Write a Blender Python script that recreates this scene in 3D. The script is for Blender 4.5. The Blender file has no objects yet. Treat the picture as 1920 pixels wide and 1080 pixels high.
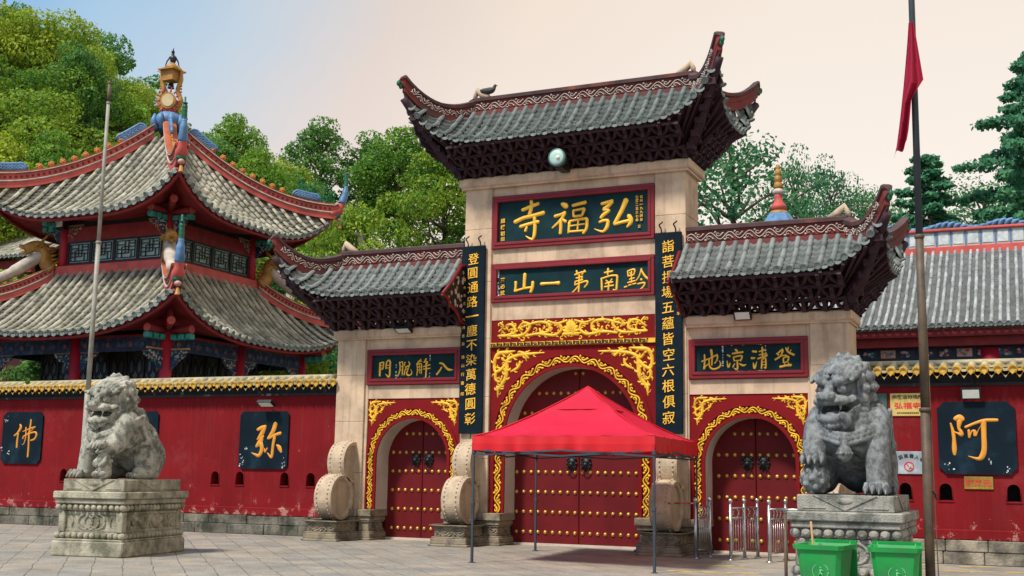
import bpy, math, random
from mathutils import Vector as V, Matrix, noise
random.seed(7)
R = math.radians
PI = math.pi
scene = bpy.context.scene
COL = scene.collection

# ------------------------------------------------------------------ materials
MATS = {}
def mat(name, col, rough=.75, var=.22, scale=2.5, bump=.15, bscale=22, col2=None, c2lo=.5, c2hi=.62, c2scale=1.2,
        metal=0, spec=.35, streak=0, streakcol=(.05, .045, .04), trans=0, rnd=0, detail=6, isl=0):
    m = bpy.data.materials.new(name); m.use_nodes = True
    nt = m.node_tree; N = nt.nodes; L = nt.links
    b = N['Principled BSDF']; b.inputs['Roughness'].default_value = rough
    b.inputs['Metallic'].default_value = metal
    b.inputs['Specular IOR Level'].default_value = spec
    tc = N.new('ShaderNodeTexCoord')
    n1 = N.new('ShaderNodeTexNoise'); n1.inputs['Scale'].default_value = scale; n1.inputs['Detail'].default_value = detail
    L.new(tc.outputs['Object'], n1.inputs['Vector'])
    mr = N.new('ShaderNodeMapRange'); mr.inputs[1].default_value = .3; mr.inputs[2].default_value = .7
    mr.inputs[3].default_value = 1 - var; mr.inputs[4].default_value = 1 + var
    L.new(n1.outputs['Fac'], mr.inputs[0])
    base = N.new('ShaderNodeRGB'); base.outputs[0].default_value = (*col, 1)
    cur = base.outputs[0]
    if col2:
        n2 = N.new('ShaderNodeTexNoise'); n2.inputs['Scale'].default_value = c2scale; n2.inputs['Detail'].default_value = 8
        n2.inputs['Roughness'].default_value = .65
        L.new(tc.outputs['Object'], n2.inputs['Vector'])
        mm = N.new('ShaderNodeMapRange'); mm.inputs[1].default_value = c2lo; mm.inputs[2].default_value = c2hi
        L.new(n2.outputs['Fac'], mm.inputs[0])
        mx = N.new('ShaderNodeMix'); mx.data_type = 'RGBA'
        L.new(mm.outputs[0], mx.inputs[0]); L.new(cur, mx.inputs[6]); mx.inputs[7].default_value = (*col2, 1)
        cur = mx.outputs[2]
    if streak:
        mp = N.new('ShaderNodeMapping'); mp.inputs['Scale'].default_value = (9, 9, .55)
        L.new(tc.outputs['Object'], mp.inputs[0])
        n3 = N.new('ShaderNodeTexNoise'); n3.inputs['Scale'].default_value = 1.0; n3.inputs['Detail'].default_value = 5
        L.new(mp.outputs[0], n3.inputs['Vector'])
        m3 = N.new('ShaderNodeMapRange'); m3.inputs[1].default_value = .52; m3.inputs[2].default_value = .75; m3.inputs[4].default_value = streak
        L.new(n3.outputs['Fac'], m3.inputs[0])
        mx = N.new('ShaderNodeMix'); mx.data_type = 'RGBA'
        L.new(m3.outputs[0], mx.inputs[0]); L.new(cur, mx.inputs[6]); mx.inputs[7].default_value = (*streakcol, 1)
        cur = mx.outputs[2]
    hs = N.new('ShaderNodeHueSaturation'); L.new(cur, hs.inputs['Color'])
    if isl:
        ge = N.new('ShaderNodeNewGeometry'); mi_ = N.new('ShaderNodeMapRange'); mi_.inputs[3].default_value = 1 - isl; mi_.inputs[4].default_value = 1 + isl
        L.new(ge.outputs['Random Per Island'], mi_.inputs[0])
        mu = N.new('ShaderNodeMath'); mu.operation = 'MULTIPLY'; L.new(mi_.outputs[0], mu.inputs[0]); L.new(mr.outputs[0], mu.inputs[1]); L.new(mu.outputs[0], hs.inputs['Value'])
    else: L.new(mr.outputs[0], hs.inputs['Value'])
    if rnd:
        oi = N.new('ShaderNodeObjectInfo')
        m4 = N.new('ShaderNodeMapRange'); m4.inputs[3].default_value = .5 - rnd; m4.inputs[4].default_value = .5 + rnd
        L.new(oi.outputs['Random'], m4.inputs[0]); L.new(m4.outputs[0], hs.inputs['Hue'])
    L.new(hs.outputs[0], b.inputs['Base Color'])
    if bump:
        n5 = N.new('ShaderNodeTexNoise'); n5.inputs['Scale'].default_value = bscale; n5.inputs['Detail'].default_value = 5
        L.new(tc.outputs['Object'], n5.inputs['Vector'])
        bp = N.new('ShaderNodeBump'); bp.inputs['Strength'].default_value = bump; bp.inputs['Distance'].default_value = .03
        L.new(n5.outputs['Fac'], bp.inputs['Height']); L.new(bp.outputs[0], b.inputs['Normal'])
    m['hs'] = 0
    MATS[name] = m
    return m

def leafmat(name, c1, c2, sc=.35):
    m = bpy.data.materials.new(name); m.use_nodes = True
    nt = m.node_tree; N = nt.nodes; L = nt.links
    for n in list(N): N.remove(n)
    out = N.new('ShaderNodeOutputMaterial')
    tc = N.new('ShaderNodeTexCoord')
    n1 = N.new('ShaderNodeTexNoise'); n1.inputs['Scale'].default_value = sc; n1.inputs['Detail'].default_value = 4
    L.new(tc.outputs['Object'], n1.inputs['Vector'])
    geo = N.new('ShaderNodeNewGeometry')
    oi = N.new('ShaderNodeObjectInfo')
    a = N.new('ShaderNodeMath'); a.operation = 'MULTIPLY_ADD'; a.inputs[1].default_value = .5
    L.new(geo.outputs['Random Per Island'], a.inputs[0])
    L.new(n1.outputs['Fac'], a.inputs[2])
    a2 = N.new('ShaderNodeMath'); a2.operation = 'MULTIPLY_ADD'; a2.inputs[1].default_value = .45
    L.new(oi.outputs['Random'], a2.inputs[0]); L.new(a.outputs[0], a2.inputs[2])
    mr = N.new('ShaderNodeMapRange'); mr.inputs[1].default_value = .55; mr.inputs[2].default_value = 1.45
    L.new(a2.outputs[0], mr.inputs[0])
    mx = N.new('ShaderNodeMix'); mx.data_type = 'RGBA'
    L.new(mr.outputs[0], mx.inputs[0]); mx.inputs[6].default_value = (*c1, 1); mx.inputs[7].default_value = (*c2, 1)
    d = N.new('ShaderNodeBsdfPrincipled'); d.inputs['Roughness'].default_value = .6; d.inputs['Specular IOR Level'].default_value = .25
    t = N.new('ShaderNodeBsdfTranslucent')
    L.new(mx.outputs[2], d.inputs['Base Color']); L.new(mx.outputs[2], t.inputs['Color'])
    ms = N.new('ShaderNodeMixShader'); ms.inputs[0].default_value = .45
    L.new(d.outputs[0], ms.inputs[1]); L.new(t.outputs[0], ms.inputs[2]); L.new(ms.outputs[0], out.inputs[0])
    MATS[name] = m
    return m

# ------------------------------------------------------------------ mesh builder
class MB:
    def __init__(s): s.v = []; s.f = []; s.mi = []; s.sm = []; s.cur = 0; s.smooth = False
    def add(s, vs, fs, mi=None, smooth=None):
        o = len(s.v); s.v.extend([tuple(p) for p in vs])
        mi = s.cur if mi is None else mi; smooth = s.smooth if smooth is None else smooth
        for f in fs:
            s.f.append(tuple(i + o for i in f)); s.mi.append(mi); s.sm.append(smooth)
    def box(s, x0, x1, y0, y1, z0, z1, mi=None):
        s.add([(x0,y0,z0),(x1,y0,z0),(x1,y1,z0),(x0,y1,z0),(x0,y0,z1),(x1,y0,z1),(x1,y1,z1),(x0,y1,z1)],
              [(0,3,2,1),(4,5,6,7),(0,1,5,4),(1,2,6,5),(2,3,7,6),(3,0,4,7)], mi, False)
    def bbox(s, x0, x1, y0, y1, z0, z1, b=.02, mi=None):
        # box with chamfered vertical and horizontal edges (all 12)
        X=(x0,x0+b,x1-b,x1); Y=(y0,y0+b,y1-b,y1); Z=(z0,z0+b,z1-b,z1)
        vs=[];idx={}
        def g(i,j,k):
            if (i,j,k) not in idx: idx[(i,j,k)]=len(vs); vs.append((X[i],Y[j],Z[k]))
            return idx[(i,j,k)]
        fs=[]
        fs.append([g(1,1,0),g(1,2,0),g(2,2,0),g(2,1,0)]); fs.append([g(1,1,3),g(2,1,3),g(2,2,3),g(1,2,3)])
        fs.append([g(1,0,1),g(2,0,1),g(2,0,2),g(1,0,2)]); fs.append([g(1,3,1),g(1,3,2),g(2,3,2),g(2,3,1)])
        fs.append([g(0,1,1),g(0,1,2),g(0,2,2),g(0,2,1)]); fs.append([g(3,1,1),g(3,2,1),g(3,2,2),g(3,1,2)])
        fs.append([g(1,1,0),g(2,1,0),g(2,0,1),g(1,0,1)]); fs.append([g(1,2,0),g(1,3,1),g(2,3,1),g(2,2,0)])
        fs.append([g(1,1,0),g(0,1,1),g(0,2,1),g(1,2,0)]); fs.append([g(2,1,0),g(2,2,0),g(3,2,1),g(3,1,1)])
        fs.append([g(1,1,3),g(1,0,2),g(2,0,2),g(2,1,3)]); fs.append([g(1,2,3),g(2,2,3),g(2,3,2),g(1,3,2)])
        fs.append([g(1,1,3),g(1,2,3),g(0,2,2),g(0,1,2)]); fs.append([g(2,1,3),g(3,1,2),g(3,2,2),g(2,2,3)])
        fs.append([g(1,0,1),g(1,0,2),g(0,1,2),g(0,1,1)]); fs.append([g(2,0,1),g(3,1,1),g(3,1,2),g(2,0,2)])
        fs.append([g(1,3,1),g(0,2,1),g(0,2,2),g(1,3,2)]); fs.append([g(2,3,1),g(2,3,2),g(3,2,2),g(3,2,1)])
        for a,i in ((1,0),(2,3)):
            for bb,j in ((1,0),(2,3)):
                for c,k in ((1,0),(2,3)):
                    fs.append([g(a,bb,k),g(a,j,c),g(i,bb,c)])
        s.add(vs,fs,mi,False)
    def obox(s, c, ax, ay, az, mi=None):
        # oriented box from centre and three half-axis vectors
        c=V(c);ax=V(ax);ay=V(ay);az=V(az)
        vs=[c+ax*i+ay*j+az*k for k in(-1,1) for j in(-1,1) for i in(-1,1)]
        s.add(vs,[(0,2,3,1),(4,5,7,6),(0,1,5,4),(1,3,7,5),(3,2,6,7),(2,0,4,6)],mi,False)
    def bar(s, a, b, w, h, up=(0,0,1), mi=None):
        a=V(a);b=V(b);d=(b-a);l=d.length
        if l<1e-6: return
        d/=l; up=V(up); sd=d.cross(up)
        if sd.length<1e-4: sd=d.cross(V((1,0,0)))
        sd.normalize(); u=sd.cross(d)
        s.obox((a+b)/2, d*l/2, sd*w/2, u*h/2, mi)
    def tube(s, pts, r, n=8, cap=True, mi=None, up=(0,0,1), sx=1, smooth=True):
        pts=[V(p) for p in pts]; k=len(pts)
        rr=r if isinstance(r,(list,tuple)) else [r]*k
        vs=[];up=V(up); prev=None
        for i,p in enumerate(pts):
            t=(pts[min(i+1,k-1)]-pts[max(i-1,0)])
            if t.length<1e-9: t=V((0,0,1))
            t.normalize()
            if prev is None:
                a=t.cross(up)
                if a.length<1e-3: a=t.cross(V((1,.2,0)))
            else:
                a=prev-t*prev.dot(t)
                if a.length<1e-6: a=t.cross(up)
            a.normalize(); prev=a; b=t.cross(a)
            for j in range(n):
                q=2*PI*j/n
                vs.append(p+a*(math.cos(q)*rr[i]*sx)+b*(math.sin(q)*rr[i]))
        fs=[]
        for i in range(k-1):
            for j in range(n):
                fs.append((i*n+j,i*n+(j+1)%n,(i+1)*n+(j+1)%n,(i+1)*n+j))
        s.add(vs,fs,mi,smooth)
        if cap:
            o=len(s.v)-len(vs)
            s.f.append(tuple(o+j for j in range(n))[::-1]); s.mi.append(s.cur if mi is None else mi); s.sm.append(False)
            s.f.append(tuple(o+(k-1)*n+j for j in range(n))); s.mi.append(s.cur if mi is None else mi); s.sm.append(False)
    def lathe(s, prof, c=(0,0,0), n=16, mi=None, smooth=True, axis='z', cap=True):
        c=V(c);vs=[]
        for r,z in prof:
            for j in range(n):
                q=2*PI*j/n; x,y=math.cos(q)*r,math.sin(q)*r
                vs.append(c+(V((x,y,z)) if axis=='z' else V((z,x,y)) if axis=='x' else V((y,z,x))))
        fs=[(i*n+j,i*n+(j+1)%n,(i+1)*n+(j+1)%n,(i+1)*n+j) for i in range(len(prof)-1) for j in range(n)]
        s.add(vs,fs,mi,smooth)
        if cap:
            o=len(s.v)-len(vs);m=s.cur if mi is None else mi
            s.f.append(tuple(o+j for j in range(n))[::-1]);s.mi.append(m);s.sm.append(False)
            s.f.append(tuple(o+(len(prof)-1)*n+j for j in range(n)));s.mi.append(m);s.sm.append(False)
    def ell(s, c, r, nu=10, nv=7, mi=None, rot=None):
        c=V(c); r=V(r) if not isinstance(r,(int,float)) else V((r,r,r))
        vs=[(0,0,-1)]
        for i in range(1,nv):
            a=-PI/2+PI*i/nv
            for j in range(nu):
                q=2*PI*j/nu; vs.append((math.cos(a)*math.cos(q),math.cos(a)*math.sin(q),math.sin(a)))
        vs.append((0,0,1))
        o=[]
        for p in vs:
            w=V((p[0]*r.x,p[1]*r.y,p[2]*r.z))
            if rot is not None: w=rot@w
            o.append(c+w)
        fs=[(0,1+(j+1)%nu,1+j) for j in range(nu)]
        for i in range(nv-2):
            for j in range(nu):
                a=1+i*nu
                fs.append((a+j,a+(j+1)%nu,a+nu+(j+1)%nu,a+nu+j))
        l=len(vs)-1;a=1+(nv-2)*nu
        fs+=[(a+j,a+(j+1)%nu,l) for j in range(nu)]
        s.add(o,fs,mi,True)
    def prism(s, poly, d, mi=None):
        # poly: list of 3-D points (planar), extruded by vector d
        n=len(poly);d=V(d)
        vs=[V(p) for p in poly]+[V(p)+d for p in poly]
        fs=[tuple(range(n))[::-1],tuple(range(n,2*n))]+[(i,(i+1)%n,n+(i+1)%n,n+i) for i in range(n)]
        s.add(vs,fs,mi,False)
    def strip(s, A, B, mi=None, smooth=False):
        n=len(A); s.add(list(A)+list(B),[(i,i+1,n+i+1,n+i) for i in range(n-1)],mi,smooth)
    def mesh(s, name, mats):
        me=bpy.data.meshes.new(name); me.from_pydata(s.v,[],s.f)
        for m in (mats if isinstance(mats,(list,tuple)) else [mats]): me.materials.append(m)
        me.polygons.foreach_set('material_index',s.mi); me.polygons.foreach_set('use_smooth',s.sm)
        me.update(); return me
    def build(s, name, mats, parent=None, loc=None, rz=None, label=None):
        o=bpy.data.objects.new(name,s.mesh(name,mats)); COL.objects.link(o)
        if parent is not None: o.parent=parent
        if loc is not None: o.location=loc
        if rz is not None: o.rotation_euler=(0,0,rz)
        if label: o['label']=label
        return o
    def fixn(s):
        return s

def tag(o,label=None,cat=None,group=None,kind=None):
    if label: o['label']=label
    if cat: o['category']=cat
    if group: o['group']=group
    if kind: o['kind']=kind
    return o
def thing(name,label,cat,loc=(0,0,0),rz=0,group=None):
    o=bpy.data.objects.new(name,None); COL.objects.link(o); o.location=loc; o.rotation_euler=(0,0,rz)
    return tag(o,label,cat,group)
def copy_tree(o,parent=None):
    c=o.copy(); COL.objects.link(c)
    if parent is not None: c.parent=parent
    for ch in list(o.children): copy_tree(ch,c)
    return c
def catmull(P,k=6):
    P=[tuple(p) for p in P]
    if len(P)<3:
        a,b=P; return [tuple(a[i]+(b[i]-a[i])*t/k for i in range(len(a))) for t in range(k+1)]
    Q=[P[0]]+P+[P[-1]];o=[]
    for i in range(1,len(Q)-2):
        for t in range(k):
            t/=k; o.append(tuple(.5*((2*b)+(c-a)*t+(2*a-5*b+4*c-d)*t*t+(3*b-a-3*c+d)*t**3) for a,b,c,d in zip(Q[i-1],Q[i],Q[i+1],Q[i+2])))
    o.append(P[-1]); return o

# brush stroke standing on the plane y=y0 (facing -Y)
def stroke(mb,st,y0,depth=.02,k=5,mi=None,fx=lambda x,z,w:(x,z,w)):
    P=catmull([fx(*p) for p in st],k); n=len(P)
    vs=[];fs=[]
    P=[(P[0][0]-(P[1][0]-P[0][0])*.01,P[0][1],P[0][2]*.45)]+P+[(P[-1][0],P[-1][1],P[-1][2]*.4)]
    # push the ends outward by a part of the width for rounded tips
    def ext(a,b,w):
        dx,dz=a[0]-b[0],a[1]-b[1];l=math.hypot(dx,dz) or 1
        return (a[0]+dx/l*w*.55,a[1]+dz/l*w*.55)
    e0=ext(P[1],P[2],P[1][2]);e1=ext(P[-2],P[-3],P[-2][2])
    P[0]=(e0[0],e0[1],P[0][2]);P[-1]=(e1[0],e1[1],P[-1][2]); n=len(P)
    for i,(x,z,w) in enumerate(P):
        a=P[max(i-1,0)];b=P[min(i+1,n-1)]
        dx,dz=b[0]-a[0],b[1]-a[1];l=math.hypot(dx,dz) or 1
        nx,nz=-dz/l,dx/l
        d=min(depth,w*.8+.003)
        for o,h in ((-1,-.002),(-.6,.75),(0,1),(.6,.75),(1,-.002)):
            vs.append((x+nx*w*o,y0-(d*h if h>0 else -.002),z+nz*w*o))
    for i in range(n-1):
        for j in range(4):
            a=i*5+j; fs.append((a,a+1,a+6,a+5))
    fs.append((0,1,2,3,4)[::-1]); fs.append(tuple((n-1)*5+j for j in range(5)))
    mb.add(vs,fs,mi,True)
def leafy(mb,key,y0,depth=.02,fx=lambda x,z,w:(x,z,w),sp=.085,L=.075,wf=1):
    # acanthus strokes: the stem with small leaflets leaving it on alternate sides
    for st in ST[key].split(';'):
        P=[fx(*[float(a) for a in q.split(',')]) for q in st.split()]
        stroke(mb,[(x,z,w*.72) for x,z,w in P],y0,depth,5)
        Q=catmull(P,5);acc=0;sd=1
        for a,b in zip(Q,Q[1:]):
            l=math.hypot(b[0]-a[0],b[1]-a[1]);acc+=l
            if acc<sp or l<1e-5: continue
            acc=0;sd=-sd;tx,tz=(b[0]-a[0])/l,(b[1]-a[1])/l;nx,nz=-tz*sd,tx*sd;w=a[2]
            stroke(mb,[(a[0]+nx*w*.3,a[1]+nz*w*.3,w*.42),(a[0]+nx*(w*.6+L*.5)+tx*L*.35,a[1]+nz*(w*.6+L*.5)+tz*L*.35,w*.40),(a[0]+nx*(w*.7+L*.62)+tx*L*.95,a[1]+nz*(w*.7+L*.62)+tz*L*.95,w*.12)],y0,depth*.8,3)
def strokes(mb,key,y0,depth=.02,mi=None,fx=lambda x,z,w:(x,z,w),k=5):
    for st in ST[key].split(';'):
        stroke(mb,[tuple(float(a) for a in p.split(',')) for p in st.split()],y0,depth,k,mi,fx)

# text set in the built-in font, laid on the plane y=y0 facing -Y, centred at x,z
TXT={}
def text(mb,body,x,z,size,y0,mi=None,bold=.012,rx=0,depth=.01,sxx=1,rot=0):
    key=(body,bold,depth)
    if key not in TXT:
        c=bpy.data.curves.new('lettering_curve','FONT');c.body=body;c.size=1;c.offset=bold;c.extrude=max(depth/size,.002)/1.0
        c.resolution_u=3
        o=bpy.data.objects.new('lettering_tmp',c);COL.objects.link(o)
        dg=bpy.context.evaluated_depsgraph_get();dg.update()
        me=bpy.data.meshes.new_from_object(o.evaluated_get(dg))
        vs=[v.co.copy() for v in me.vertices];fs=[tuple(p.vertices) for p in me.polygons]
        bpy.data.objects.remove(o);bpy.data.curves.remove(c);bpy.data.meshes.remove(me)
        TXT[key]=(vs,fs)
    vs,fs=TXT[key]
    if not vs: return
    x0=min(v.x for v in vs);x1=max(v.x for v in vs);z0=min(v.y for v in vs);z1=max(v.y for v in vs)
    o=[]
    cr,sr=math.cos(rot),math.sin(rot)
    for v in vs:
        a=(v.x-(x0+x1)/2)*size*sxx;b=(v.y-(z0+z1)/2)*size
        b+=a*rx
        o.append((x+a*cr-b*sr,y0-max(v.z,0)*size-.001,z+a*sr+b*cr))
    mb.add(o,fs,mi,False)
def vtext(mb,chars,x,z0,z1,size,y0,mi=None,rx=.08,bold=.014,jit=.0):
    n=len(chars)
    for i,ch in enumerate(chars):
        z=z0+(z1-z0)*i/max(n-1,1)
        text(mb,ch,x+(random.random()-.5)*jit,z,size*(1.25 if ch=='一' else 1),y0,mi,bold,rx)

# ------------------------------------------------------------------ colours
RED=mat('red_limewash',(.165,.0065,.0095),.8,.16,1.2,.12,30,col2=(.15,.007,.009),c2lo=.45,c2hi=.7,c2scale=.7,spec=.12)
def redwall():
    m=mat('red_wall_paint',(.168,.0072,.0108),.82,.16,1.0,.2,35,col2=(.145,.007,.0105),c2lo=.45,c2hi=.72,c2scale=.6,spec=.12,streak=.28,streakcol=(.16,.03,.03))
    nt=m.node_tree;N=nt.nodes;L=nt.links
    b=N['Principled BSDF'];src=b.inputs['Base Color'].links[0].from_socket
    tc=N.new('ShaderNodeTexCoord')
    sp=N.new('ShaderNodeSeparateXYZ');L.new(tc.outputs['Object'],sp.inputs[0])
    # flaking plaster: thick near the foot, rare specks above
    g=N.new('ShaderNodeMapRange');g.inputs[1].default_value=.45;g.inputs[2].default_value=1.0;g.inputs[3].default_value=.505;g.inputs[4].default_value=.645
    L.new(sp.outputs['Z'],g.inputs[0])
    n=N.new('ShaderNodeTexNoise');n.inputs['Scale'].default_value=4;n.inputs['Detail'].default_value=10;n.inputs['Roughness'].default_value=.72
    L.new(tc.outputs['Object'],n.inputs['Vector'])
    s=N.new('ShaderNodeMath');s.operation='SUBTRACT';L.new(n.outputs['Fac'],s.inputs[0]);L.new(g.outputs[0],s.inputs[1])
    k=N.new('ShaderNodeMapRange');k.inputs[1].default_value=0;k.inputs[2].default_value=.05;k.inputs[4].default_value=.75;L.new(s.outputs[0],k.inputs[0])
    mx=N.new('ShaderNodeMix');mx.data_type='RGBA';L.new(k.outputs[0],mx.inputs[0]);L.new(src,mx.inputs[6]);mx.inputs[7].default_value=(.42,.22,.19,1)
    # faded, chalky patches
    n6=N.new('ShaderNodeTexNoise');n6.inputs['Scale'].default_value=.9;n6.inputs['Detail'].default_value=9;n6.inputs['Roughness'].default_value=.7;L.new(tc.outputs['Object'],n6.inputs['Vector'])
    k6=N.new('ShaderNodeMapRange');k6.inputs[1].default_value=.55;k6.inputs[2].default_value=.72;k6.inputs[4].default_value=.5;L.new(n6.outputs['Fac'],k6.inputs[0])
    x6=N.new('ShaderNodeMix');x6.data_type='RGBA';L.new(k6.outputs[0],x6.inputs[0]);L.new(mx.outputs[2],x6.inputs[6]);x6.inputs[7].default_value=(.24,.045,.05,1)
    L.new(x6.outputs[2],b.inputs['Base Color'])
    return m
REDWALL=redwall()
MAROON=mat('maroon_timber',(.17,.014,.022),.6,.25,3,.1,20)
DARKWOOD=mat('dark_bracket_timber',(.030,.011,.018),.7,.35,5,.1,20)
BLACK=mat('black_lacquer',(.012,.012,.016),.55,.3,3,.05)
DARKREDDOOR=mat('door_red',(.115,.0055,.0078),.6,.18,2,.06,14,col2=(.11,.006,.010),c2lo=.5,c2hi=.8,c2scale=1.2,streak=.12,streakcol=(.1,.01,.015),spec=.2)
GOLD=mat('gold_paint',(.72,.43,.025),.5,.2,6,.1,30,spec=.4,col2=(.42,.22,.015),c2lo=.5,c2hi=.66,c2scale=5)
ORANGE=mat('orange_gold_paint',(.62,.26,.03),.55,.12,6,.05)
BRASS=mat('brass_stud',(.55,.33,.07),.38,.2,9,.0,metal=.55)
STONE=mat('granite_beige',(.53,.40,.285),.8,.16,1.8,.14,60,col2=(.35,.255,.18),c2lo=.47,c2hi=.68,c2scale=1.3,streak=.5,streakcol=(.22,.15,.11),detail=9)
DRUMST=mat('drum_stone',(.46,.365,.265),.85,.18,2.2,.25,45,col2=(.22,.18,.135),c2lo=.5,c2hi=.7,c2scale=2.0,streak=.4,streakcol=(.12,.10,.08),detail=9)
BASEST=mat('base_stone',(.29,.24,.175),.85,.3,2.8,.45,35,col2=(.085,.08,.06),c2lo=.45,c2hi=.62,c2scale=2.8,detail=9)
LIONL=mat('lion_stone_pale',(.325,.325,.28),.85,.3,3.2,.25,60,col2=(.11,.115,.10),c2lo=.46,c2hi=.60,c2scale=6,streak=.6,streakcol=(.11,.11,.09),detail=10)
LIONR=mat('lion_stone_grey',(.185,.20,.21),.85,.35,9,.25,60,col2=(.085,.094,.10),c2lo=.46,c2hi=.60,c2scale=8,streak=.6,streakcol=(.06,.066,.072),detail=10)
PLINTHST=mat('mossy_plinth_stone',(.15,.14,.115),.9,.35,3,.7,18,col2=(.04,.042,.03),c2lo=.42,c2hi=.58,c2scale=1.8,detail=10,streak=.5,streakcol=(.23,.20,.16))
PLINTHE=mat('pale_plinth_stone',(.27,.24,.19),.9,.35,3,.7,18,col2=(.10,.09,.075),c2lo=.46,c2hi=.62,c2scale=1.6,detail=10)
JAMB=mat('jamb_plaster',(.50,.43,.37),.85,.12,2,.08,40,col2=(.36,.30,.26),c2lo=.5,c2hi=.75)
TILE=mat('grey_roof_tile',(.18,.205,.20),.7,.3,3.5,.25,40,col2=(.095,.115,.12),c2lo=.46,c2hi=.64,c2scale=3.5,isl=.28)
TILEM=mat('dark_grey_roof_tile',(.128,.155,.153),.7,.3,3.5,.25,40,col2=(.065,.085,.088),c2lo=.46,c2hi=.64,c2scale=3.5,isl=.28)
PANM=mat('dark_grey_pan_tile',(.075,.088,.088),.75,.3,4,.25,40,col2=(.045,.055,.055),c2lo=.48,c2hi=.7,c2scale=3)  # toned darker than the barrels so the gaps between rows read as shade
PAN=mat('grey_pan_tile',(.13,.145,.145),.75,.3,4,.25,40,col2=(.08,.09,.093),c2lo=.48,c2hi=.7,c2scale=3)
TILEP=mat('pale_roof_tile',(.315,.31,.26),.75,.28,2.2,.25,40,col2=(.15,.155,.10),c2lo=.48,c2hi=.66,c2scale=1.8,isl=.25)
PANP=mat('pale_pan_tile',(.085,.085,.07),.8,.3,3,.2,40)
TILEH=mat('silver_roof_tile',(.28,.30,.315),.7,.25,2.4,.25,40,col2=(.13,.14,.15),c2lo=.5,c2hi=.7,c2scale=2,isl=.2)
TILEEND=mat('tile_end_disc',(.17,.21,.205),.65,.3,8,.3,60)
YTILE=mat('yellow_glazed_tile',(.36,.30,.175),.45,.25,2.6,.1,25,col2=(.27,.26,.18),c2lo=.45,c2hi=.68,c2scale=1.7,spec=.4,isl=.22)
YTIP=mat('ochre_tile_tip',(.50,.30,.045),.45,.25,9,.2,30)
RIDGE=mat('ridge_red',(.17,.028,.026),.75,.3,2.2,.15,25,col2=(.09,.035,.032),c2lo=.45,c2hi=.62,c2scale=1.1)
RIDGEDK=mat('ridge_cap_dark',(.075,.042,.045),.8,.35,3,.2,25,col2=(.20,.06,.04),c2lo=.55,c2hi=.7,c2scale=.8)
RIDGEP=mat('ridge_pink_red',(.47,.085,.075),.7,.2,2,.1,25,col2=(.30,.06,.05),c2lo=.5,c2hi=.7)
TERRA=mat('terracotta_cap',(.33,.085,.035),.75,.25,2,.15,25)
WHITE=mat('whitewash',(.40,.36,.325),.8,.25,5,.1)
PLAQUE=mat('dark_green_board',(.005,.024,.030),.6,.3,1.5,.04,30,col2=(.009,.040,.046),c2lo=.5,c2hi=.7,c2scale=1,spec=.10)
NAVY=mat('dark_navy_board',(.004,.011,.019),.6,.3,1.5,.04,30,col2=(.010,.03,.048),c2lo=.52,c2hi=.72,c2scale=1.3,spec=.10)
CREAM=mat('flaked_plaster_white',(.60,.63,.66),.85,.2,9,.2)
BLUE=mat('blue_glaze',(.085,.19,.36),.5,.3,3,.15,20)
GREEN=mat('green_glaze',(.012,.11,.065),.5,.3,4,.15,20)
TEAL=mat('teal_paint',(.03,.26,.22),.6,.3,6,.1)
NAVYP=mat('blue_painted_beam',(.016,.032,.085),.65,.35,5,.1,20,col2=(.06,.085,.13),c2lo=.52,c2hi=.66,c2scale=5)  # blue darkened to carry the deep shadow under the pavilion eave
PINK=mat('pink_lotus',(.45,.26,.24),.6,.2,6,.1)
MUSTARD=mat('mustard_glaze',(.33,.17,.04),.55,.25,4,.15,20)
ORANGEF=mat('orange_flower_glaze',(.42,.16,.035),.55,.25,6,.2,25)
IRON=mat('black_iron',(.02,.021,.024),.45,.3,6,.05,metal=.4)
STEEL=mat('stainless_steel',(.50,.50,.50),.32,.08,4,.02,metal=1)
GALV=mat('weathered_pole_paint',(.27,.27,.24),.6,.25,2.5,.08,20,col2=(.16,.14,.11),c2lo=.5,c2hi=.7,c2scale=2)
RUST=mat('rusty_pole',(.105,.075,.05),.6,.3,3,.1,20,col2=(.05,.042,.036),c2lo=.45,c2hi=.65,c2scale=2)
DKPOLE=mat('dark_pole_paint',(.035,.05,.065),.5,.25,2.5,.08,20)
TENTC=mat('red_tent_cloth',(.62,.016,.055),.6,.06,1.5,.05,6,spec=.3)
FLAGC=mat('red_flag_cloth',(.33,.008,.04),.7,.1,2,.05,6)
BIN=mat('green_bin_plastic',(.010,.27,.055),.45,.18,2.5,.06,14,spec=.4,col2=(.03,.20,.07),c2lo=.55,c2hi=.66,c2scale=4,streak=.35,streakcol=(.06,.22,.10))
LAMPGL=mat('lamp_glass',(.36,.54,.50),.35,.12,5,.0,spec=.3)
LAMPW=mat('lamp_panel_white',(.62,.66,.62),.35,.1,4,.0)
PANE=mat('window_pane',(.22,.29,.265),.2,.35,1.5,.0,spec=.7)
PANED=mat('dim_window_pane',(.035,.04,.045),.3,.35,1.5,.0,spec=.6)
DARKIN=mat('dark_interior',(.012,.010,.011),.9,.2,2,.0)  # near-black colour standing in for the shade inside openings and rooms
BARK=mat('tree_bark',(.09,.07,.055),.9,.3,3,.4,14)

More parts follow.
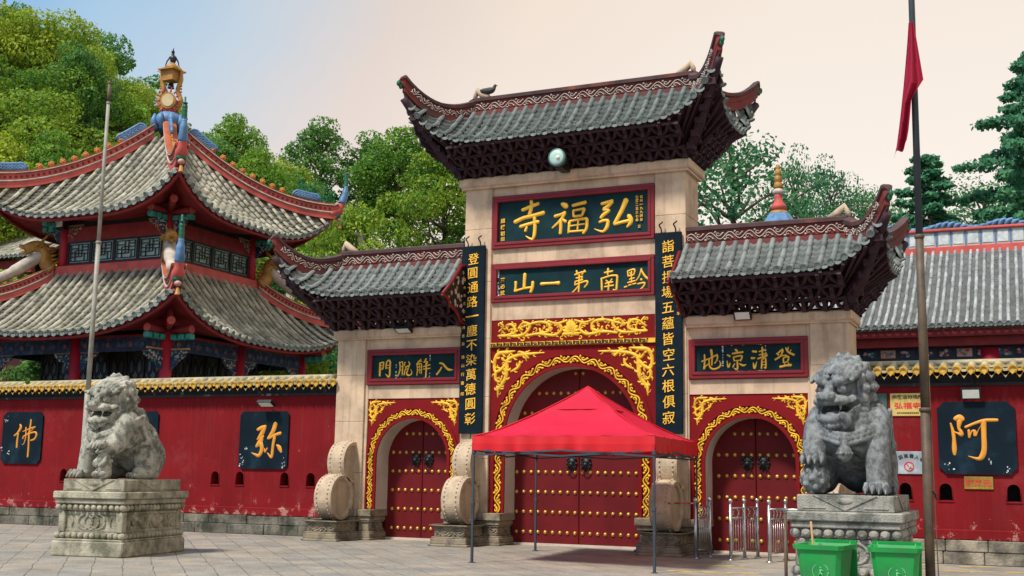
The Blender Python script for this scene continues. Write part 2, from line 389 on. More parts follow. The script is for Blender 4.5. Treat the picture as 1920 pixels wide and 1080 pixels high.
def cloth(m,f):
    nt=m.node_tree;N=nt.nodes;L=nt.links;b=N['Principled BSDF'];t=N.new('ShaderNodeBsdfTranslucent');ms=N.new('ShaderNodeMixShader');ms.inputs[0].default_value=f
    L.new(b.inputs['Base Color'].links[0].from_socket,t.inputs['Color']);L.new(b.outputs[0],ms.inputs[1]);L.new(t.outputs[0],ms.inputs[2])
    L.new(ms.outputs[0],N['Material Output'].inputs['Surface'])
cloth(TENTC,.28);cloth(FLAGC,.3)
ST={
'si':'-1.213,7.583,0.043 -0.995,7.654,0.043 -0.809,7.707,0.039;-0.997,7.791,0.043 -0.985,7.653,0.043 -1.034,7.461,0.047;-1.398,7.312,0.051 -1.179,7.394,0.047 -0.93,7.433,0.047 -0.672,7.482,0.051;-1.26,7.194,0.043 -1.031,7.246,0.039 -0.804,7.278,0.043;-0.909,7.393,0.043 -0.895,7.177,0.043 -0.907,6.984,0.043 -0.943,6.87,0.031;-0.943,6.87,0.035 -1.026,6.904,0.027 -1.121,6.969,0.01;-1.089,7.181,0.023 -1.113,7.134,0.035 -1.133,7.077,0.035',
'fu':'-0.233,7.652,0.043 -0.152,7.606,0.066 -0.111,7.564,0.046;-0.404,7.374,0.043 -0.272,7.403,0.035 -0.15,7.442,0.043;-0.16,7.423,0.039 -0.27,7.267,0.035 -0.463,7.107,0.023;-0.26,7.267,0.039 -0.259,7.093,0.039 -0.268,6.959,0.039;-0.23,7.303,0.027 -0.138,7.229,0.042;0.031,7.592,0.039 0.171,7.619,0.039 0.342,7.644,0.042;0.042,7.475,0.027 0.053,7.33,0.027;0.042,7.475,0.027 0.313,7.502,0.031;0.313,7.493,0.035 0.253,7.353,0.031;0.063,7.335,0.031 0.253,7.347,0.031;-0.047,7.212,0.035 -0.069,6.964,0.027;-0.047,7.232,0.027 0.194,7.262,0.031 0.374,7.267,0.038;0.374,7.258,0.038 0.365,7.048,0.038 0.286,6.93,0.034;0.164,7.235,0.023 0.146,7.007,0.023;-0.026,7.124,0.019 0.315,7.147,0.019;-0.045,6.991,0.027 0.296,6.996,0.027',
'hong':'0.72,7.575,0.038 0.868,7.601,0.042 0.985,7.63,0.034;0.976,7.602,0.038 0.868,7.506,0.046 0.769,7.457,0.038;0.77,7.438,0.042 0.898,7.409,0.034 0.77,7.323,0.046 0.701,7.252,0.034;0.672,7.159,0.03 0.77,7.19,0.034 0.878,7.182,0.038;0.879,7.173,0.038 0.849,7.033,0.045 0.771,6.944,0.034 0.673,6.96,0.023 0.554,7.016,0.01;1.298,7.624,0.064 1.22,7.44,0.053 1.123,7.259,0.049 1.025,7.096,0.042;1.025,7.086,0.038 1.201,7.121,0.038 1.375,7.145,0.041;1.356,7.26,0.049 1.404,7.181,0.053 1.394,7.088,0.049 1.317,6.999,0.023',
'shan':'-1.129,6.083,0.042 -1.137,5.93,0.039 -1.145,5.757,0.038;-1.355,5.912,0.035 -1.353,5.806,0.031 -1.372,5.691,0.031;-1.362,5.7,0.031 -1.155,5.748,0.027 -0.949,5.766,0.031;-0.93,5.89,0.038 -0.938,5.766,0.038 -0.978,5.653,0.038',
'yi':'-0.724,5.831,0.042 -0.601,5.835,0.034 -0.398,5.834,0.034 -0.287,5.832,0.049',
'di':'0.093,5.997,0.023 0.222,6.038,0.023 0.351,6.059,0.023;0.132,6.09,0.023 0.163,5.994,0.019;0.331,6.088,0.023 0.262,5.988,0.019;0.123,5.92,0.019 0.282,5.949,0.019;0.272,5.95,0.019 0.253,5.866,0.019;0.104,5.846,0.019 0.283,5.874,0.019;0.104,5.846,0.019 0.095,5.761,0.019;0.104,5.77,0.019 0.362,5.841,0.023 0.392,5.783,0.023 0.323,5.702,0.019;0.202,5.991,0.023 0.194,5.747,0.023 0.182,5.55,0.019;0.174,5.729,0.019 0.066,5.621,0.019 -0.034,5.56,0.015',
'nan':'0.794,6.006,0.022 0.989,6.032,0.022;0.881,6.095,0.026 0.872,5.955,0.022;0.726,5.888,0.022 0.737,5.607,0.026;0.736,5.878,0.022 0.95,5.932,0.022 1.095,5.924,0.026;1.095,5.915,0.026 1.086,5.738,0.026 1.067,5.591,0.026 0.999,5.622,0.015;0.833,5.835,0.017 0.872,5.796,0.017;0.97,5.856,0.017 0.931,5.802,0.017;0.814,5.762,0.019 0.989,5.79,0.019;0.795,5.688,0.019 1.009,5.714,0.019;0.902,5.795,0.022 0.883,5.563,0.022',
'qian':'1.336,6.013,0.019 1.346,5.892,0.019;1.336,6.013,0.019 1.49,6.041,0.022 1.48,5.922,0.019;1.355,5.901,0.019 1.47,5.922,0.019;1.384,5.979,0.013 1.403,5.935,0.013;1.423,5.999,0.017 1.422,5.74,0.017;1.375,5.825,0.017 1.489,5.856,0.017;1.336,5.753,0.019 1.508,5.791,0.018;1.259,5.655,0.022 1.317,5.671,0.022;1.355,5.691,0.018 1.413,5.707,0.018;1.451,5.716,0.018 1.527,5.73,0.018;1.652,6.051,0.018 1.604,5.896,0.018 1.528,5.79,0.015;1.642,6.024,0.022 1.737,5.871,0.026 1.85,5.782,0.026;1.638,5.817,0.026 1.657,5.798,0.026;1.566,5.714,0.018 1.718,5.734,0.022 1.698,5.652,0.022 1.603,5.574,0.018',
'men':'-4.862,4.144,0.024 -4.864,3.988,0.024 -4.861,3.821,0.024;-4.862,4.138,0.017 -4.767,4.153,0.019;-4.767,4.153,0.019 -4.775,4.01,0.017 -4.822,3.975,0.012;-4.846,4.071,0.011 -4.778,4.076,0.011;-4.837,4.012,0.011 -4.775,4.016,0.011;-4.691,4.128,0.019 -4.699,3.997,0.019;-4.691,4.139,0.017 -4.645,4.192,0.021 -4.589,4.161,0.024 -4.591,4.006,0.024 -4.592,3.852,0.024 -4.617,3.793,0.021 -4.701,3.866,0.01;-4.675,4.074,0.011 -4.607,4.078,0.011;-4.693,4.008,0.012 -4.605,4.018,0.011',
'tuo':'-4.331,4.143,0.019 -4.313,4.012,0.017 -4.335,3.882,0.017 -4.38,3.806,0.021;-4.317,4.131,0.014 -4.25,4.141,0.017 -4.244,3.975,0.017 -4.253,3.833,0.014;-4.314,4.036,0.009 -4.246,4.04,0.009;-4.311,3.953,0.009 -4.243,3.957,0.009;-4.182,4.139,0.014 -4.206,4.057,0.014;-4.088,4.149,0.014 -4.059,4.077,0.017 -4.151,4.02,0.014;-4.179,4.033,0.014 -4.072,4.054,0.014;-4.165,4.032,0.014 -4.163,3.973,0.014;-4.071,4.048,0.014 -4.096,3.984,0.014;-4.163,3.973,0.012 -4.089,3.983,0.012;-4.176,3.962,0.014 -4.199,3.832,0.017;-4.096,3.972,0.014 -4.133,3.866,0.017 -4.078,3.824,0.021 -4.005,3.852,0.016 -4,3.911,0.012 -4.029,3.97,0.006',
'jie':'-3.762,4.2,0.012 -3.82,4.142,0.014 -3.872,4.085,0.014;-3.834,4.154,0.012 -3.741,4.152,0.014;-3.859,4.084,0.014 -3.847,3.943,0.014 -3.857,3.814,0.012;-3.859,4.084,0.014 -3.752,4.094,0.014 -3.742,3.964,0.014 -3.745,3.859,0.014;-3.843,4.013,0.011 -3.75,4.023,0.011;-3.841,3.943,0.011 -3.748,3.953,0.011;-3.799,4.089,0.009 -3.792,3.871,0.009;-3.623,4.208,0.019 -3.66,4.127,0.016;-3.687,4.127,0.012 -3.581,4.137,0.014;-3.581,4.137,0.012 -3.631,4.02,0.014;-3.697,4.022,0.014 -3.513,4.065,0.016;-3.695,3.963,0.014 -3.51,3.983,0.016;-3.62,4.102,0.019 -3.615,3.926,0.021 -3.622,3.751,0.019',
'ru':'-3.264,4.094,0.021 -3.185,4.08,0.023 -3.091,3.985,0.028 -3.011,3.937,0.03 -2.907,3.935,0.007;-3.209,3.999,0.019 -3.259,3.919,0.021 -3.335,3.827,0.023',
'dii':'2.979,3.981,0.019 3.11,4.031,0.019;3.036,4.128,0.019 3.041,3.979,0.019 3.026,3.817,0.022;3.026,3.844,0.019 3.109,3.923,0.013;3.097,4.018,0.016 3.317,4.121,0.019;3.317,4.107,0.019 3.302,4,0.016 3.246,3.934,0.013;3.181,4.226,0.027 3.2,4.07,0.024 3.191,3.894,0.016;3.138,4.031,0.016 3.143,3.882,0.019 3.218,3.813,0.022 3.327,3.838,0.021 3.383,3.904,0.019 3.356,3.992,0.008',
'liang':'3.528,4.108,0.019 3.588,4.073,0.021;3.519,3.981,0.013 3.545,3.846,0.021 3.587,3.939,0.011;3.699,4.218,0.021 3.739,4.176,0.024;3.63,4.132,0.019 3.859,4.16,0.021;3.656,4.058,0.016 3.668,3.977,0.016;3.656,4.058,0.016 3.831,4.08,0.019 3.803,3.974,0.016;3.668,3.977,0.013 3.817,3.994,0.013;3.735,3.962,0.019 3.74,3.829,0.019 3.713,3.796,0.019 3.666,3.83,0.007;3.681,3.923,0.013 3.639,3.844,0.016;3.775,3.921,0.011 3.855,3.879,0.024 3.922,3.898,0.007',
'qing':'4.06,4.167,0.024 4.14,4.159,0.024;4.031,4.028,0.024 4.098,4.027,0.024;4.07,3.928,0.013 4.094,3.807,0.024 4.143,3.952,0.008;4.193,4.157,0.016 4.313,4.194,0.019;4.261,4.248,0.021 4.264,4.042,0.016;4.192,4.091,0.013 4.351,4.113,0.019;4.164,4.012,0.019 4.364,4.079,0.019;4.25,3.99,0.016 4.24,3.804,0.019;4.25,3.99,0.016 4.323,4.014,0.019 4.326,3.816,0.018 4.293,3.83,0.011;4.262,3.936,0.011 4.315,3.948,0.011;4.261,3.877,0.011 4.314,3.889,0.011',
'deng':'4.555,4.114,0.016 4.6,4.073,0.018;4.575,4.107,0.016 4.681,4.19,0.021 4.639,4.059,0.018 4.52,3.983,0.021;4.747,4.221,0.018 4.797,4.134,0.021 4.913,4.072,0.024;4.799,4.233,0.013 4.785,4.18,0.011;4.85,4.178,0.011 4.837,4.146,0.013;4.652,4.059,0.016 4.757,4.069,0.016;4.69,4.005,0.016 4.695,3.913,0.016;4.691,4.012,0.013 4.795,4.042,0.018 4.78,3.937,0.016;4.702,3.919,0.013 4.78,3.937,0.013;4.714,3.899,0.013 4.727,3.859,0.013;4.799,3.91,0.013 4.779,3.858,0.013;4.622,3.829,0.029 4.739,3.853,0.024 4.85,3.863,0.031',
'mi':'-8.397,2.563,0.04 -8.265,2.61,0.055 -8.152,2.649,0.032;-8.17,2.634,0.039 -8.257,2.476,0.063 -8.383,2.318,0.032;-8.364,2.333,0.032 -8.204,2.397,0.028;-8.233,2.397,0.032 -8.303,2.271,0.071 -8.411,2.144,0.039;-8.281,2.223,0.063 -8.244,2.082,0.055 -8.321,1.924,0.047 -8.457,1.955,0.028 -8.547,1.993,0.008;-7.869,2.72,0.06 -7.934,2.523,0.06 -8.077,2.342,0.031;-8.058,2.342,0.031 -7.872,2.429,0.039 -7.703,2.476,0.044;-7.879,2.382,0.044 -7.915,2.178,0.041 -7.931,1.959,0.041 -7.955,1.88,0.031 -8.066,1.989,0.016;-8.082,2.106,0.022 -8.144,2.012,0.028 -8.158,2.098,0.016;-7.801,2.186,0.022 -7.721,2.116,0.059 -7.659,2.007,0.028',
'fo':'-16.372,2.709,0.023 -16.341,2.628,0.045 -16.436,2.482,0.036 -16.559,2.401,0.026;-16.417,2.45,0.029 -16.435,2.271,0.029 -16.435,2.077,0.032;-16.144,2.628,0.023 -16.145,2.531,0.023;-16.252,2.514,0.016 -15.999,2.595,0.023 -15.808,2.643,0.023;-15.829,2.635,0.019 -15.948,2.531,0.016 -16.092,2.45,0.016;-16.216,2.385,0.023 -15.985,2.466,0.023 -15.793,2.498,0.026 -15.741,2.418,0.029 -15.816,2.305,0.029 -15.943,2.273,0.019;-16.231,2.32,0.023 -16.215,2.369,0.023;-16.132,2.514,0.019 -16.133,2.321,0.019 -16.174,2.191,0.016 -16.236,2.159,0.013;-15.981,2.838,0.026 -15.987,2.692,0.029 -16.016,2.45,0.029 -16,2.096,0.029 -16.003,1.822,0.029',
'a':'7.863,2.675,0.016 7.9,2.517,0.032 7.913,2.372,0.034 7.912,2.188,0.045 7.913,2.069,0.026;7.941,2.755,0.04 8.029,2.781,0.063 8.09,2.741,0.047;8.027,2.715,0.053 8.009,2.583,0.029 8.043,2.517,0.034 8.053,2.451,0.037 7.968,2.49,0.018 7.918,2.504,0.018;8.127,2.596,0.026 8.31,2.674,0.029 8.484,2.726,0.034 8.71,2.732,0.031;8.458,2.7,0.05 8.453,2.451,0.047 8.448,2.191,0.049 8.405,2.047,0.052 8.33,1.995,0.034 8.16,2.045,0.008;8.187,2.543,0.026 8.193,2.399,0.024;8.193,2.399,0.018 8.241,2.517,0.016 8.291,2.517,0.034 8.299,2.438,0.034;8.312,2.438,0.018 8.353,2.53,0.008 8.412,2.628,0.007',
'spandrel':'-1.778,3.28,0.013 -1.774,3.448,0.04 -1.801,3.532,0.034;-1.763,3.464,0.047 -1.601,3.697,0.054 -1.568,3.932,0.054 -1.534,4.134,0.047 -1.278,4.228,0.047 -0.987,4.254,0.04 -0.644,4.272,0.017;-1.534,4.1,0.041 -1.679,3.934,0.047 -1.845,3.87,0.041 -1.868,4.108,0.048 -1.778,4.275,0.054 -1.574,4.304,0.054 -1.354,4.331,0.017;-1.683,4.171,0.041 -1.608,4.102,0.034 -1.498,4.167,0.027;-1.826,3.87,0.041 -1.841,3.701,0.041 -1.729,3.632,0.034 -1.676,3.766,0.027;-1.28,4.312,0.027 -1.133,4.258,0.047 -1.022,4.154,0.027;-1.456,3.862,0.027 -1.274,3.959,0.04 -1.24,4.093,0.027;-1.635,3.53,0.034 -1.819,3.499,0.034',
'frieze':'-1.769,4.786,0.027 -1.659,4.884,0.034 -1.735,4.989,0.027;-1.786,4.684,0.034 -1.544,4.693,0.041 -1.361,4.771,0.041 -1.437,4.927,0.041 -1.585,4.915,0.031 -1.546,4.812,0.027;-1.544,4.676,0.034 -1.285,4.667,0.041 -1.103,4.729,0.041 -0.996,4.894,0.041 -1.143,4.967,0.034 -1.252,4.869,0.031 -1.177,4.799,0.027;-1.288,4.837,0.027 -0.851,4.956,0.041 -0.561,4.928,0.04 -0.524,4.776,0.04 -0.703,4.715,0.034 -0.759,4.818,0.027;-1.102,4.661,0.034 -0.775,4.701,0.04 -0.415,4.655,0.04 -0.237,4.766,0.04 -0.274,4.901,0.033 -0.381,4.871,0.027;-0.562,4.979,0.034 -0.346,4.92,0.033 -0.097,4.978,0.033;-0.13,4.729,0.053 -0.025,4.892,0.06 0.027,4.989,0.027;0.03,4.624,0.033 0.027,4.923,0.08;-0.201,4.648,0.033 0.029,4.69,0.046',
}
# ------------------------------------------------------------------ roofs
def tile_slope(mb,O,er,eo,top_fn,eave_fn,x0,x1,sp,r,curve=1.5,course=.17,seg=.3,drip=True,raft=None,rw=.05,minlen=.1,steps=True):
    """barrel and pan tiles of one roof slope; material slots 0 barrel, 1 pan, 2 end disc"""
    O=V(O);er=V(er);eo=V(eo);UP=V((0,0,1))
    n=max(1,round((x1-x0)/sp)); sp=(x1-x0)/n
    def P(x,s):
        T=top_fn(x);E=eave_fn(x);g=1-(1-s)**curve
        return O+er*x+eo*(T[0]+(E[0]-T[0])*s)+UP*(T[1]+(E[1]-T[1])*g)
    def length(x): 
        T=top_fn(x);E=eave_fn(x); return math.hypot(E[0]-T[0],E[1]-T[1]), E[0]-T[0]
    for i in range(n+1):
        x=x0+i*sp
        L,do=length(x)
        if do<minlen: continue
        ns=max(1,round(L/seg)); K=5
        rj=r*(1+random.uniform(-.04,.04)); xj=x+random.uniform(-.014,.014)
        for k in range(ns):
            a,b=k/ns,(k+1)/ns
            pa,pb=P(xj,a),P(xj,b); t=(pb-pa).normalized(); nn=er.cross(t); 
            if nn.z<0: nn=-nn
            nn.normalize()
            if k==ns-1: pb=pb+t*.02
            mid=(pa+pb)/2
            vs=[]
            lf=nn*random.uniform(-.008,.012)+er*random.uniform(-.007,.007)
            for p,q in ((pa+lf,.84),(mid+lf,.93),(pb+lf,1.0)):
                for j in range(K+1):
                    th=PI*j/K; vs.append(p+er*(math.cos(th)*rj*q)+nn*(math.sin(th)*rj*q*1.05-.005))
            fs=[(c*(K+1)+j,c*(K+1)+j+1,(c+1)*(K+1)+j+1,(c+1)*(K+1)+j) for c in range(2) for j in range(K)]
            fs.append(tuple(2*(K+1)+j for j in range(K+1)))
            mb.add(vs,fs,0,True)
            if k==ns-1:
                # round end disc with rim
                c=pb+t*.012+nn*(rj*.25); Kd=9
                dk=1.08 if rj>.065 else 1.3
                ring=[c+er*(math.cos(2*PI*j/Kd)*rj*dk)+nn*(math.sin(2*PI*j/Kd)*rj*dk) for j in range(Kd)]
                ring2=[q+t*.03 for q in ring]
                ring3=[c+t*.03+(q-c)*.72 for q in ring]; ring4=[q+t*-.012 for q in ring3]
                mb.add(ring+ring2+ring3+ring4,[(u*Kd+j,u*Kd+(j+1)%Kd,(u+1)*Kd+(j+1)%Kd,(u+1)*Kd+j) for u in range(3) for j in range(Kd)]+[tuple(3*Kd+j for j in range(Kd))],2,False)
        if raft is not None:
            e=P(x,1);p0=P(x,.6)
            raft.bar(p0-UP*.1,e-UP*.10-eo*.04,rw,rw*1.2)
    for i in range(n):
        xa,xb=x0+i*sp+r*.7,x0+(i+1)*sp-r*.7; xm=(xa+xb)/2
        L,do=length(xm)
        if do<minlen*.6: continue
        nc=max(1,round(L/course)) if steps else 3
        vs=[];fs=[]
        for k in range(nc):
            for q,s in ((0,k/nc),(1,(k+1)/nc)):
                lift=(-.005 if q==0 else .055) if steps else .0
                for x,dz in ((xa,-.01),(xm,-.055),(xb,-.01)):
                    T=top_fn(x);E=eave_fn(x)
                    p=P(x,min(1,s)); vs.append(p+UP*(dz+lift-.02))
            b=k*6
            fs+=[(b,b+1,b+4,b+3),(b+1,b+2,b+5,b+4)]
            if k<nc-1: fs+=[(b+3,b+4,b+7,b+6),(b+4,b+5,b+8,b+7)]
        mb.add(vs,fs,1,False)
        if drip:
            e=P(xm,1);t=(e-P(xm,.9)).normalized();w=(xb-xa)/2*1.15;h=r*1.75
            sh=[(-w,.0),(-w*.95,-h*.45),(-w*.5,-h*.85),(0,-h),(w*.5,-h*.85),(w*.95,-h*.45),(w,.0),(w*.4,-.045),(-w*.4,-.045)]
            mb.prism([e+er*a+UP*(b+.015)+t*.0 for a,b in sh],eo*.03,2)

def soffit(mb,O,er,eo,eave_fn,x0,x1,inner,mi=0,n=24,drop=.07):
    O=V(O);er=V(er);eo=V(eo)
    A=[];B=[]
    for i in range(n+1):
        x=x0+(x1-x0)*i/n;e=eave_fn(x);A.append(O+er*x+eo*e[0]+V((0,0,e[1]-drop)))
        I=inner(x);B.append(O+er*I[0]+eo*I[1]+V((0,0,I[2])))
    mb.strip(A,B,mi); 
    mb.strip([p+V((0,0,.06)) for p in A],A,mi)

def band(mb,pts,h,th,mi=0,capmi=1,cap=.2,over=.05,upv=None):
    """ridge: a wall of height h and thickness th standing on the path, with an overhanging cap"""
    pts=[V(p) for p in pts];n=len(pts);rings=[];c=[]
    hh=h if isinstance(h,(list,tuple)) else [h]*n
    for i,p in enumerate(pts):
        t=pts[min(i+1,n-1)]-pts[max(i-1,0)];t.z=0
        if t.length<1e-6: t=V((1,0,0))
        t.normalize();s=V((t.y,-t.x,0))
        H=hh[i];b=H*(1-cap);w_=(th[i] if isinstance(th,(list,tuple)) else th)/2;f_=min(1,w_/.08)
        rings.append([p+s*w_,p+s*w_+V((0,0,b)),p-s*w_+V((0,0,b)),p-s*w_])
        o=w_+over*f_
        c.append([p+s*o+V((0,0,b)),p+s*(o+.01)+V((0,0,b+H*cap*.7)),p+s*(o*.6)+V((0,0,H)),p-s*(o*.6)+V((0,0,H)),p-s*(o+.01)+V((0,0,b+H*cap*.7)),p-s*o+V((0,0,b))])
    for R_,m in ((rings,mi),(c,capmi)):
        k=len(R_[0]);vs=[q for r in R_ for q in r]
        fs=[(i*k+j,i*k+(j+1)%k,(i+1)*k+(j+1)%k,(i+1)*k+j) for i in range(n-1) for j in range(k)]
        fs+=[tuple(range(k))[::-1],tuple((n-1)*k+j for j in range(k))]
        mb.add(vs,fs,m,False)

def vine(mb,path,L,period,amp,rad,mi=0,lift=.012,steps=12,flip=1):
    """scrolling tendril; path(s) -> (point, up, outward)"""
    nper=max(1,round(L/period));period=L/nper
    pts=[]
    for i in range(nper*steps+1):
        s=L*i/(nper*steps);p,u,o=path(s)
        pts.append(p+u*(amp*math.sin(2*PI*s/period)*flip)+o*lift)
    mb.tube(pts,[rad]*len(pts),5,True,mi)
    for k in range(nper*2):
        s0=(k+.5)*period/2;sg=(1 if k%2==0 else -1)*flip
        q=[]
        for j in range(10):
            a=j/9*PI*1.9;rr=amp*.78*(1-.75*j/9)
            ds=-math.cos(a)*rr*1.15*-1; dz=-sg*(amp*.15)+sg*-math.sin(a)*rr*-1*.9
            p,u,o=path(min(max(s0-amp*.2+ds-amp*.3,0),L));q.append(p+u*(dz-sg*amp*.35)+o*(lift+.004))
        mb.tube(q,[rad*1.25*(1-.5*j/9) for j in range(10)],5,True,mi)
        # leaf
        p,u,o=path(min(s0+period*.2,L));p2,u2,o2=path(min(s0+period*.34,L))
        mb.tube([p+u*(sg*amp*.9)+o*lift,(p+p2)/2+u*(sg*amp*1.15)+o*(lift+.006),p2+u*(sg*amp*1.05)+o*lift],[rad*.7,rad*2.3,rad*.4],5,True,mi)
        p,u,o=path(min(s0+period*.06,L));p2,u2,o2=path(min(s0+period*.20,L));mb.tube([p-u*(sg*amp*.25)+o*lift,(p+p2)/2-u*(sg*amp*.75)+o*(lift+.004),p2-u*(sg*amp*.9)+o*lift],[rad*.6,rad*1.7,rad*.4],5,True,mi)

def pathfn(pts,off_up=0,out=None,out_d=0):
    pts=[V(p) for p in pts];cum=[0]
    for a,b in zip(pts,pts[1:]): cum.append(cum[-1]+(b-a).length)
    def f(s):
        s=min(max(s,0),cum[-1]-1e-6);i=0
        while i<len(cum)-2 and cum[i+1]<=s: i+=1
        k=(s-cum[i])/(cum[i+1]-cum[i]+1e-9);p=pts[i].lerp(pts[i+1],k);t=(pts[i+1]-pts[i]).normalized()
        o=out if out is not None else V((t.y,-t.x,0)).normalized()
        if out is None and o.y>0: o=-o
        u=o.cross(t)*-1
        if u.z<0: u=-u
        return p+u*off_up+o*out_d,u,o
    return f,cum[-1]

def brackets(mb,p0,p1,out,rise,reach,tiers=4,sp=.34,w=.075,z_fn=None):
    """stepped timber bracket sets along the wall top from p0 to p1"""
    p0=V(p0);p1=V(p1);out=V(out);d=p1-p0;L=d.length;d/=L
    h=rise/tiers;n=max(2,round(L/sp));sp=L/n;UP=V((0,0,1))
    for j in range(tiers):
        o0=reach*j/tiers;o1=reach*(j+1)/tiers
        for i in range(n+1):
            x=(i+(.5 if j%2 else 0))*sp
            if x>L+.01: continue
            b=p0+d*x+out*(o0+.02)+UP*(h*j)
            mb.bar(b-out*.18,b+out*(o1-o0)*.6+UP*h*.08,w,h*.42)         # block
            mb.bar(b+UP*h*.1,b+out*(o1-o0)+UP*h*.95,w*.9,w*1.3)          # curved lever rising outward
            for s in (-1,1):
                xe=x+s*sp*.5
                if xe<-.02 or xe>L+.02: continue
                e=p0+d*xe+out*o1+UP*(h*(j+.98)); m=(b+e)/2-UP*h*.16+d*(s*sp*.09)
                mb.bar(b+out*.03,m,w*.75,h*.26);mb.bar(m,e,w*.7,h*.24)
        mb.bar(p0+out*o1+UP*(h*(j+1)-.02),p1+out*o1+UP*(h*(j+1)-.02),.05,.06)
# ------------------------------------------------------------------ the gate (X along the facade, Y into the scene, Z up)
gate=thing('temple_gate','three-bay stone and red memorial gate with upswept grey tiled roofs','gate')
m=MB()
def arch(mb,cx,w,zs,zb,y,X0,X1,Z1,mi=0,n=40):
    """front face of a panel X0..X1, zb..Z1 with an arch opening"""
    A=[];B=[]
    pa=[(cx-w,zb),(cx-w,(zb+zs)/2)]+[(cx-w*math.cos(PI*i/n),zs+w*math.sin(PI*i/n)) for i in range(n+1)]+[(cx+w,(zb+zs)/2),(cx+w,zb)]
    for x,z in pa:
        dx,dz=x-cx,z-zs
        if z<=zs: q=(X0 if dx<0 else X1,z)
        else:
            k=1e9
            if dx<-1e-9:k=min(k,(X0-cx)/dx)
            if dx>1e-9:k=min(k,(X1-cx)/dx)
            if dz>1e-9:k=min(k,(Z1-zs)/dz)
            q=(cx+dx*k,zs+dz*k)
        A.append((x,y,z));B.append((q[0],y,q[1]))
    mb.strip(B,A,mi)
    for cx_,s in ((X0,-1),(X1,1)):   # corner triangles
        i=max(range(len(B)),key=lambda i:(s*B[i][0]>=s*cx_-1e-6)*B[i][2])
        j=min((i+k for k in(-1,1) if 0<=i+k<len(B)),key=lambda t:-B[t][2])
        if abs(B[i][2]-Z1)>1e-6: mb.add([B[i],(cx_,y,Z1),B[j]],[(0,1,2) if s<0 else (0,2,1)],mi)
    return pa
def ring(mb,cx,w0,w1,zs,zb,y0,y1,mi=0,n=40):
    """raised moulding that follows the arch between half widths w0 and w1"""
    def P(w): return [(cx-w,zb)]+[(cx-w*math.cos(PI*i/n),zs+w*math.sin(PI*i/n)) for i in range(n+1)]+[(cx+w,zb)]
    a,b=P(w0),P(w1)
    A0=[(x,y0,z) for x,z in a];B0=[(x,y0,z) for x,z in b];A1=[(x,y1,z) for x,z in a];B1=[(x,y1,z) for x,z in b]
    mb.strip(B0,A0,mi);mb.strip(A0,A1,mi);mb.strip(B1,B0,mi)
def archpath(cx,w,zs,zb,y,n=48):
    return pathfn([(cx-w,y,zb+(zs-zb)*i/10) for i in range(10)]+[(cx-w*math.cos(PI*i/n),y,zs+w*math.sin(PI*i/n)) for i in range(n+1)]+[(cx+w,y,zs-(zs-zb)*i/10) for i in range(1,11)],0,V((0,-1,0)),0)

# masonry: pillars, beams, cornices
s=MB()
for sg in(-1,1):
    x0,x1=(1.97,2.66)
    a,b=sorted((sg*x0,sg*x1)); [s.bbox(a,b,0,1.04,z0,z1-.004,.008) for z0,z1 in ((.66,1.9),(1.9,3.3),(3.3,4.62),(4.62,5.95),(5.95,7.2),(7.2,8.204))]
    a,b=sorted((sg*2.02,sg*1.955)); s.box(a,b,.03,.5,4.43,8.2)
    a,b=sorted((sg*5.25,sg*6.03)); [s.bbox(a,b,-.02,.95,z0,z1-.004,.009) for z0,z1 in ((.66,1.55),(1.55,2.75),(2.75,3.85),(3.85,4.744))]
    a,b=sorted((sg*5.17,sg*5.26)); s.bbox(a,b,.03,.6,.66,4.74,.01)
    a,b=sorted((sg*2.655,sg*2.70)); s.bbox(a,b,.03,.6,.66,4.74,.01)
    a,b=sorted((sg*2.70,sg*5.17))
    s.box(a,b,.05,.9,4.46,4.74);s.box(a,b,.05,.9,3.29,3.6)
    a,b=sorted((sg*2.662,sg*6.12)); s.bbox(a,b,-.12,1.05,4.742,4.95,.03)
    a,b=sorted((sg*2.664,sg*6.07)); s.box(a,b,-.07,1.0,4.70,4.745)
s.box(-1.96,1.96,.05,.9,7.945,8.2);s.box(-1.96,1.96,.05,.9,6.35,6.70);s.box(-1.96,1.96,.05,.9,5.045,5.45)
s.bbox(-2.80,2.80,-.12,1.16,8.202,8.42,.03);s.box(-2.74,2.74,-.07,1.1,8.15,8.205)
s.box(-1.96,1.96,.66,.9,4.43,5.05)
s.build('stone_frame',STONE,gate)
for cx,w,zs in ((0,1.57,2.37),(-3.96,.935,1.87),(3.96,.935,1.87)):
    j=MB();n=40;pa=[(cx-w,.66)]+[(cx-w*math.cos(PI*i/n),zs+w*math.sin(PI*i/n)) for i in range(n+1)]+[(cx+w,.66)]
    j.strip([(x,.07,z) for x,z in pa],[(x,.64,z) for x,z in pa],0,True);j.build('arch_jamb',JAMB,gate)

# red arch panels with gilded ornament
def panel(name,cx,w,zs,X0,X1,Z1):
    p=MB();arch(p,cx,w,zs,.66,.07,X0,X1,Z1)
    b1=w+.075;b2=b1+.19 if w>1 else b1+.16;b3=b2+.075
    ring(p,cx,w+.001,b1,zs,.66,.03,.072);ring(p,cx,b2,b3,zs,.66,.035,.072)
    p.box(X0,X1,.075,.1,zs+w+.35,Z1)
    o=p.build(name,RED,gate)
    g=MB();f,L=archpath(cx,(b1+b2)/2,zs,.70,.066)
    vine(g,f,L,.44 if w>1 else .36,(b2-b1)*.34,.019 if w>1 else .016,0,.012)
    if w>1:
        leafy(g,'spandrel',.068,.026,fx=lambda x,z,ww:(x,z,ww*1.25));leafy(g,'spandrel',.068,.026,fx=lambda x,z,ww:(-x,z,ww*1.25))
    else:
        k=.55
        for sd in (-1,1):
            leafy(g,'spandrel',.068,.022,sp=.06,L=.045,fx=lambda x,z,ww:(cx+sd*((x+1.9)*k-1.17),3.24+(z-4.36)*k,ww*k*1.5))
    g.build('gilded_scrollwork',GOLD,o)
    return o
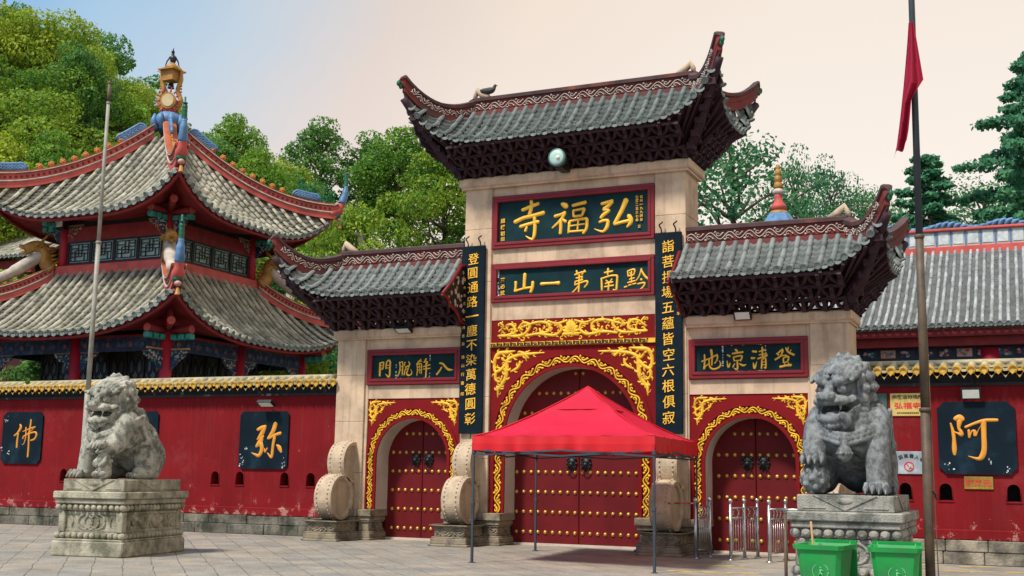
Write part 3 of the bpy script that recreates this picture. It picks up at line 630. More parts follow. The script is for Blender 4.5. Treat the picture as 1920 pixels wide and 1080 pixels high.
pc=panel('arch_panel',0,1.57,2.37,-1.96,1.96,4.43)
panel('arch_panel',-3.96,.935,1.87,-5.17,-2.70,3.29);panel('arch_panel',3.96,.935,1.87,2.70,5.17,3.29)
# frieze
f=MB();f.box(-1.96,1.96,.06,.6,4.522,5.045)
fr=f.build('frieze_panel',RED,gate)
g=MB()
for sd in(-1,1):
    leafy(g,'frieze',.058,.026,sp=.075,L=.05,fx=lambda x,z,w:((x if sd<0 else -x-.02),z,w*1.25))
    random.seed(12)
    # curls and small leaves that fill the frieze
    for i in range(22):
        x0=.22+.073*i;z0=4.60+.36*((i*0.618)%1);r0=random.uniform(.035,.06);q0=random.uniform(0,6.28);tw=random.choice([-1,1])
        stroke(g,[(sd*(x0+math.cos(q0+tw*u*.75)*r0*(1-.11*u)),z0+math.sin(q0+tw*u*.75)*r0*(1-.11*u),.020*(1-.08*u)) for u in range(7)],.058,.025,3)
    for i in range(9):
        a=i/8*PI;stroke(g,[(sd*.02+math.cos(a)*.05,4.68+math.sin(a)*.05,.02),(sd*.02+math.cos(a)*.15,4.68+math.sin(a)*.19,.035),(sd*.02+math.cos(a)*.19,4.68+math.sin(a)*.25,.012)],.056,.03,3)
g.build('gilded_scrollwork',GOLD,fr)
k=MB();k.box(-1.965,1.965,.02,.6,4.425,4.524,0)
u=.17;y=.012
for i in range(int(3.9/u)):
    x=-1.94+i*u
    for a,b in (((0,.075),(.10,.075)),((.10,.075),(.10,.03)),((.10,.03),(.05,.03)),((.05,.03),(.05,.05)),((.0,.012),(.145,.012)),((.145,.012),(.145,.088)),((.145,.088),(.17,.088)),((0,.012),(0,.075))):
        k.bar((x+a[0],y,4.425+a[1]),(x+b[0],y,4.425+b[1]),.02,.013,(0,0,1) if a[1]==b[1] else (1,0,0),1)
k.build('key_pattern_strip',[GOLD,BLACK],gate)

# name plaques
def name_plaque(X0,X1,Z0,Z1,keys,small,patch=None,fw=.14):
    fm=MB()
    for q,(d,yy) in enumerate(((0,.0),(fw*.55,-.02))):
        e=fw*.62 if q==0 else fw*.5
        a0,a1,c0,c1=X0+d,X1-d,Z0+d,Z1-d
        fm.bbox(a0,a1,yy-.03,.3,c1-e,c1,.012);fm.bbox(a0,a1,yy-.03,.3,c0,c0+e,.012)
        fm.bbox(a0,a0+e,yy-.028,.3,c0+e-.01,c1-e+.01,.012);fm.bbox(a1-e,a1,yy-.028,.3,c0+e-.01,c1-e+.01,.012)
    fo=fm.build('name_plaque',MAROON_F,gate)
    pm=MB();pm.box(X0+fw*.8,X1-fw*.8,.03,.2,Z0+fw*.8,Z1-fw*.8,0)
    random.seed(5)
    for (ax,az,bx,bz,w) in patch or ():
        L=math.hypot(bx-ax,bz-az);nn=int(L/.035)
        for i in range(nn):
            t=(i+random.random())/nn
            if noise.noise(V((ax*9+t*L*7,az*5,1)))<-.12: continue
            x=ax+(bx-ax)*t;z=az+(bz-az)*t;rr=w*random.uniform(.35,1.1)
            pm.prism([(x+math.cos(q)*rr*random.uniform(.6,1.3),.0295,z+math.sin(q)*rr*random.uniform(.6,1.2)) for q in (0,1.05,2.1,3.1,4.2,5.2)],(0,-.002,0),1)
    pm.build('board',[PLAQUE,CREAM],fo)
    for kk in keys:
        l=MB();strokes(l,kk,.028,.03);l.build('gilded_character',GOLDC,fo)
    for t in small:
        l=MB();vtext(l,*t);l.build('inscription_lettering',GOLDC,fo)
MAROON_F=mat('plaque_frame_red',(.17,.008,.015),.5,.15,2,.06,20)
GOLDC=mat('gilded_letter',(.80,.46,.035),.45,.12,6,.05,spec=.5)
name_plaque(-1.96,1.96,6.70,7.945,['si','fu','hong'],[('趙樸初',-1.69,7.36,7.06,.115,.01),('回',-1.69,6.93,6.92,.1,.02),('公元一九九四年',1.66,7.66,7.14,.072,.008),('佛曆二五三七年',1.56,7.66,7.14,.072,.008),('立',1.61,7.0,7.0,.075,.01)],
   patch=[(-1.84,6.84,-1.84,7.8,.018),(1.84,6.85,1.84,7.8,.018),(-1.2,7.83,-.4,7.83,.006),(-.1,6.83,.5,6.83,.02)])
name_plaque(-1.96,1.96,5.45,6.35,['shan','yi','di','nan','qian'],[('董必武',-1.67,5.97,5.67,.115,.01)],patch=[(-1.80,5.6,-1.80,6.2,.04),(-1.83,5.6,-1.83,6.2,.02)])
name_plaque(-5.20,-2.70,3.61,4.455,['men','tuo','jie','ru'],[],patch=[(-4.42,4.32,-3.55,4.33,.022),(-4.42,4.32,-4.42,3.76,.02),(-3.52,4.32,-3.52,3.76,.018),(-4.4,3.76,-3.5,3.76,.012)])
name_plaque(2.70,5.20,3.61,4.455,['dii','liang','qing','deng'],[],patch=[(3.44,4.33,4.32,4.33,.035),(3.43,4.33,3.43,3.76,.022),(4.33,4.33,4.33,3.8,.02),(3.45,3.76,4.32,3.76,.016)])

# doors: two studded leaves each
def door(cx,w,zt,rows,sp,n):
    for sd in(-1,1):
        d=MB();a,b=sorted((cx+sd*.006,cx+sd*(w+.06)))
        d.bbox(a,b,.62,.72,.05,zt,.012,0)
        ns=int((w-.06)/sp)
        for z in rows:
            for i in range(ns+1):
                x=cx+sd*(.09+i*sp)
                if z>n[1]:
                    if math.hypot(x-cx,z-n[1])>w-.08: continue
                d.lathe([(.052,0),(.05,.018),(.036,.04),(.016,.052)],(x,.62,z),8,1,True,'y') if False else d.ell((x,.618,z),(.045,.04,.045),8,6,1)
        do=d.build('door',[DARKREDDOOR,BRASS],gate)
        kx=cx+sd*.17;kz=1.82 if w>1 else 1.88
        kk=MB();kk.ell((kx,.60,kz),(.115,.05,.125),12,8);kk.ell((kx,.56,kz-.02),(.06,.06,.055))
        for e in(-1,1): kk.ell((kx+e*.05,.555,kz+.045),(.025,.025,.025),8,6);kk.ell((kx+e*.085,.58,kz+.10),(.03,.03,.04),8,6)
        for q in range(10):
            t=2*PI*q/10;kk.ell((kx+math.cos(t)*.11,.6,kz+math.sin(t)*.115),(.03,.03,.03),6,5)
        kk.tube([(kx+math.sin(2*PI*q/16)*.085,.545,kz-.12-math.cos(2*PI*q/16)*.085) for q in range(17)],.012,6)
        kk.build('door_knocker',IRON,do)
rows=[.29+.444*i for i in range(9)]
door(0,1.57,4.1,rows,.178,(0,2.37))
for cx in(-3.96,3.96): door(cx,.935,2.95,[.27+.443*i for i in range(7)],.176,(cx,1.87))
for a_,b_ in ((-1.57,1.57),(-4.9,-3.02),(3.02,4.9)):
    th=MB();th.box(a_,b_,.56,.7,0,.05);th.build('threshold',JAMB,gate)
bk=MB();bk.box(-2.66,2.66,.73,1.02,0,4.4);bk.box(-5.3,-2.67,.73,.93,0,3.3);bk.box(2.67,5.3,.73,.93,0,3.3);bk.box(-1.9,1.9,.91,1.0,4.4,8.2);bk.build('back_wall',REDWALL,gate)

# moulded bases under pillars and jambs
def sumeru(mb,x0,x1,y0,y1,h,carve=None,top=.16):
    P=[(0,.05,.055),(.05,.17,.02),(.17,.20,.0),(.20,.40,-.05),(.40,.44,-.02),(.44,h-top,.0) if h-top>.45 else None,(max(.44,h-top),h,.045)]
    for q in P:
        if q: mb.bbox(x0-q[2],x1+q[2],y0-q[2],y1+q[2],q[0]*1.0+.0,q[1],.012)
    if carve is not None:
        for (A,B,o) in (((x0+.06,y0+.05,.30),(x1-.06,y0+.05,.30),V((0,-1,0))),((x1-.05,y0+.1,.30),(x1-.05,y1-.05,.30),V((1,0,0)))):
            ff,L=pathfn([A,V(A).lerp(V(B),.5),B],0,o,0)
            if L>.3: vine(carve,ff,L,.3,.06,.014,0,.004)
for sg in(-1,1):
    for boxes in (((1.60,2.72,-.16,.62),(2.64,3.0,-.12,.62)),((5.28,6.12,-.2,.9),(4.93,5.30,-.12,.62))):
        b=MB();c=MB()
        for X0,X1,y0,y1 in boxes:
            a,d=sorted((sg*X0,sg*X1)); sumeru(b,a,d,y0,y1,.70,c)
        bo=b.build('moulded_base',BASEST,gate);c.build('carved_trim',BASEST,bo)

# gate roofs
def gate_roof(name,xi,xr,xt,ym,yt,zt,ze,oe,cb,two,hipmul=(-.95,1.18),inner=None,tz=8.42):
    """xi: inner end (None = symmetric); xr: ridge end; xt,yt: corner tip; zt: tile height at the ridge; ze,oe: eave height and reach"""
    S=1 if (xi is None or xi>=0) else -1
    t=MB();w=MB();rb=MB();wh=MB()
    HA,HB=hipmul
    hz=lambda q:zt+HA*q+HB*q*q
    tip=hz(1)
    def top(x):
        ax=abs(x)
        if ax<=xr: return (.27,zt)
        q=(ax-xr)/(xt-xr); return (.27+(yt-.27)*q,hz(q))
    x_in=-xt if xi is None else abs(xi)
    def eave(x):
        ax=abs(x);k=max(0,(ax-(xr-1.35))/(xt-xr+1.35))
        return (oe+(yt-oe)*k**4,ze+(tip-ze)*k**4)
    for back in(0,1):
        O=(0,ym,0);eo=V((0,-1 if not back else 1,0));er=V((S,0,0))
        tile_slope(t,O,er,eo,top,eave,x_in+.05 if xi is not None else -xt+.06,xt-.06,.27,.063,1.5,raft=w,steps=not back)
        X0=x_in if xi is not None else -xt
        def inn(x,back=back):
            xx=min(max(x,-cb),cb); return (xx,(ym+.05) if not back else 1.05-ym,tz+ (ze-tz)*.75)
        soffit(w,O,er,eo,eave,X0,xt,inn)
    ends=[S] if xi is not None else [-1,1]
    for e in ends:
        O=(e*xr,ym,0)
        def etop(y):
            q=min(1,abs(y)/yt); return (.05+q*(xt-xr-.05),hz(q)+.0)
        def eeave(y):
            q=min(1,abs(y)/yt); return (xt-xr-.12+.12*q**3,ze+.12+(tip-ze-.12)*q**3.2)
        tile_slope(t,O,V((0,1,0)),V((e,0,0)),etop,eeave,-yt+.1,yt-.1,.27,.063,1.5,raft=w,minlen=.06)
        soffit(w,O,V((0,1,0)),V((e,0,0)),eeave,-yt,yt,lambda y:(min(max(y,-.5),.5),cb-xr,tz+(ze-tz)*.75))
        # hip rafter and fan of rafters at the corners
        for sy in(-1,1):
            cpt=V((e*cb,ym+sy*(ym+.02 if sy<0 else .55),tz+.1));tp=V((e*xt,ym+sy*yt,tip-.16))
            mid=(cpt+tp)/2+V((0,0,-.16))
            w.tube(catmull([cpt,mid,tp],6),[.12]*6+[.09]*7,6)
            for q in range(1,7):
                kx=xr-.6+(xt-xr+.6)*q/7;ev=eave(kx);ep=V((e*kx,ym+sy*ev[0],ev[1]-.1));st=V((e*(cb-.5+.45*q/7),cpt.y,tz+.25+.12*q/7))
                w.bar(st,ep,.06,.12)
                yy=yt*q/7;ev=eeave(yy);ep=V((e*(xr+ev[0]),ym+sy*yy,ev[1]-.1));st=V((e*cb,ym+sy*.5*q/7,tz+.25))
                w.bar(st,ep,.06,.1)
                # stepped corner blocks
                pp=cpt.lerp(tp,q/7.5)-V((0,0,.12));w.obox(pp,V((.08,0,0)),V((0,.14,0)),V((0,0,.07)));w.obox(pp+V((e*.03,-sy*.12,-.09)),V((.05,0,0)),V((0,.05,0)),V((0,0,.06)))
    # bracket sets
    rise=ze-tz-.10
    for y0,o,rc in ((-.06,V((0,-1,0)),oe-ym-.12),(1.08,V((0,1,0)),oe+ym-1.2)):
        a,bb=(-cb,cb) if xi is None else (S*x_in,S*cb)
        brackets(w,(a,y0,tz),(bb,y0,tz),o,rise,rc,3,.40,.085)
    for e in ends: brackets(w,(e*(cb+.02),0,tz),(e*(cb+.02),1.02,tz),V((e,0,0)),rise+.05,xt-cb-.35,4,.34)
    # dark core added behind the brackets to keep their gaps unlit
    if xi is None: w.box(-cb+.1,cb-.1,.12,.92,tz-.005,zt-.3)
    else:
        a,bb=sorted((S*(x_in+.02),S*(cb-.3)));w.box(a,bb,.2,.8,tz+.42,zt-.2)
        a,bb=sorted((S*(x_in+.02),S*(x_in+.8)));w.box(a,bb,.25,.75,tz-.005,tz+.45)
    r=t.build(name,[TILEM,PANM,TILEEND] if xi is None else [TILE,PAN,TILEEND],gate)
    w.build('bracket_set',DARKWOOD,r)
    # ridge: main run, then the sweeping hips
    n=12
    hipL=[V((S*(xr+(xt-xr)*q/n),ym-yt*q/n,hz(q/n)-.02+.12*(q/n)**5)) for q in range(n+1)]
    hipL+=[hipL[-1]+V((S*.03,-.055,.06)),hipL[-1]+V((S*.06,-.10,.13))]
    hh=[.46-.12*min(1,q/6)-.04*max(0,(q-6)/6) for q in range(n+1)]+[.20,.04]
    tt=[.19-.05*q/n for q in range(n+1)]+[.09,.03]
    if xi is None: main=[V((-xr+2*xr*q/16,ym,zt-.02)) for q in range(17)]
    else: main=[V((S*(x_in+(xr-x_in)*q/12),ym,zt-.02)) for q in range(13)]
    band(rb,[p-V((0,0,.14)) for p in main],.23,.46,0,0,.1,.0)
    fullh=[]
    band(rb,main,.46,.2,0,1,.24,.06)
    for e in ends:
        for sy in(1,-1):
            hp=[V((p.x*S*e,ym+(p.y-ym)*sy,p.z)) for p in hipL]
            band(rb,[p-V((0,0,.1)) for p in hp[:-2]],.2,[.32-.20*q/n for q in range(n+1)],0,0,.1,.0)
            band(rb,hp,hh,tt,0,1,.3,.045)
            if sy==1:
                ff,L=pathfn([p+V((0,0,hh[i]*.36)) for i,p in enumerate(hp[:-3])],0,None,.105);vine(wh,ff,L,.34,.06,.010)
            # glazed tip
            for q in (-4,-3,-2): rb.ell(hp[q]+V((e*.055,-sy*.045,.03)),(.05,.05,.075),7,5,2)
    ff,L=pathfn([p+V((0,0,.21)) for p in main],0,V((0,-1,0)),.105);vine(wh,ff,L,.44,.075,.0115)
    # dragon-fish knobs on the ridge ends
    for e in ends:
        p=V((e*(xr-.12),ym,zt+.42))
        rb.tube([p+V((-e*.28,0,0)),p+V((-e*.08,0,.1)),p+V((e*.06,0,.22)),p+V((e*.12,0,.1)),p+V((e*.14,0,.0))],[.05,.09,.09,.06,.04],8,True,3)
    ro=rb.build('roof_ridge',[RIDGE,RIDGEDK,GREEN,DRUMST],r)
    wh.build('ridge_scrollwork',WHITE,r)
    return r
gate_roof('main_roof',None,2.72,3.75,.52,1.71,10.12,9.10,1.46,2.72,True)
for S in(-1,1):
    r=gate_roof('wing_roof',S*2.67,6.05,7.0,.12,1.56,6.47,5.66,1.28,6.02,False,(-.75,1.02),tz=4.95)
# painted gable board on the inner end of the west wing roof
A=[(-2.62,-1.2,5.52),(-2.62,-.75,5.85),(-2.62,-.3,6.3),(-2.62,-.02,6.35),(-2.62,-.02,4.98),(-2.62,-.25,5.02),(-2.62,-.5,5.22),(-2.62,-.8,5.32),(-2.62,-.95,5.46)]
for sg in(-1,1):
    gm=MB()
    gm.prism([(sg*2.62,p[1],p[2]) for p in A],(sg*.03,0,0),0)
    gm.tube([(sg*2.60,p[1],p[2]) for p in catmull(A[4:]+[A[0]],5)],.035,6,True,1)
    gm.tube([(sg*2.60,p[1],p[2]) for p in A[:4]],.04,6,True,1)
    random.seed(11)
    for i in range(34):
        yy=random.uniform(-.85,-.08);zz=5.35+random.uniform(-.1,.9)*(.55+.45*(1+yy/.9))
        gm.ell((sg*2.615,yy,zz),(.02,random.uniform(.03,.07),random.uniform(.03,.07)),6,4,random.choice([2,3,3,4]))
    gm.build('painted_gable_board',[BLACK,MAROON_F,PINK,WHITE,MUSTARD],gate)
# ------------------------------------------------------------------ red precinct walls
def boolean_cut(obj,cutter):
    md=obj.modifiers.new('cut','BOOLEAN');md.operation='DIFFERENCE';md.object=cutter;md.solver='EXACT'
    dg=bpy.context.evaluated_depsgraph_get();dg.update()
    me=bpy.data.meshes.new_from_object(obj.evaluated_get(dg));obj.modifiers.clear();old=obj.data;obj.data=me;bpy.data.meshes.remove(old)
    bpy.data.objects.remove(cutter)
YW=.2
def wall(X0,X1,holes,label,st):
    t=thing('precinct_wall',label,'wall',((X0+X1)/2,YW,0));cx=(X0+X1)/2
    a,b=X0-cx,X1-cx
    m=MB();m.box(a,b,0,.5,.45,3.42)
    o=m.build('wall_face',[REDWALL],t)
    c=MB();dk=MB()
    for hx in holes:
        hx-=cx;w=.115
        pr=[(hx-w,-.1,1.20),(hx+w,-.1,1.20),(hx+w,-.1,1.40)]+[(hx+w*math.cos(PI*i/8),-.1,1.40+w*1.05*math.sin(PI*i/8)) for i in range(1,8)]+[(hx-w,-.1,1.40)]
        c.prism(pr,(0,.45,0))
        dk.box(hx-.2,hx+.2,.345,.36,1.1,1.7)
    co=c.build('cutter',[DARKIN],t)
    import bmesh
    bm=bmesh.new();bm.from_mesh(co.data);bmesh.ops.recalc_face_normals(bm,faces=bm.faces);bm.to_mesh(co.data);bm.free()
    bm=bmesh.new();bm.from_mesh(o.data);bmesh.ops.recalc_face_normals(bm,faces=bm.faces);bm.to_mesh(o.data);bm.free()
    boolean_cut(o,co)
    # vent openings: backing coloured near-black as the shade inside, with a worn rim, one part each
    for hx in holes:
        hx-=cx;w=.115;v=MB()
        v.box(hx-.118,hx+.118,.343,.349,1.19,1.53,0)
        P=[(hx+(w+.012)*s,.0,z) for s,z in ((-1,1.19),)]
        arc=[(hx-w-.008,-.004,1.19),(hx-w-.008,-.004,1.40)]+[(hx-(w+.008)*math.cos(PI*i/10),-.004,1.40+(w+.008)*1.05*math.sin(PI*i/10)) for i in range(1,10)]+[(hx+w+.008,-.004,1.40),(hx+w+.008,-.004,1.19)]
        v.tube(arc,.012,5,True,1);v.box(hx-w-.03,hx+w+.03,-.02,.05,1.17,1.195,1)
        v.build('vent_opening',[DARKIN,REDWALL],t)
    l=MB();l.bbox(a,b,-.055,.1,.46,.66,.02);l.build('wall_ledge',REDWALL,t)
    # rough stone plinth in two courses of blocks
    p=MB();random.seed(st)
    for z0,z1,off in ((0,.24,0),(.243,.458,.35)):
        x=a-off
        while x<b:
            L=random.uniform(.7,1.15);x2=min(b,x+L)
            if x2-max(x,a)>.05: p.bbox(max(x,a)+.006,x2-.006,-.035-random.uniform(0,.03),.45,z0,z1,.015)
            x=x2
    p.build('stone_plinth',PLINTHST if X0<0 else PLINTHE,t)
    k=MB();k.box(a,b,.02,.45,3.42,3.70);k.box(a,b,-.06,.1,3.40,3.46);k.box(a,b,-.12,.5,3.70,3.74);k.box(a,b,-.05,.3,3.55,3.60)
    k.build('eave_band',BAND,t)
    # coping of glazed tiles
    r=MB();random.seed(st+1)
    for s in(-1,1):
        tile_slope(r,(0,.22,0),V((1,0,0)),V((0,s,0)),lambda x:(.02,3.87),lambda x:(.50,3.68),a,b,.245,.075,1.15,.13,.25,drip=(s<0))
        n=round((b-a)/.245)
        if s<0:
            for i in range(n+1):
                x=a+(b-a)*i/n;yy=.22-.53;zz=3.72
                r.prism([(x-.075,yy,zz+.02),(x-.07,yy,zz-.05),(x,yy,zz-.14),(x+.07,yy,zz-.05),(x+.075,yy,zz+.02),(x,yy,zz+.07)],(0,-.025,0),2)
                if i<n:
                    x+=.1225
                    r.prism([(x-.07,yy+.02,zz-.02),(x-.06,yy+.02,zz-.10),(x,yy+.02,zz-.20),(x+.06,yy+.02,zz-.10),(x+.07,yy+.02,zz-.02)],(0,-.02,0),0 if i%3 else 2)
    r.tube([(a+(b-a)*i/40,.22,3.87) for i in range(41)],.065,8,True,0)
    r.build('glazed_coping',[YTILE,YTILE,YTIP],t)
    return t
BAND=mat('stained_eave_band',(.016,.016,.02),.7,.4,3,.15,18,col2=(.20,.19,.17),c2lo=.60,c2hi=.68,c2scale=2.2)
wall(-34,-6.06,[-21.7,-20.5,-17.6,-14.7,-13.9,-12.6,-11.7,-9.66,-8.9,-7.56,-6.8],'long red wall with yellow tiled coping west of the gate, behind the pale lion',3)
wall(6.07,24,[6.98,7.72,8.93,9.8,11.2,12],'red wall with yellow tiled coping east of the gate, behind the grey lion',8)

# hanging couplet boards
def couplet(X,chars,small,sx,zs,label):
    t=thing('couplet_board',label,'couplet board',(X,-.02,2.46))
    b=MB();b.bbox(-.30,.30,-.07,-.01,0,4.34,.015);b.build('board',NAVY,t)
    l=MB();vtext(l,chars,.0 if sx else .0,4.03,.34,.285,-.072,rx=.12,bold=.003,jit=.02)
    for q in small: vtext(l,*q)
    l.build('gilded_lettering',GOLDC,t)
    h=MB()
    for e in(-1,1):
        h.tube(catmull([(e*.16,-.02,4.30),(e*.16,-.05,4.42),(e*.16-.03,-.09,4.50),(e*.16+.02,-.10,4.54),(e*.16+.04,-.07,4.57)],4),.016,6)
    h.tube([(0,-.03,.02),(0,-.05,-.12)],.012,5)
    h.build('hook',IRON,t)
    return t
couplet(-2.385,'登圓通路一塵不染萬德圓彰',[('歲次丙戌年八月吉日',-.215,3.55,2.05,.075,-.072,0,.05,.008),('逸山行書',-.21,1.75,1.15,.085,-.072,0,.05,.008),('印',-.21,.9,.9,.09,-.072,0,0,.01)],1,0,'tall dark couplet board hung on the pillar between the west arch and the great door')
couplet(2.29,'詣菩提場五蘊皆空六根俱寂',[('佛曆二千五百五十年',.225,3.72,2.55,.08,-.072,0,.05,.008)],0,0,'tall dark couplet board hung on the pillar between the great door and the east arch')

# carved boards on the red walls
def board(name,X0,X1,Z0,Z1,key,label,kind,cut=.1,col=NAVY,chips=()):
    cx,cz=(X0+X1)/2,(Z0+Z1)/2;Y=YW-.03
    t=thing(name,label,'wall plaque',(cx,YW,cz),0,'carved boards along the wall')
    hw,hh=(X1-X0)/2,(Z1-Z0)/2
    P=[]
    for sx,sz,order in ((-1,-1,0),(1,-1,1),(1,1,0),(-1,1,1)):
        c=(sx*hw,sz*hh)
        if kind=='notch':
            pts=[(sx*(hw),sz*(hh-cut)),(sx*(hw-cut*.35),sz*(hh-cut*.8)),(sx*(hw-cut*.8),sz*(hh-cut*.35)),(sx*(hw-cut),sz*hh)]
        else: pts=[(sx*hw,sz*(hh-cut)),(sx*(hw-cut),sz*hh)]
        if order==1: pts=pts[::-1] if sx>0 and sz<0 else pts[::-1]
        if (sx,sz)==(-1,-1): pts=[(sx*hw,sz*(hh-cut))]+pts[1:]
        P+=pts
    # order: start lower-left going counter-clockwise
    P=sorted(P,key=lambda q:math.atan2(q[1]/hh,q[0]/hw))
    b=MB();b.prism([(x,-.05,z) for x,z in P],(0,.045,0),0)
    random.seed(3+int(cx*7))
    for (x,z,r) in chips:
        for i in range(5):
            a=x*hw+random.uniform(-r,r);c=z*hh+random.uniform(-r,r)*1.6;rr=random.uniform(.006,.02)
            b.prism([(a+math.cos(q)*rr*random.uniform(.5,1.4),-.0505,c+math.sin(q)*rr*random.uniform(.5,1.4)) for q in (0,1.05,2.1,3.1,4.2,5.2)],(0,-.002,0),1)
    o=b.build('board',[col,CREAM],t)
    if key:
        l=MB();strokes(l,key,-.051,.018,fx=lambda x,z,w:(x-cx,z-cz,w));l.build('carved_character',ORANGE,t)
    return t
board('wall_plaque',-17.02,-15.55,1.64,3.06,'fo','dark wall board with a tall thin orange character, leftmost of the wall boards','chamfer',.12,NAVY,((-.85,.7,.07),(-.95,-.4,.06),(-.6,-.6,.04)))
board('wall_plaque',-8.94,-7.48,1.60,3.02,'mi','dark wall board with chipped lower corners and a thick orange character, beside the west gate','chamfer',.09,NAVY,((-.85,-.62,.06),(-.86,-.8,.06),(.85,-.72,.05),(.86,-.9,.04),(-.7,-.3,.03)))
board('wall_plaque',-12.95,-11.55,1.62,3.05,None,'dark wall board almost hidden behind the mane of the pale lion','chamfer',.1)
board('wall_plaque',7.62,9.02,1.70,3.09,'a','large dark wall board with notched corners and a slender orange character, right of the flagpole','notch',.12,NAVY,((-.72,-.72,.09),(.75,-.85,.05),(.28,-.62,.05)))

# small signs
def sign(name,X0,X1,Z0,Z1,m,label,draw,y=.0,cat='sign'):
    cx,cz=(X0+X1)/2,(Z0+Z1)/2
    t=thing(name,label,cat,(cx,YW,cz));b=MB();b.bbox(X0-cx,X1-cx,-.03,-.004,Z0-cz,Z1-cz,.006);b.build('plate',m,t)
    l=MB();mats=draw(l)
    if mats: l.build('printed_lettering',mats,t)
    return t
GOLDPLATE=mat('gold_plate',(.62,.44,.13),.35,.12,2.5,.02,spec=.6,metal=.35)
GREYPLATE=mat('grey_marbled_plate',(.24,.28,.32),.5,.3,1.6,.05,30,col2=(.42,.46,.50),c2lo=.5,c2hi=.7,c2scale=3)
INK=mat('black_ink',(.02,.018,.02),.6,.1);REDINK=mat('red_ink',(.55,.03,.03),.5,.1)
GREENPL=mat('green_plate',(.03,.09,.075),.5,.3,3,.05);BRIGHTG=mat('bright_green_sticker',(.02,.5,.16),.5,.1);YELST=mat('yellow_sticker',(.65,.55,.25),.6,.1)
def d1(l):
    text(l,'宗教活动场所',0,.15,.085,-.031,0,.02,0,.004,1.15);text(l,'弘福寺',0,-.02,.135,-.031,1,.02,0,.004,1.25);text(l,'贵阳市民族宗教事务局监制',0,-.165,.035,-.031,0,.01,0,.003)
    return [INK,REDINK]
def d2(l):
    for i,ch in enumerate('严禁高香入寺'):
        a=(i-2.5)*.26;text(l,ch,math.sin(a)*.40,-.25+math.cos(a)*.385,.085,-.031,0,.025,0,.004,1,-a)
    l.tube([(math.cos(2*PI*i/24)*.085,-.032,-.07+math.sin(2*PI*i/24)*.085) for i in range(25)],.011,6,True,1,up=(0,1,0))
    l.tube([(-.06,-.032,-.01),(.06,-.032,-.13)],.010,6,True,1)
    l.tube([(.0,-.036,-.12),(.02,-.036,-.05)],.008,5,True,2)
    return [INK,REDINK,YELST]
def d3(l):
    text(l,'陳鳳元',0,0,.14,-.031,0,.02,0,.004,1.1);return [REDINK]
sign('notice_sign',6.75,7.41,2.82,3.27,GOLDPLATE,'gold plate with a row of red characters, on the wall beside the flagpole',d1)
sign('notice_sign',6.71,7.42,1.69,2.13,GREYPLATE,'grey marbled notice with an arc of black characters over a red prohibition circle',d2)
sign('notice_sign',8.06,8.58,1.42,1.66,mat('dull_gold_plate',(.30,.20,.04),.4,.5,4,.05,metal=.4),'small dull gold name plate under the large notched wall board',d3)
sign('notice_sign',6.2,6.69,2.84,3.27,GREENPL,'dark green plate half hidden behind the head of the grey lion',lambda l:None)
sign('green_sticker',6.50,6.60,2.05,2.35,BRIGHTG,'bright green label on the red wall just right of the grey lion shoulder',lambda l:None,cat='sticker')

# floodlights
def lamp(X,Y,Z,label,pitch=35,cable=None,ww=.30):
    t=thing('floodlight',label,'floodlight',(X,Y,Z))
    a=R(pitch);d=V((0,-math.cos(a),-math.sin(a)));u=V((0,-math.sin(a),math.cos(a)))
    b=MB();b.obox((0,-.05,0),(ww/2,0,0),d*.035,u*.11);b.build('housing',IRON,t)
    g=MB();g.obox(V((0,-.05,0))+d*.036,(ww/2-.03,0,0),d*.004,u*.085);g.build('lamp_panel',LAMPW,t)
    k=MB();k.tube([(-ww/2,-.05,0),(-ww/2,.03,.0),(0,.10,.02),(ww/2,.03,0),(ww/2,-.05,0)],.012,5)
    if cable: k.tube(catmull([(.05,.0,.1),(.08,.05,.28),(.02,.1,.45),(-.05,.0,.55)],5),.008,5)
    k.build('bracket',IRON,t)
lamp(-8.02,-.02,3.20,'flat white floodlight on a bracket above the chipped wall board',60,ww=.42)
lamp(8.26,.08,3.24,'flat floodlight with a dangling cable above the notched wall board',25,True,.36)
lamp(-4.09,-.22,4.88,'small floodlight on the cornice of the west side gate',65,ww=.40)
lamp(3.93,-.22,4.90,'small floodlight on the cornice of the east side gate',40,ww=.36)
t=thing('round_floodlight','round glass floodlight hung under the high central eave','floodlight',(-.05,-.78,8.47));t.scale=(.86,.86,.86)
b=MB();b.lathe([(.08,.30),(.19,.24),(.235,.10),(.24,.0),(.20,-.005)],(0,0,.06),20,0,True,'y');b.build('housing',mat('green_lamp_rim',(.08,.16,.15),.4,.2,4,.02,metal=.3),t)
b=MB();b.ell((0,.01,.06),(.205,.06,.205),20,10);b.build('lens',LAMPGL,t)
b=MB();b.ell((.05,-.02,.04),(.06,.07,.06));b.build('bulb',LAMPW,t)
b=MB();b.box(-.10,.12,.1,.66,-.20,-.04);b.tube([(-.24,.05,.06),(-.24,.15,-.08),(0,.2,-.14),(.24,.15,-.08),(.24,.05,.06)],.015,6);b.build('bracket',IRON,t)

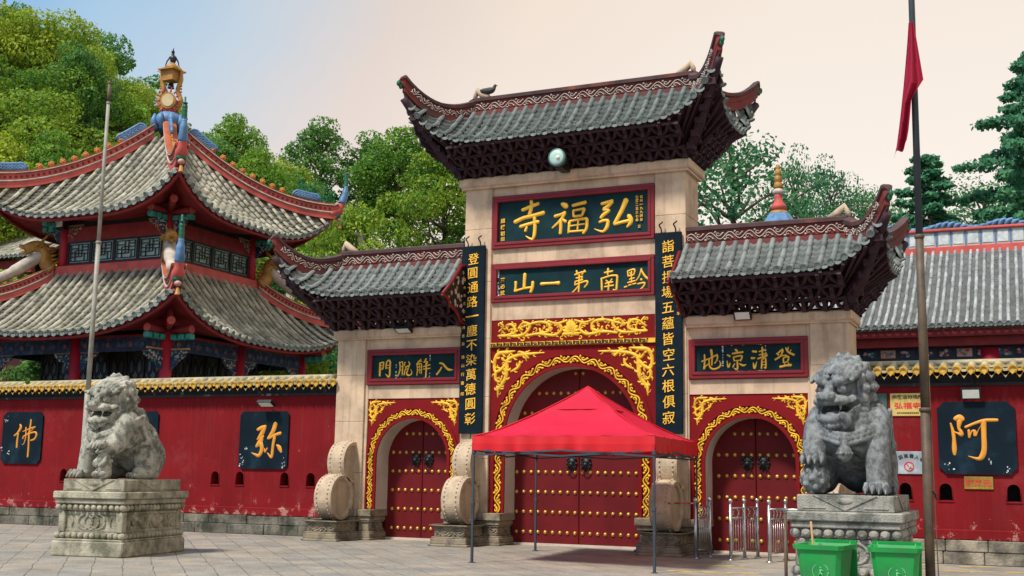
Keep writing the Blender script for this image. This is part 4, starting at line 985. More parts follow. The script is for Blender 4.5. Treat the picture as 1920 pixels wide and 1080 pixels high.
# ------------------------------------------------------------------ drum stones in front of the gate pillars
def drum(X,label):
    t=thing('drum_stone',label,'drum stone',(X,-.55,0),0,'drum stones against the gate pillars')
    b=MB();c=MB()
    sumeru(b,-.42,.42,-.55,.38,.45,c,.0)
    bo=b.build('pedestal',BASEST,t);c.build('carved_trim',BASEST,bo)
    for nm,y,z,r,hw in (('lower_drum',0,.97,.525,.225),('upper_drum',.48,1.78,.50,.225)):
        d=MB();d.lathe([(r*.76,-hw+.075),(r*.775,-hw+.03),(r*.82,-hw),(r*.96,-hw),(r,-hw+.05),(r*1.025,-.05),(r*1.025,.05),(r,hw-.05),(r*.96,hw),(r*.82,hw),(r*.775,hw-.03),(r*.76,hw-.075)],(0,y,z),56,0,False,'x')
        for e in(-1,1):
            for i in range(34):
                q=2*PI*i/34;d.ell((e*(hw-.085),y+math.cos(q)*r*1.022,z+math.sin(q)*r*1.022),(.021,.021,.021),6,4)
        d.build(nm,DRUMST,t)
    return t
drum(-5.64,'carved drum stone at the outer pillar of the west side gate, nearest the wall')
drum(-2.36,'carved drum stone left of the great door, beside the left tent leg')
drum(2.36,'carved drum stone right of the great door with a red rod leaning on it')
drum(5.64,'carved drum stone mostly hidden behind the grey lion')
# ------------------------------------------------------------------ pop-up tent
t=thing('canopy_tent','red pop-up canopy tent with a peaked roof in front of the great door','tent')
TC=[V((.05,-4.88,0)),V((3.53,-5.16,0)),V((3.22,-1.35,0)),V((-.26,-1.23,0))]
EZ=2.24;PK=V((1.60,-3.15,3.24))
lg=[]
for i,c in enumerate(TC):
    m=MB();a=c
    m.bbox(c.x-.022,c.x+.022,c.y-.022,c.y+.022,.0,1.05,.005);m.bbox(c.x-.017,c.x+.017,c.y-.017,c.y+.017,1.05,2.12,.004);m.bbox(c.x-.05,c.x+.05,c.y-.05,c.y+.05,.0,.012,.003)
    m.bbox(c.x-.03,c.x+.03,c.y-.03,c.y+.03,1.0,1.07,.005);m.bbox(c.x-.03,c.x+.03,c.y-.03,c.y+.03,1.93,2.0,.005)
    m.build('leg',DKPOLE,t)
m=MB()
for i in range(4):
    a,b=TC[i],TC[(i+1)%4]
    for s in range(2):
        p=a.lerp(b,s/2);q=a.lerp(b,(s+1)/2)
        m.bar(p+V((0,0,2.0)),q+V((0,0,1.90)),.02,.03);m.bar(p+V((0,0,1.90)),q+V((0,0,2.0)),.02,.03)
    m.bar(a+V((0,0,2.0)),V((PK.x,PK.y,2.35)),.02,.03)
m.tube([(PK.x,PK.y,2.2),(PK.x,PK.y,3.2)],.02,6)
m.build('scissor_frame',DKPOLE,t)
cl=MB();n=30
def edge(i,k):
    a,b=TC[i],TC[(i+1)%4];ctr=V((PK.x,PK.y,0));s=k/n
    p=a.lerp(b,s);sag=math.sin(PI*s)
    return p+(p-ctr).normalized()*(.02-.05*sag)
for i in range(4):
    rows_=[];NR=22
    for r in range(NR+1):
        f=r/NR
        row=[]
        for k in range(n+1):
            e=edge(i,k);top=V((PK.x,PK.y,0))
            p=top.lerp(e,f)
            h=EZ+(PK.z-EZ)*((1-f)**1.55)
            s=abs(k/n-.5)*2
            h+=.07*math.sin(PI*f)*(s**2.5) - .03*math.sin(PI*f)*(1-s*s)
            if f<.38: h+=.05*(1 if r<NR*.36 else 0)*0
            h+=.016*math.sin(k*.9+i*1.7)*f*f+.05*noise.noise(V((p.x*2.2,p.y*2.2,i)))*math.sin(PI*min(1,f*1.05))+.012*noise.noise(V((p.x*6,p.y*6,i)))*f
            row.append((p.x,p.y,h))
        rows_.append(row)
    for r in range(NR): cl.strip(rows_[r],rows_[r+1],0,True)
    # vent cap: second layer over the peak
    rows_=[]
    for r in range(5):
        f=r/4*.33;row=[]
        for k in range(n+1):
            e=edge(i,k);p=V((PK.x,PK.y,0)).lerp(e,f);h=EZ+.022+(PK.z-EZ)*((1-f)**1.55)-.055*f
            row.append((p.x,p.y,h))
        rows_.append(row)
    for r in range(4): cl.strip(rows_[r],rows_[r+1],0,True)
cn=cl.build('canopy',TENTC,t)
v=MB()
for i in range(4):
    A=[];B=[];C_=[]
    for k in range(n*2+1):
        e=edge(i,k/2);s=k/(2*n);c=(e-V((PK.x,PK.y,0))).normalized()
        wob=.014*math.sin(k*.9+i)+.03*noise.noise(V((k*.35,i,3)))
        hem=.245+.02*math.sin(s*PI)+(.03*abs(math.sin(s*PI*3)) if i==1 else .012*math.sin(s*9))
        A.append(e+c*.006+V((0,0,EZ+.004)));C_.append(e+c*(.018+wob*.7)+V((0,0,EZ-hem*.5)));B.append(e+c*(.012+wob*1.6)+V((0,0,EZ-hem)))
    v.strip(A,C_,0,True);v.strip(C_,B,0,True)
    h=[];
    a=TC[i]
    for q in range(9):
        f=q/8;ctr=V((PK.x,PK.y,0));e=edge(i,0);p=ctr.lerp(e,f);h.append((p.x,p.y,EZ+(PK.z-EZ)*((1-f)**1.55)+.07*math.sin(PI*f)+.008))
    v.tube(h,.014,5)
    e0=[]
    for k in range(n+1):
        e=edge(i,k);f=.335;p=V((PK.x,PK.y,0)).lerp(e,f);e0.append((p.x,p.y,EZ+.014+(PK.z-EZ)*((1-f)**1.55)))
    v.tube(e0,.010,5)
v.build('valance',mat('red_valance_cloth',(.50,.006,.014),.6,.06,1.5,.05,6),t)

# ------------------------------------------------------------------ flagpoles and flag
PXL,PYL,PZL=-10.56,-3.44,10.7
def pole(x,y,secs,mats,label,lean=(0,0)):
    t=thing('flagpole',label,'flagpole',(x,y,0))
    for (z0,z1,r0,r1,mm) in secs:
        m=MB();m.tube([(lean[0]*z/9,lean[1]*z/9,z) for z in (z0,(z0+z1)/2,z1)],[r0,(r0+r1)/2,r1],12);m.lathe([(r1*1.02,0),(r1*1.25,.01),(r1*1.25,.05),(r1,.06)],(lean[0]*z1/9,lean[1]*z1/9,z1-.03),12)
        m.build('pole_section',mats[mm],t)
    m=MB();m.lathe([(.16,0),(.16,.02),(.09,.03),(.09,.12)],(0,0,0),12);m.build('base_plate',mats[0],t)
    return t
pole(PXL,PYL,[(0,3.3,.072,.066,0),(3.3,6.8,.056,.052,0),(6.8,PZL-.5,.046,.04,0),(PZL-.5,PZL,.042,.04,1)],[GALV,RUST],'weathered grey flagpole without a flag, behind the pale lion',(0,0))
t=pole(7.98,-6.9,[(0,2.55,.066,.064,0),(2.55,5.0,.058,.056,0),(5.0,12.5,.05,.038,1)],[RUST,DKPOLE],'rusty brown flagpole flying a limp red flag, right of the grey lion',(.06,-.1))
m=MB();m.tube(catmull([(.11,-.02,.0),(.10,-.05,1.2),(.09,-.02,2.4),(.075,-.05,5),(.06,-.05,9)],4),.008,5);m.tube([(.1,-.04,1.35),(.13,-.1,1.40),(.08,-.12,1.45),(.14,-.05,1.32)],.012,5);m.build('halyard',RUST,t)
# limp flag: pleated cloth, hung from the pole
m=MB();rows_=[]
L0=[(0,8.05),(.12,7.5),(.2,6.9),(.27,6.5),(.32,6.25)]
# columns of the cloth: hoist side to the free lower corner
zs=[8.15,7.85,7.55,7.25,6.98,6.72,6.5,6.36]
for i,z in enumerate(zs):
    f=i/(len(zs)-1);row=[]
    lo=-.05-.28*f**1.15;hi=.02+.11*min(1,f*2.2) if f<.48 else (-.03-.10*(f-.48)/.52)
    for k in range(17):
        s=k/16;x=lo+(hi-lo)*s
        y=-.07+.055*math.sin(s*PI*3+f*2)*(.3+f)
        zz=z-(.22*(1-s)*f*f)+.03*math.sin(s*7)*f
        row.append((x+.06,y-.1,zz))
    rows_.append(row)
for a,b in zip(rows_,rows_[1:]): m.strip(a,b,0,True)
fo=m.build('limp_flag',FLAGC,None,(7.98,-6.9,0));tag(fo,'limp red flag hanging in folds near the top of the rusty flagpole','flag')

# ------------------------------------------------------------------ steel crowd rails
def rail(x,y,rz,L,label,mid=False,right=None):
    t=thing('steel_railing',label,'railing',(x,y,0),rz,'stainless steel railings at the east side gate')
    for q in ([0,L] if not mid else [0,L/2,L]):
        p=MB();p.tube([(q,0,0),(q,0,1.06)],.034,12);p.lathe([(.07,0),(.07,.012),(.04,.03)],(q,0,0),12);p.lathe([(.034,1.05),(.024,1.065),(.030,1.08),(.046,1.11),(.048,1.125),(.044,1.15),(.025,1.168),(.004,1.172)],(q,0,0),12);p.build('post',STEEL,t)
    g=MB();
    for z in (.16,.80,.985): g.tube([(0,0,z),(L,0,z)],.018,8)
    nb=max(3,round(L/.1))
    for i in range(1,nb): g.tube([(L*i/nb,0,.16),(L*i/nb,0,.80)],.010,6)
    for i in range(nb-1 if nb<6 else 5):
        a=L*(i+.15)/(nb-1 if nb<6 else 5);b=L*(i+.85)/(nb-1 if nb<6 else 5);g.tube([(a,0,.80),(b,0,.985)],.009,6);g.tube([(a,0,.985),(b,0,.80)],.009,6)
    g.build('rail_panel',STEEL,t)
    return t
rail(3.19,-1.35,R(82),.72,'short steel railing nearest the drum stone and tent leg')
rail(3.90,-1.42,R(75),1.10,'steel railing with three posts in front of the east door leaf',True)
t=rail(4.66,-1.50,R(80),.85,'steel railing partly hidden by the pedestal of the grey lion')
m=MB();m.tube([(0,0,.99),(.14,-.9,.99)],.022,8);m.build('handrail',STEEL,t)
m=MB();m.tube([(2.55,-1.05,1.04),(3.2,-1.32,1.06)],.018,8,True,0);m.tube([(3.17,-1.33,1.03),(3.24,-1.34,1.09)],.03,6,True,0)
m.build('red_rod',mat('red_striped_rod',(.5,.03,.03),.4,.3,12,.02,col2=(.6,.55,.5),c2lo=.5,c2hi=.54,c2scale=9))
tag(bpy.data.objects['red_rod'],'thin red rod lying level between the drum stone and the first railing','rod')

# ------------------------------------------------------------------ wheelie bins
def emblem(mb,x,y,z,s,mi):
    mb.tube([(x+math.cos(2*PI*i/20)*s,y,z+math.sin(2*PI*i/20)*s) for i in range(21)],s*.07,5,True,mi,up=(0,1,0))
    mb.ell((x,y,z+s*.5),(s*.14,.006,s*.14),8,5,mi)
    mb.tube([(x-.02*s,y,z+s*.3),(x,y,z-.1*s),(x-s*.3,y,z-s*.55)],s*.10,5,True,mi);mb.tube([(x,y,z-.1*s),(x+s*.3,y,z-s*.5)],s*.09,5,True,mi);mb.tube([(x,y,z+s*.25),(x+s*.4,y,z+.05*s)],s*.07,5,True,mi)
def bin_(x,y,rz,label,open_,torn):
    t=thing('wheelie_bin',label,'bin',(x,y,0),rz)
    w0,w1,d0,d1,H=.20,.275,.22,.31,.80
    def loop(z,o=0):
        f=z/H;w=w0+(w1-w0)*f+o;d=d0+(d1-d0)*f+o;c=.05
        return [(-w+c,-d,z),(w-c,-d,z),(w,-d+c,z),(w,d-c,z),(w-c,d,z),(-w+c,d,z),(-w,d-c,z),(-w,-d+c,z)]
    m=MB()
    def loft(Ls,mi=0):
        k=8;vs=[p for l in Ls for p in l];m.add(vs,[(i*k+j,i*k+(j+1)%k,(i+1)*k+(j+1)%k,(i+1)*k+j) for i in range(len(Ls)-1) for j in range(k)],mi,False);return len(vs)
    loft([loop(.06),loop(.4),loop(H-.06),loop(H-.055,.03),loop(H,.035),loop(H,.0),loop(H-.06,-.015),loop(.12,-.02)])
    m.add(loop(.06),[tuple(range(8))[::-1]]);m.add(loop(.12,-.02),[tuple(range(8))])
    for e in(-1,1): m.bbox(e*.12-.012,e*.12+.012,-.268,-.22,.12,H-.06,.004) if False else None
    m.build('bin_body',BIN,t)
    for e in(-1,1):
        k=MB();k.lathe([(.03,-.03),(.09,-.03),(.10,-.015),(.10,.015),(.09,.03),(.03,.03)],(e*.22,.25,.10),16,0,True,'x');k.build('wheel',IRON,t)
    hm=MB();hm.tube([(-.22,.33,H-.02),(-.22,.40,H+.02),(.22,.40,H+.02),(.22,.33,H-.02)],.018,8);hm.build('handle',BIN,t)
    lid=MB()
    if open_=='back':
        lid.prism([(-.29,.38,H+.04),(.29,.38,H+.04),(.27,.47,.12),(-.27,.47,.12)],(0,.025,0))
    else:
        lid.prism([(-.30,-.2,H+.02),(.30,-.2,H+.02),(.30,.36,H+.06),(-.30,.36,H+.06)],(0,0,.03))
        lid.bbox(-.24,.24,.30,.40,H+.07,H+.11,.015)
    lid.build('bin_lid',BIN,t)
    e=MB();emblem(e,.02,-.279,.49,.095,0);e.build('emblem',mat('faded_white_print',(.12,.42,.20),.5,.1),t)
    return t
bin_(6.98,-9.35,R(-6),'green wheelie bin with a broom handle standing in it, before the grey pedestal','lid' if False else 'back','')
bin_(7.80,-9.30,R(4),'green wheelie bin on the right, between the other bin and the rusty flagpole','back','')
m=MB();m.tube([(6.86,-9.28,.30),(6.80,-9.22,1.06)],.014,8);o=m.build('broom_handle',mat('pale_wood_handle',(.38,.22,.11),.7,.2));tag(o,'pale wooden broom handle standing in the left bin','broom handle')
m=MB();m.tube([(6.28,-8.2,0),(6.27,-8.12,1.12)],.022,8);m.ell((6.27,-8.12,1.12),(.024,.024,.02));o=m.build('rusty_rod',RUST);tag(o,'rusty iron rod leaning upright against the pedestal of the grey lion','rod')

# pigeon on the high ridge
def pigeon(loc,rz,label):
    t=thing('pigeon',label,'bird',loc,rz)
    PG=mat('pigeon_plumage',(.045,.048,.05),.7,.4,20,.1)
    P=[(0,0,.13),(.10,0,.15),(.17,0,.21),(.20,0,.255)]
    b=MB();b.tube(catmull([(-.28,0,.10),(-.14,0,.115),(-.03,0,.14),(.09,0,.16),(.14,0,.20),(.165,0,.25),(.19,0,.268),(.215,0,.262)],4),[.012]*2+[.025,.035,.045,.055,.066,.074,.08,.082,.082,.08,.076,.07,.064,.058,.052,.046,.042,.04,.04,.04,.04,.038,.034,.028,.02,.012,.008][:27],10)
    b.tube([(.21,0,.262),(.25,0,.252)],[.011,.003],6)
    for e in(-1,1): b.ell((-.03,e*.06,.15),(.17,.022,.055),10,6)
    b.build('body',PG,t)
    for e in(-1,1):
        l=MB();l.tube([(.02,e*.03,.08),(.03,e*.03,.03),(.03,e*.03,.0)],.008,5);l.tube([(.03,e*.03,.004),(.08,e*.04,.004)],.006,5);l.build('leg',RUST,t)
pigeon((-2.37,.5,10.58),R(8),'dark pigeon standing on the ridge of the high central roof')
# weed on the coping
w=MB();random.seed(4)
for i in range(45):
    a=random.uniform(0,2*PI);h=random.uniform(.02,.26);r=random.uniform(0,.16)
    c=V((math.cos(a)*r,math.sin(a)*r*.6,h));d=V((random.gauss(0,1),random.gauss(0,1),random.gauss(0,1))).normalized()*.06;e=d.orthogonal().normalized()*.05
    w.add([c-d,c-e,c+d,c+e],[(0,1,2,3)])
LEAFW=leafmat('weed_leaves',(.05,.16,.015),(.20,.30,.02),2)
t=thing('wall_weed','small leafy weed sprouting on the yellow coping above the tall-charactered wall board','plant',(-16.3,.2,3.84));t.scale=(.6,.6,.62)
w.build('foliage',LEAFW,t)
s_=MB()
for i in range(6):
    a=i;s_.tube([(0,0,0),(math.cos(a)*.07,math.sin(a)*.05,.15),(math.cos(a)*.15,math.sin(a)*.08,.32)],[.008,.006,.003],5)
s_.build('stem',BARK,t)
# ------------------------------------------------------------------ paved forecourt and painted lines
g=bpy.data.materials.new('flagstone_paving');g.use_nodes=True;nt=g.node_tree;N=nt.nodes;L=nt.links;b=N['Principled BSDF'];b.inputs['Roughness'].default_value=.72;b.inputs['Specular IOR Level'].default_value=.35
tc=N.new('ShaderNodeTexCoord');mp=N.new('ShaderNodeMapping');mp.inputs['Rotation'].default_value=(0,0,R(-132));L.new(tc.outputs['Object'],mp.inputs[0])
# gentle wobble so the joints are not ruler straight
wn=N.new('ShaderNodeTexNoise');wn.inputs['Scale'].default_value=1.3;L.new(mp.outputs[0],wn.inputs['Vector'])
wv=N.new('ShaderNodeVectorMath');wv.operation='SCALE';wv.inputs['Scale'].default_value=.09;L.new(wn.outputs['Color'],wv.inputs[0])
wa=N.new('ShaderNodeVectorMath');wa.operation='ADD';L.new(mp.outputs[0],wa.inputs[0]);L.new(wv.outputs[0],wa.inputs[1])
bt=N.new('ShaderNodeTexBrick');bt.inputs['Scale'].default_value=1;bt.inputs['Brick Width'].default_value=.92;bt.inputs['Row Height'].default_value=.46;bt.inputs['Mortar Size'].default_value=.009;bt.inputs['Mortar Smooth'].default_value=.3
bt.inputs['Color1'].default_value=(0,0,0,1);bt.inputs['Color2'].default_value=(1,1,1,1);bt.inputs['Mortar'].default_value=(.5,.5,.5,1);L.new(wa.outputs[0],bt.inputs['Vector'])
cr=N.new('ShaderNodeValToRGB');e=cr.color_ramp.elements;e[0].position=0;e[0].color=(.335,.31,.265,1);e[1].position=1;e[1].color=(.40,.36,.305,1)
for p_,c_ in ((.25,(.38,.35,.305,1)),(.45,(.325,.315,.295,1)),(.6,(.395,.35,.295,1)),(.8,(.35,.325,.285,1))):
    q=e.new(p_);q.color=c_
L.new(bt.outputs['Color'],cr.inputs[0])
n1=N.new('ShaderNodeTexNoise');n1.inputs['Scale'].default_value=1.1;n1.inputs['Detail'].default_value=9;n1.inputs['Roughness'].default_value=.65;L.new(tc.outputs['Object'],n1.inputs['Vector'])
ng=N.new('ShaderNodeTexNoise');ng.inputs['Scale'].default_value=7;ng.inputs['Detail'].default_value=10;ng.inputs['Roughness'].default_value=.75
sc_=N.new('ShaderNodeMapping');sc_.inputs['Scale'].default_value=(1,2.6,1);L.new(mp.outputs[0],sc_.inputs[0]);L.new(sc_.outputs[0],ng.inputs['Vector'])
mg=N.new('ShaderNodeMapRange');mg.inputs[1].default_value=.3;mg.inputs[2].default_value=.7;mg.inputs[3].default_value=.62;mg.inputs[4].default_value=1.04;L.new(ng.outputs['Fac'],mg.inputs[0])
m1=N.new('ShaderNodeMapRange');m1.inputs[1].default_value=.3;m1.inputs[2].default_value=.72;m1.inputs[3].default_value=.60;m1.inputs[4].default_value=1.08;L.new(n1.outputs['Fac'],m1.inputs[0])
hs=N.new('ShaderNodeHueSaturation');L.new(cr.outputs[0],hs.inputs['Color']);mul_=N.new('ShaderNodeMath');mul_.operation='MULTIPLY';L.new(m1.outputs[0],mul_.inputs[0]);L.new(mg.outputs[0],mul_.inputs[1]);L.new(mul_.outputs[0],hs.inputs['Value'])
# stains and moss that gathers in joints
n2=N.new('ShaderNodeTexNoise');n2.inputs['Scale'].default_value=.55;n2.inputs['Detail'].default_value=6;L.new(tc.outputs['Object'],n2.inputs['Vector'])
m2=N.new('ShaderNodeMapRange');m2.inputs[1].default_value=.53;m2.inputs[2].default_value=.68;m2.inputs[4].default_value=.38;L.new(n2.outputs['Fac'],m2.inputs[0])
x1=N.new('ShaderNodeMix');x1.data_type='RGBA';L.new(m2.outputs[0],x1.inputs[0]);L.new(hs.outputs[0],x1.inputs[6]);x1.inputs[7].default_value=(.38,.31,.24,1)
n3=N.new('ShaderNodeTexNoise');n3.inputs['Scale'].default_value=2.3;n3.inputs['Detail'].default_value=5;L.new(tc.outputs['Object'],n3.inputs['Vector'])
m3=N.new('ShaderNodeMapRange');m3.inputs[1].default_value=.52;m3.inputs[2].default_value=.6;L.new(n3.outputs['Fac'],m3.inputs[0])
mm=N.new('ShaderNodeMix');mm.data_type='RGBA';L.new(m3.outputs[0],mm.inputs[0]);mm.inputs[6].default_value=(.05,.046,.04,1);mm.inputs[7].default_value=(.07,.085,.025,1)
n7=N.new('ShaderNodeTexNoise');n7.inputs['Scale'].default_value=3.1;n7.inputs['Detail'].default_value=4;L.new(tc.outputs['Object'],n7.inputs['Vector'])
m7=N.new('ShaderNodeMapRange');m7.inputs[1].default_value=.35;m7.inputs[2].default_value=.6;m7.inputs[3].default_value=.2;L.new(n7.outputs['Fac'],m7.inputs[0])
f7=N.new('ShaderNodeMath');f7.operation='MULTIPLY';L.new(bt.outputs['Fac'],f7.inputs[0]);L.new(m7.outputs[0],f7.inputs[1])
x2=N.new('ShaderNodeMix');x2.data_type='RGBA';L.new(f7.outputs[0],x2.inputs[0]);L.new(x1.outputs[2],x2.inputs[6]);L.new(mm.outputs[2],x2.inputs[7])
L.new(x2.outputs[2],b.inputs['Base Color'])
n4=N.new('ShaderNodeTexNoise');n4.inputs['Scale'].default_value=14;n4.inputs['Detail'].default_value=6;L.new(tc.outputs['Object'],n4.inputs['Vector'])
mt=N.new('ShaderNodeMath');mt.operation='MULTIPLY_ADD';mt.inputs[1].default_value=-1.2;L.new(bt.outputs['Fac'],mt.inputs[0]);L.new(n4.outputs['Fac'],mt.inputs[2])
mt2=N.new('ShaderNodeMath');mt2.operation='MULTIPLY_ADD';mt2.inputs[1].default_value=.5;L.new(bt.outputs['Color'],mt2.inputs[0]);L.new(mt.outputs[0],mt2.inputs[2])
bp=N.new('ShaderNodeBump');bp.inputs['Strength'].default_value=.35;bp.inputs['Distance'].default_value=.02;L.new(mt2.outputs[0],bp.inputs['Height']);L.new(bp.outputs[0],b.inputs['Normal'])
m=MB();n=30
for i in range(n):
    for j in range(n):
        pass
m.add([(-600,-600,0),(600,-600,0),(600,700,0),(-600,700,0)],[(0,1,2,3)])
gr=m.build('forecourt_paving',g);tag(gr,kind='structure')
YEL=mat('worn_yellow_paint',(.60,.38,.03),.7,.3,6,.1,20,col2=(.30,.26,.20),c2lo=.5,c2hi=.58,c2scale=4)
m=MB()
for a,b_ in (((3.5,-3.12),(4.5,-2.75)),((3.6,-4.6),(5.1,-4.2)),((7.15,-.32),(7.85,-.12)),((7.95,-.4),(8.45,-.18)),((7.2,-1.95),(9.6,-1.1))):
    m.bar(V((*a,.004)),V((*b_,.004)),.09,.004)
o=m.build('ground_line_marking',YEL);tag(o,kind='structure')
# ------------------------------------------------------------------ carved stone: a distance field meshed with surface nets
import numpy as np
class Field:
    def __init__(s,lo,hi,h):
        s.lo=np.array(lo,float);s.h=h;s.n=tuple(int(math.ceil((b-a)/h))+1 for a,b in zip(lo,hi))
        s.F=np.full(s.n,.5,np.float32);s.M=None
    def _win(s,c,r,pad):
        a=np.maximum(np.floor((np.array(c)-r-pad-s.lo)/s.h).astype(int),0);b=np.minimum(np.ceil((np.array(c)+r+pad-s.lo)/s.h).astype(int)+1,s.n)
        if (b<=a).any(): return None
        sl=tuple(slice(i,j) for i,j in zip(a,b))
        g=np.meshgrid(*[s.lo[k]+s.h*np.arange(a[k],b[k]) for k in range(3)],indexing='ij',sparse=True)
        return sl,g
    def _mix(s,sl,d,k,sub):
        f=s.F[sl]
        if sub:
            d=-d;q=np.clip(.5-.5*(f-d)/k,0,1);s.F[sl]=f*(1-q)+d*q+k*q*(1-q)
        else:
            q=np.clip(.5+.5*(f-d)/k,0,1);s.F[sl]=f*(1-q)+d*q-k*q*(1-q)
    def ell(s,c,r,k=.03,rot=None,sub=False):
        r=(r,r,r) if isinstance(r,(int,float)) else r
        A=Matrix.Identity(3) if rot is None else rot
        if s.M is not None:
            c=s.M@V(c);A=s.M.to_3x3()@A
        A=np.array(A).T
        w=s._win(c,max(r),k+.02)
        if not w: return
        sl,(x,y,z)=w;x=x-c[0];y=y-c[1];z=z-c[2]
        L=[A[i,0]*x+A[i,1]*y+A[i,2]*z for i in range(3)]
        k0=np.sqrt(sum((L[i]/r[i])**2 for i in range(3)));k1=np.sqrt(sum((L[i]/r[i]**2)**2 for i in range(3)))+1e-6
        s._mix(sl,(k0*(k0-1)/k1).astype(np.float32),k,sub)
    def cap(s,a,b,ra,rb,k=.03,sub=False):
        a=V(a);b=V(b)
        if s.M is not None: a=s.M@a;b=s.M@b
        c=(a+b)/2;w=s._win(c,(b-a).length/2+max(ra,rb),k+.02)
        if not w: return
        sl,(x,y,z)=w;e=b-a;l=e.length_squared+1e-9
        t=np.clip(((x-a.x)*e.x+(y-a.y)*e.y+(z-a.z)*e.z)/l,0,1)
        d=np.sqrt((x-a.x-e.x*t)**2+(y-a.y-e.y*t)**2+(z-a.z-e.z*t)**2)-(ra+(rb-ra)*t)
        s._mix(sl,d.astype(np.float32),k,sub)
    def chain(s,P,r,k=.03,sub=False,n=4):
        Q=catmull([(*p,rr) for p,rr in zip(P,r)],n)
        for a,b in zip(Q,Q[1:]): s.cap(a[:3],b[:3],a[3],b[3],k,sub)
    def mesh(s,name,mt,amp=.004):
        F=s.F;n=F.shape
        neg=F<0
        c=np.zeros(tuple(i-1 for i in n),np.int8);acc=np.zeros(c.shape+(3,),np.float32);cnt=np.zeros(c.shape,np.float32)
        for i in(0,1):
            for j in(0,1):
                for k in(0,1): c+=neg[i:n[0]-1+i,j:n[1]-1+j,k:n[2]-1+k]
        act=(c>0)&(c<8)
        def sh(i,j,k): return F[i:n[0]-1+i,j:n[1]-1+j,k:n[2]-1+k]
        cor=[(i,j,k) for i in(0,1) for j in(0,1) for k in(0,1)]
        for a in cor:
            for ax in range(3):
                if a[ax]: continue
                b=list(a);b[ax]=1
                fa,fb=sh(*a),sh(*b);x=(fa<0)!=(fb<0)
                t=np.where(x,fa/(fa-fb+1e-12),0)
                for q in range(3):
                    acc[...,q]+=np.where(x,a[q]+(t if q==ax else 0),0)
                cnt+=x
        idx=np.full(c.shape,-1,np.int64);w=np.argwhere(act);idx[act]=np.arange(len(w))
        P=s.lo+s.h*(w+acc[act]/np.maximum(cnt[act],1)[:,None])
        Q=[]
        for ax in range(3):
            u,v=(ax+1)%3,(ax+2)%3
            sl0=[slice(1,n[i]-1) for i in range(3)];sl0[ax]=slice(0,n[ax]-1)
            sl1=list(sl0);sl1[ax]=slice(1,n[ax])
            a,b=neg[tuple(sl0)],neg[tuple(sl1)]
            for flip in(0,1):
                m=np.argwhere((a&~b) if not flip else (~a&b))
                m=m+np.array([0 if i==ax else 1 for i in range(3)])
                du=np.zeros(3,int);du[u]=1;dv=np.zeros(3,int);dv[v]=1
                q=np.stack([idx[tuple((m-du-dv).T)],idx[tuple((m-dv).T)],idx[tuple(m.T)],idx[tuple((m-du).T)]],1)
                Q.append(q if not flip else q[:,::-1])
        Q=np.concatenate(Q)
        me=bpy.data.meshes.new(name);me.from_pydata(P.tolist(),[],Q.tolist())
        if amp:
            me.update()
            k=len(me.vertices);no=np.empty(k*3,np.float32);me.vertices.foreach_get('normal',no);no=no.reshape(-1,3)
            dd=np.array([noise.noise(V(q)*13)*amp+noise.noise(V(q)*40)*amp*.6 for q in P.tolist()])
            me.vertices.foreach_set('co',(P+no*dd[:,None]).astype(np.float32).ravel())
        me.polygons.foreach_set('use_smooth',[True]*len(me.polygons));me.materials.append(mt);me.update();return me
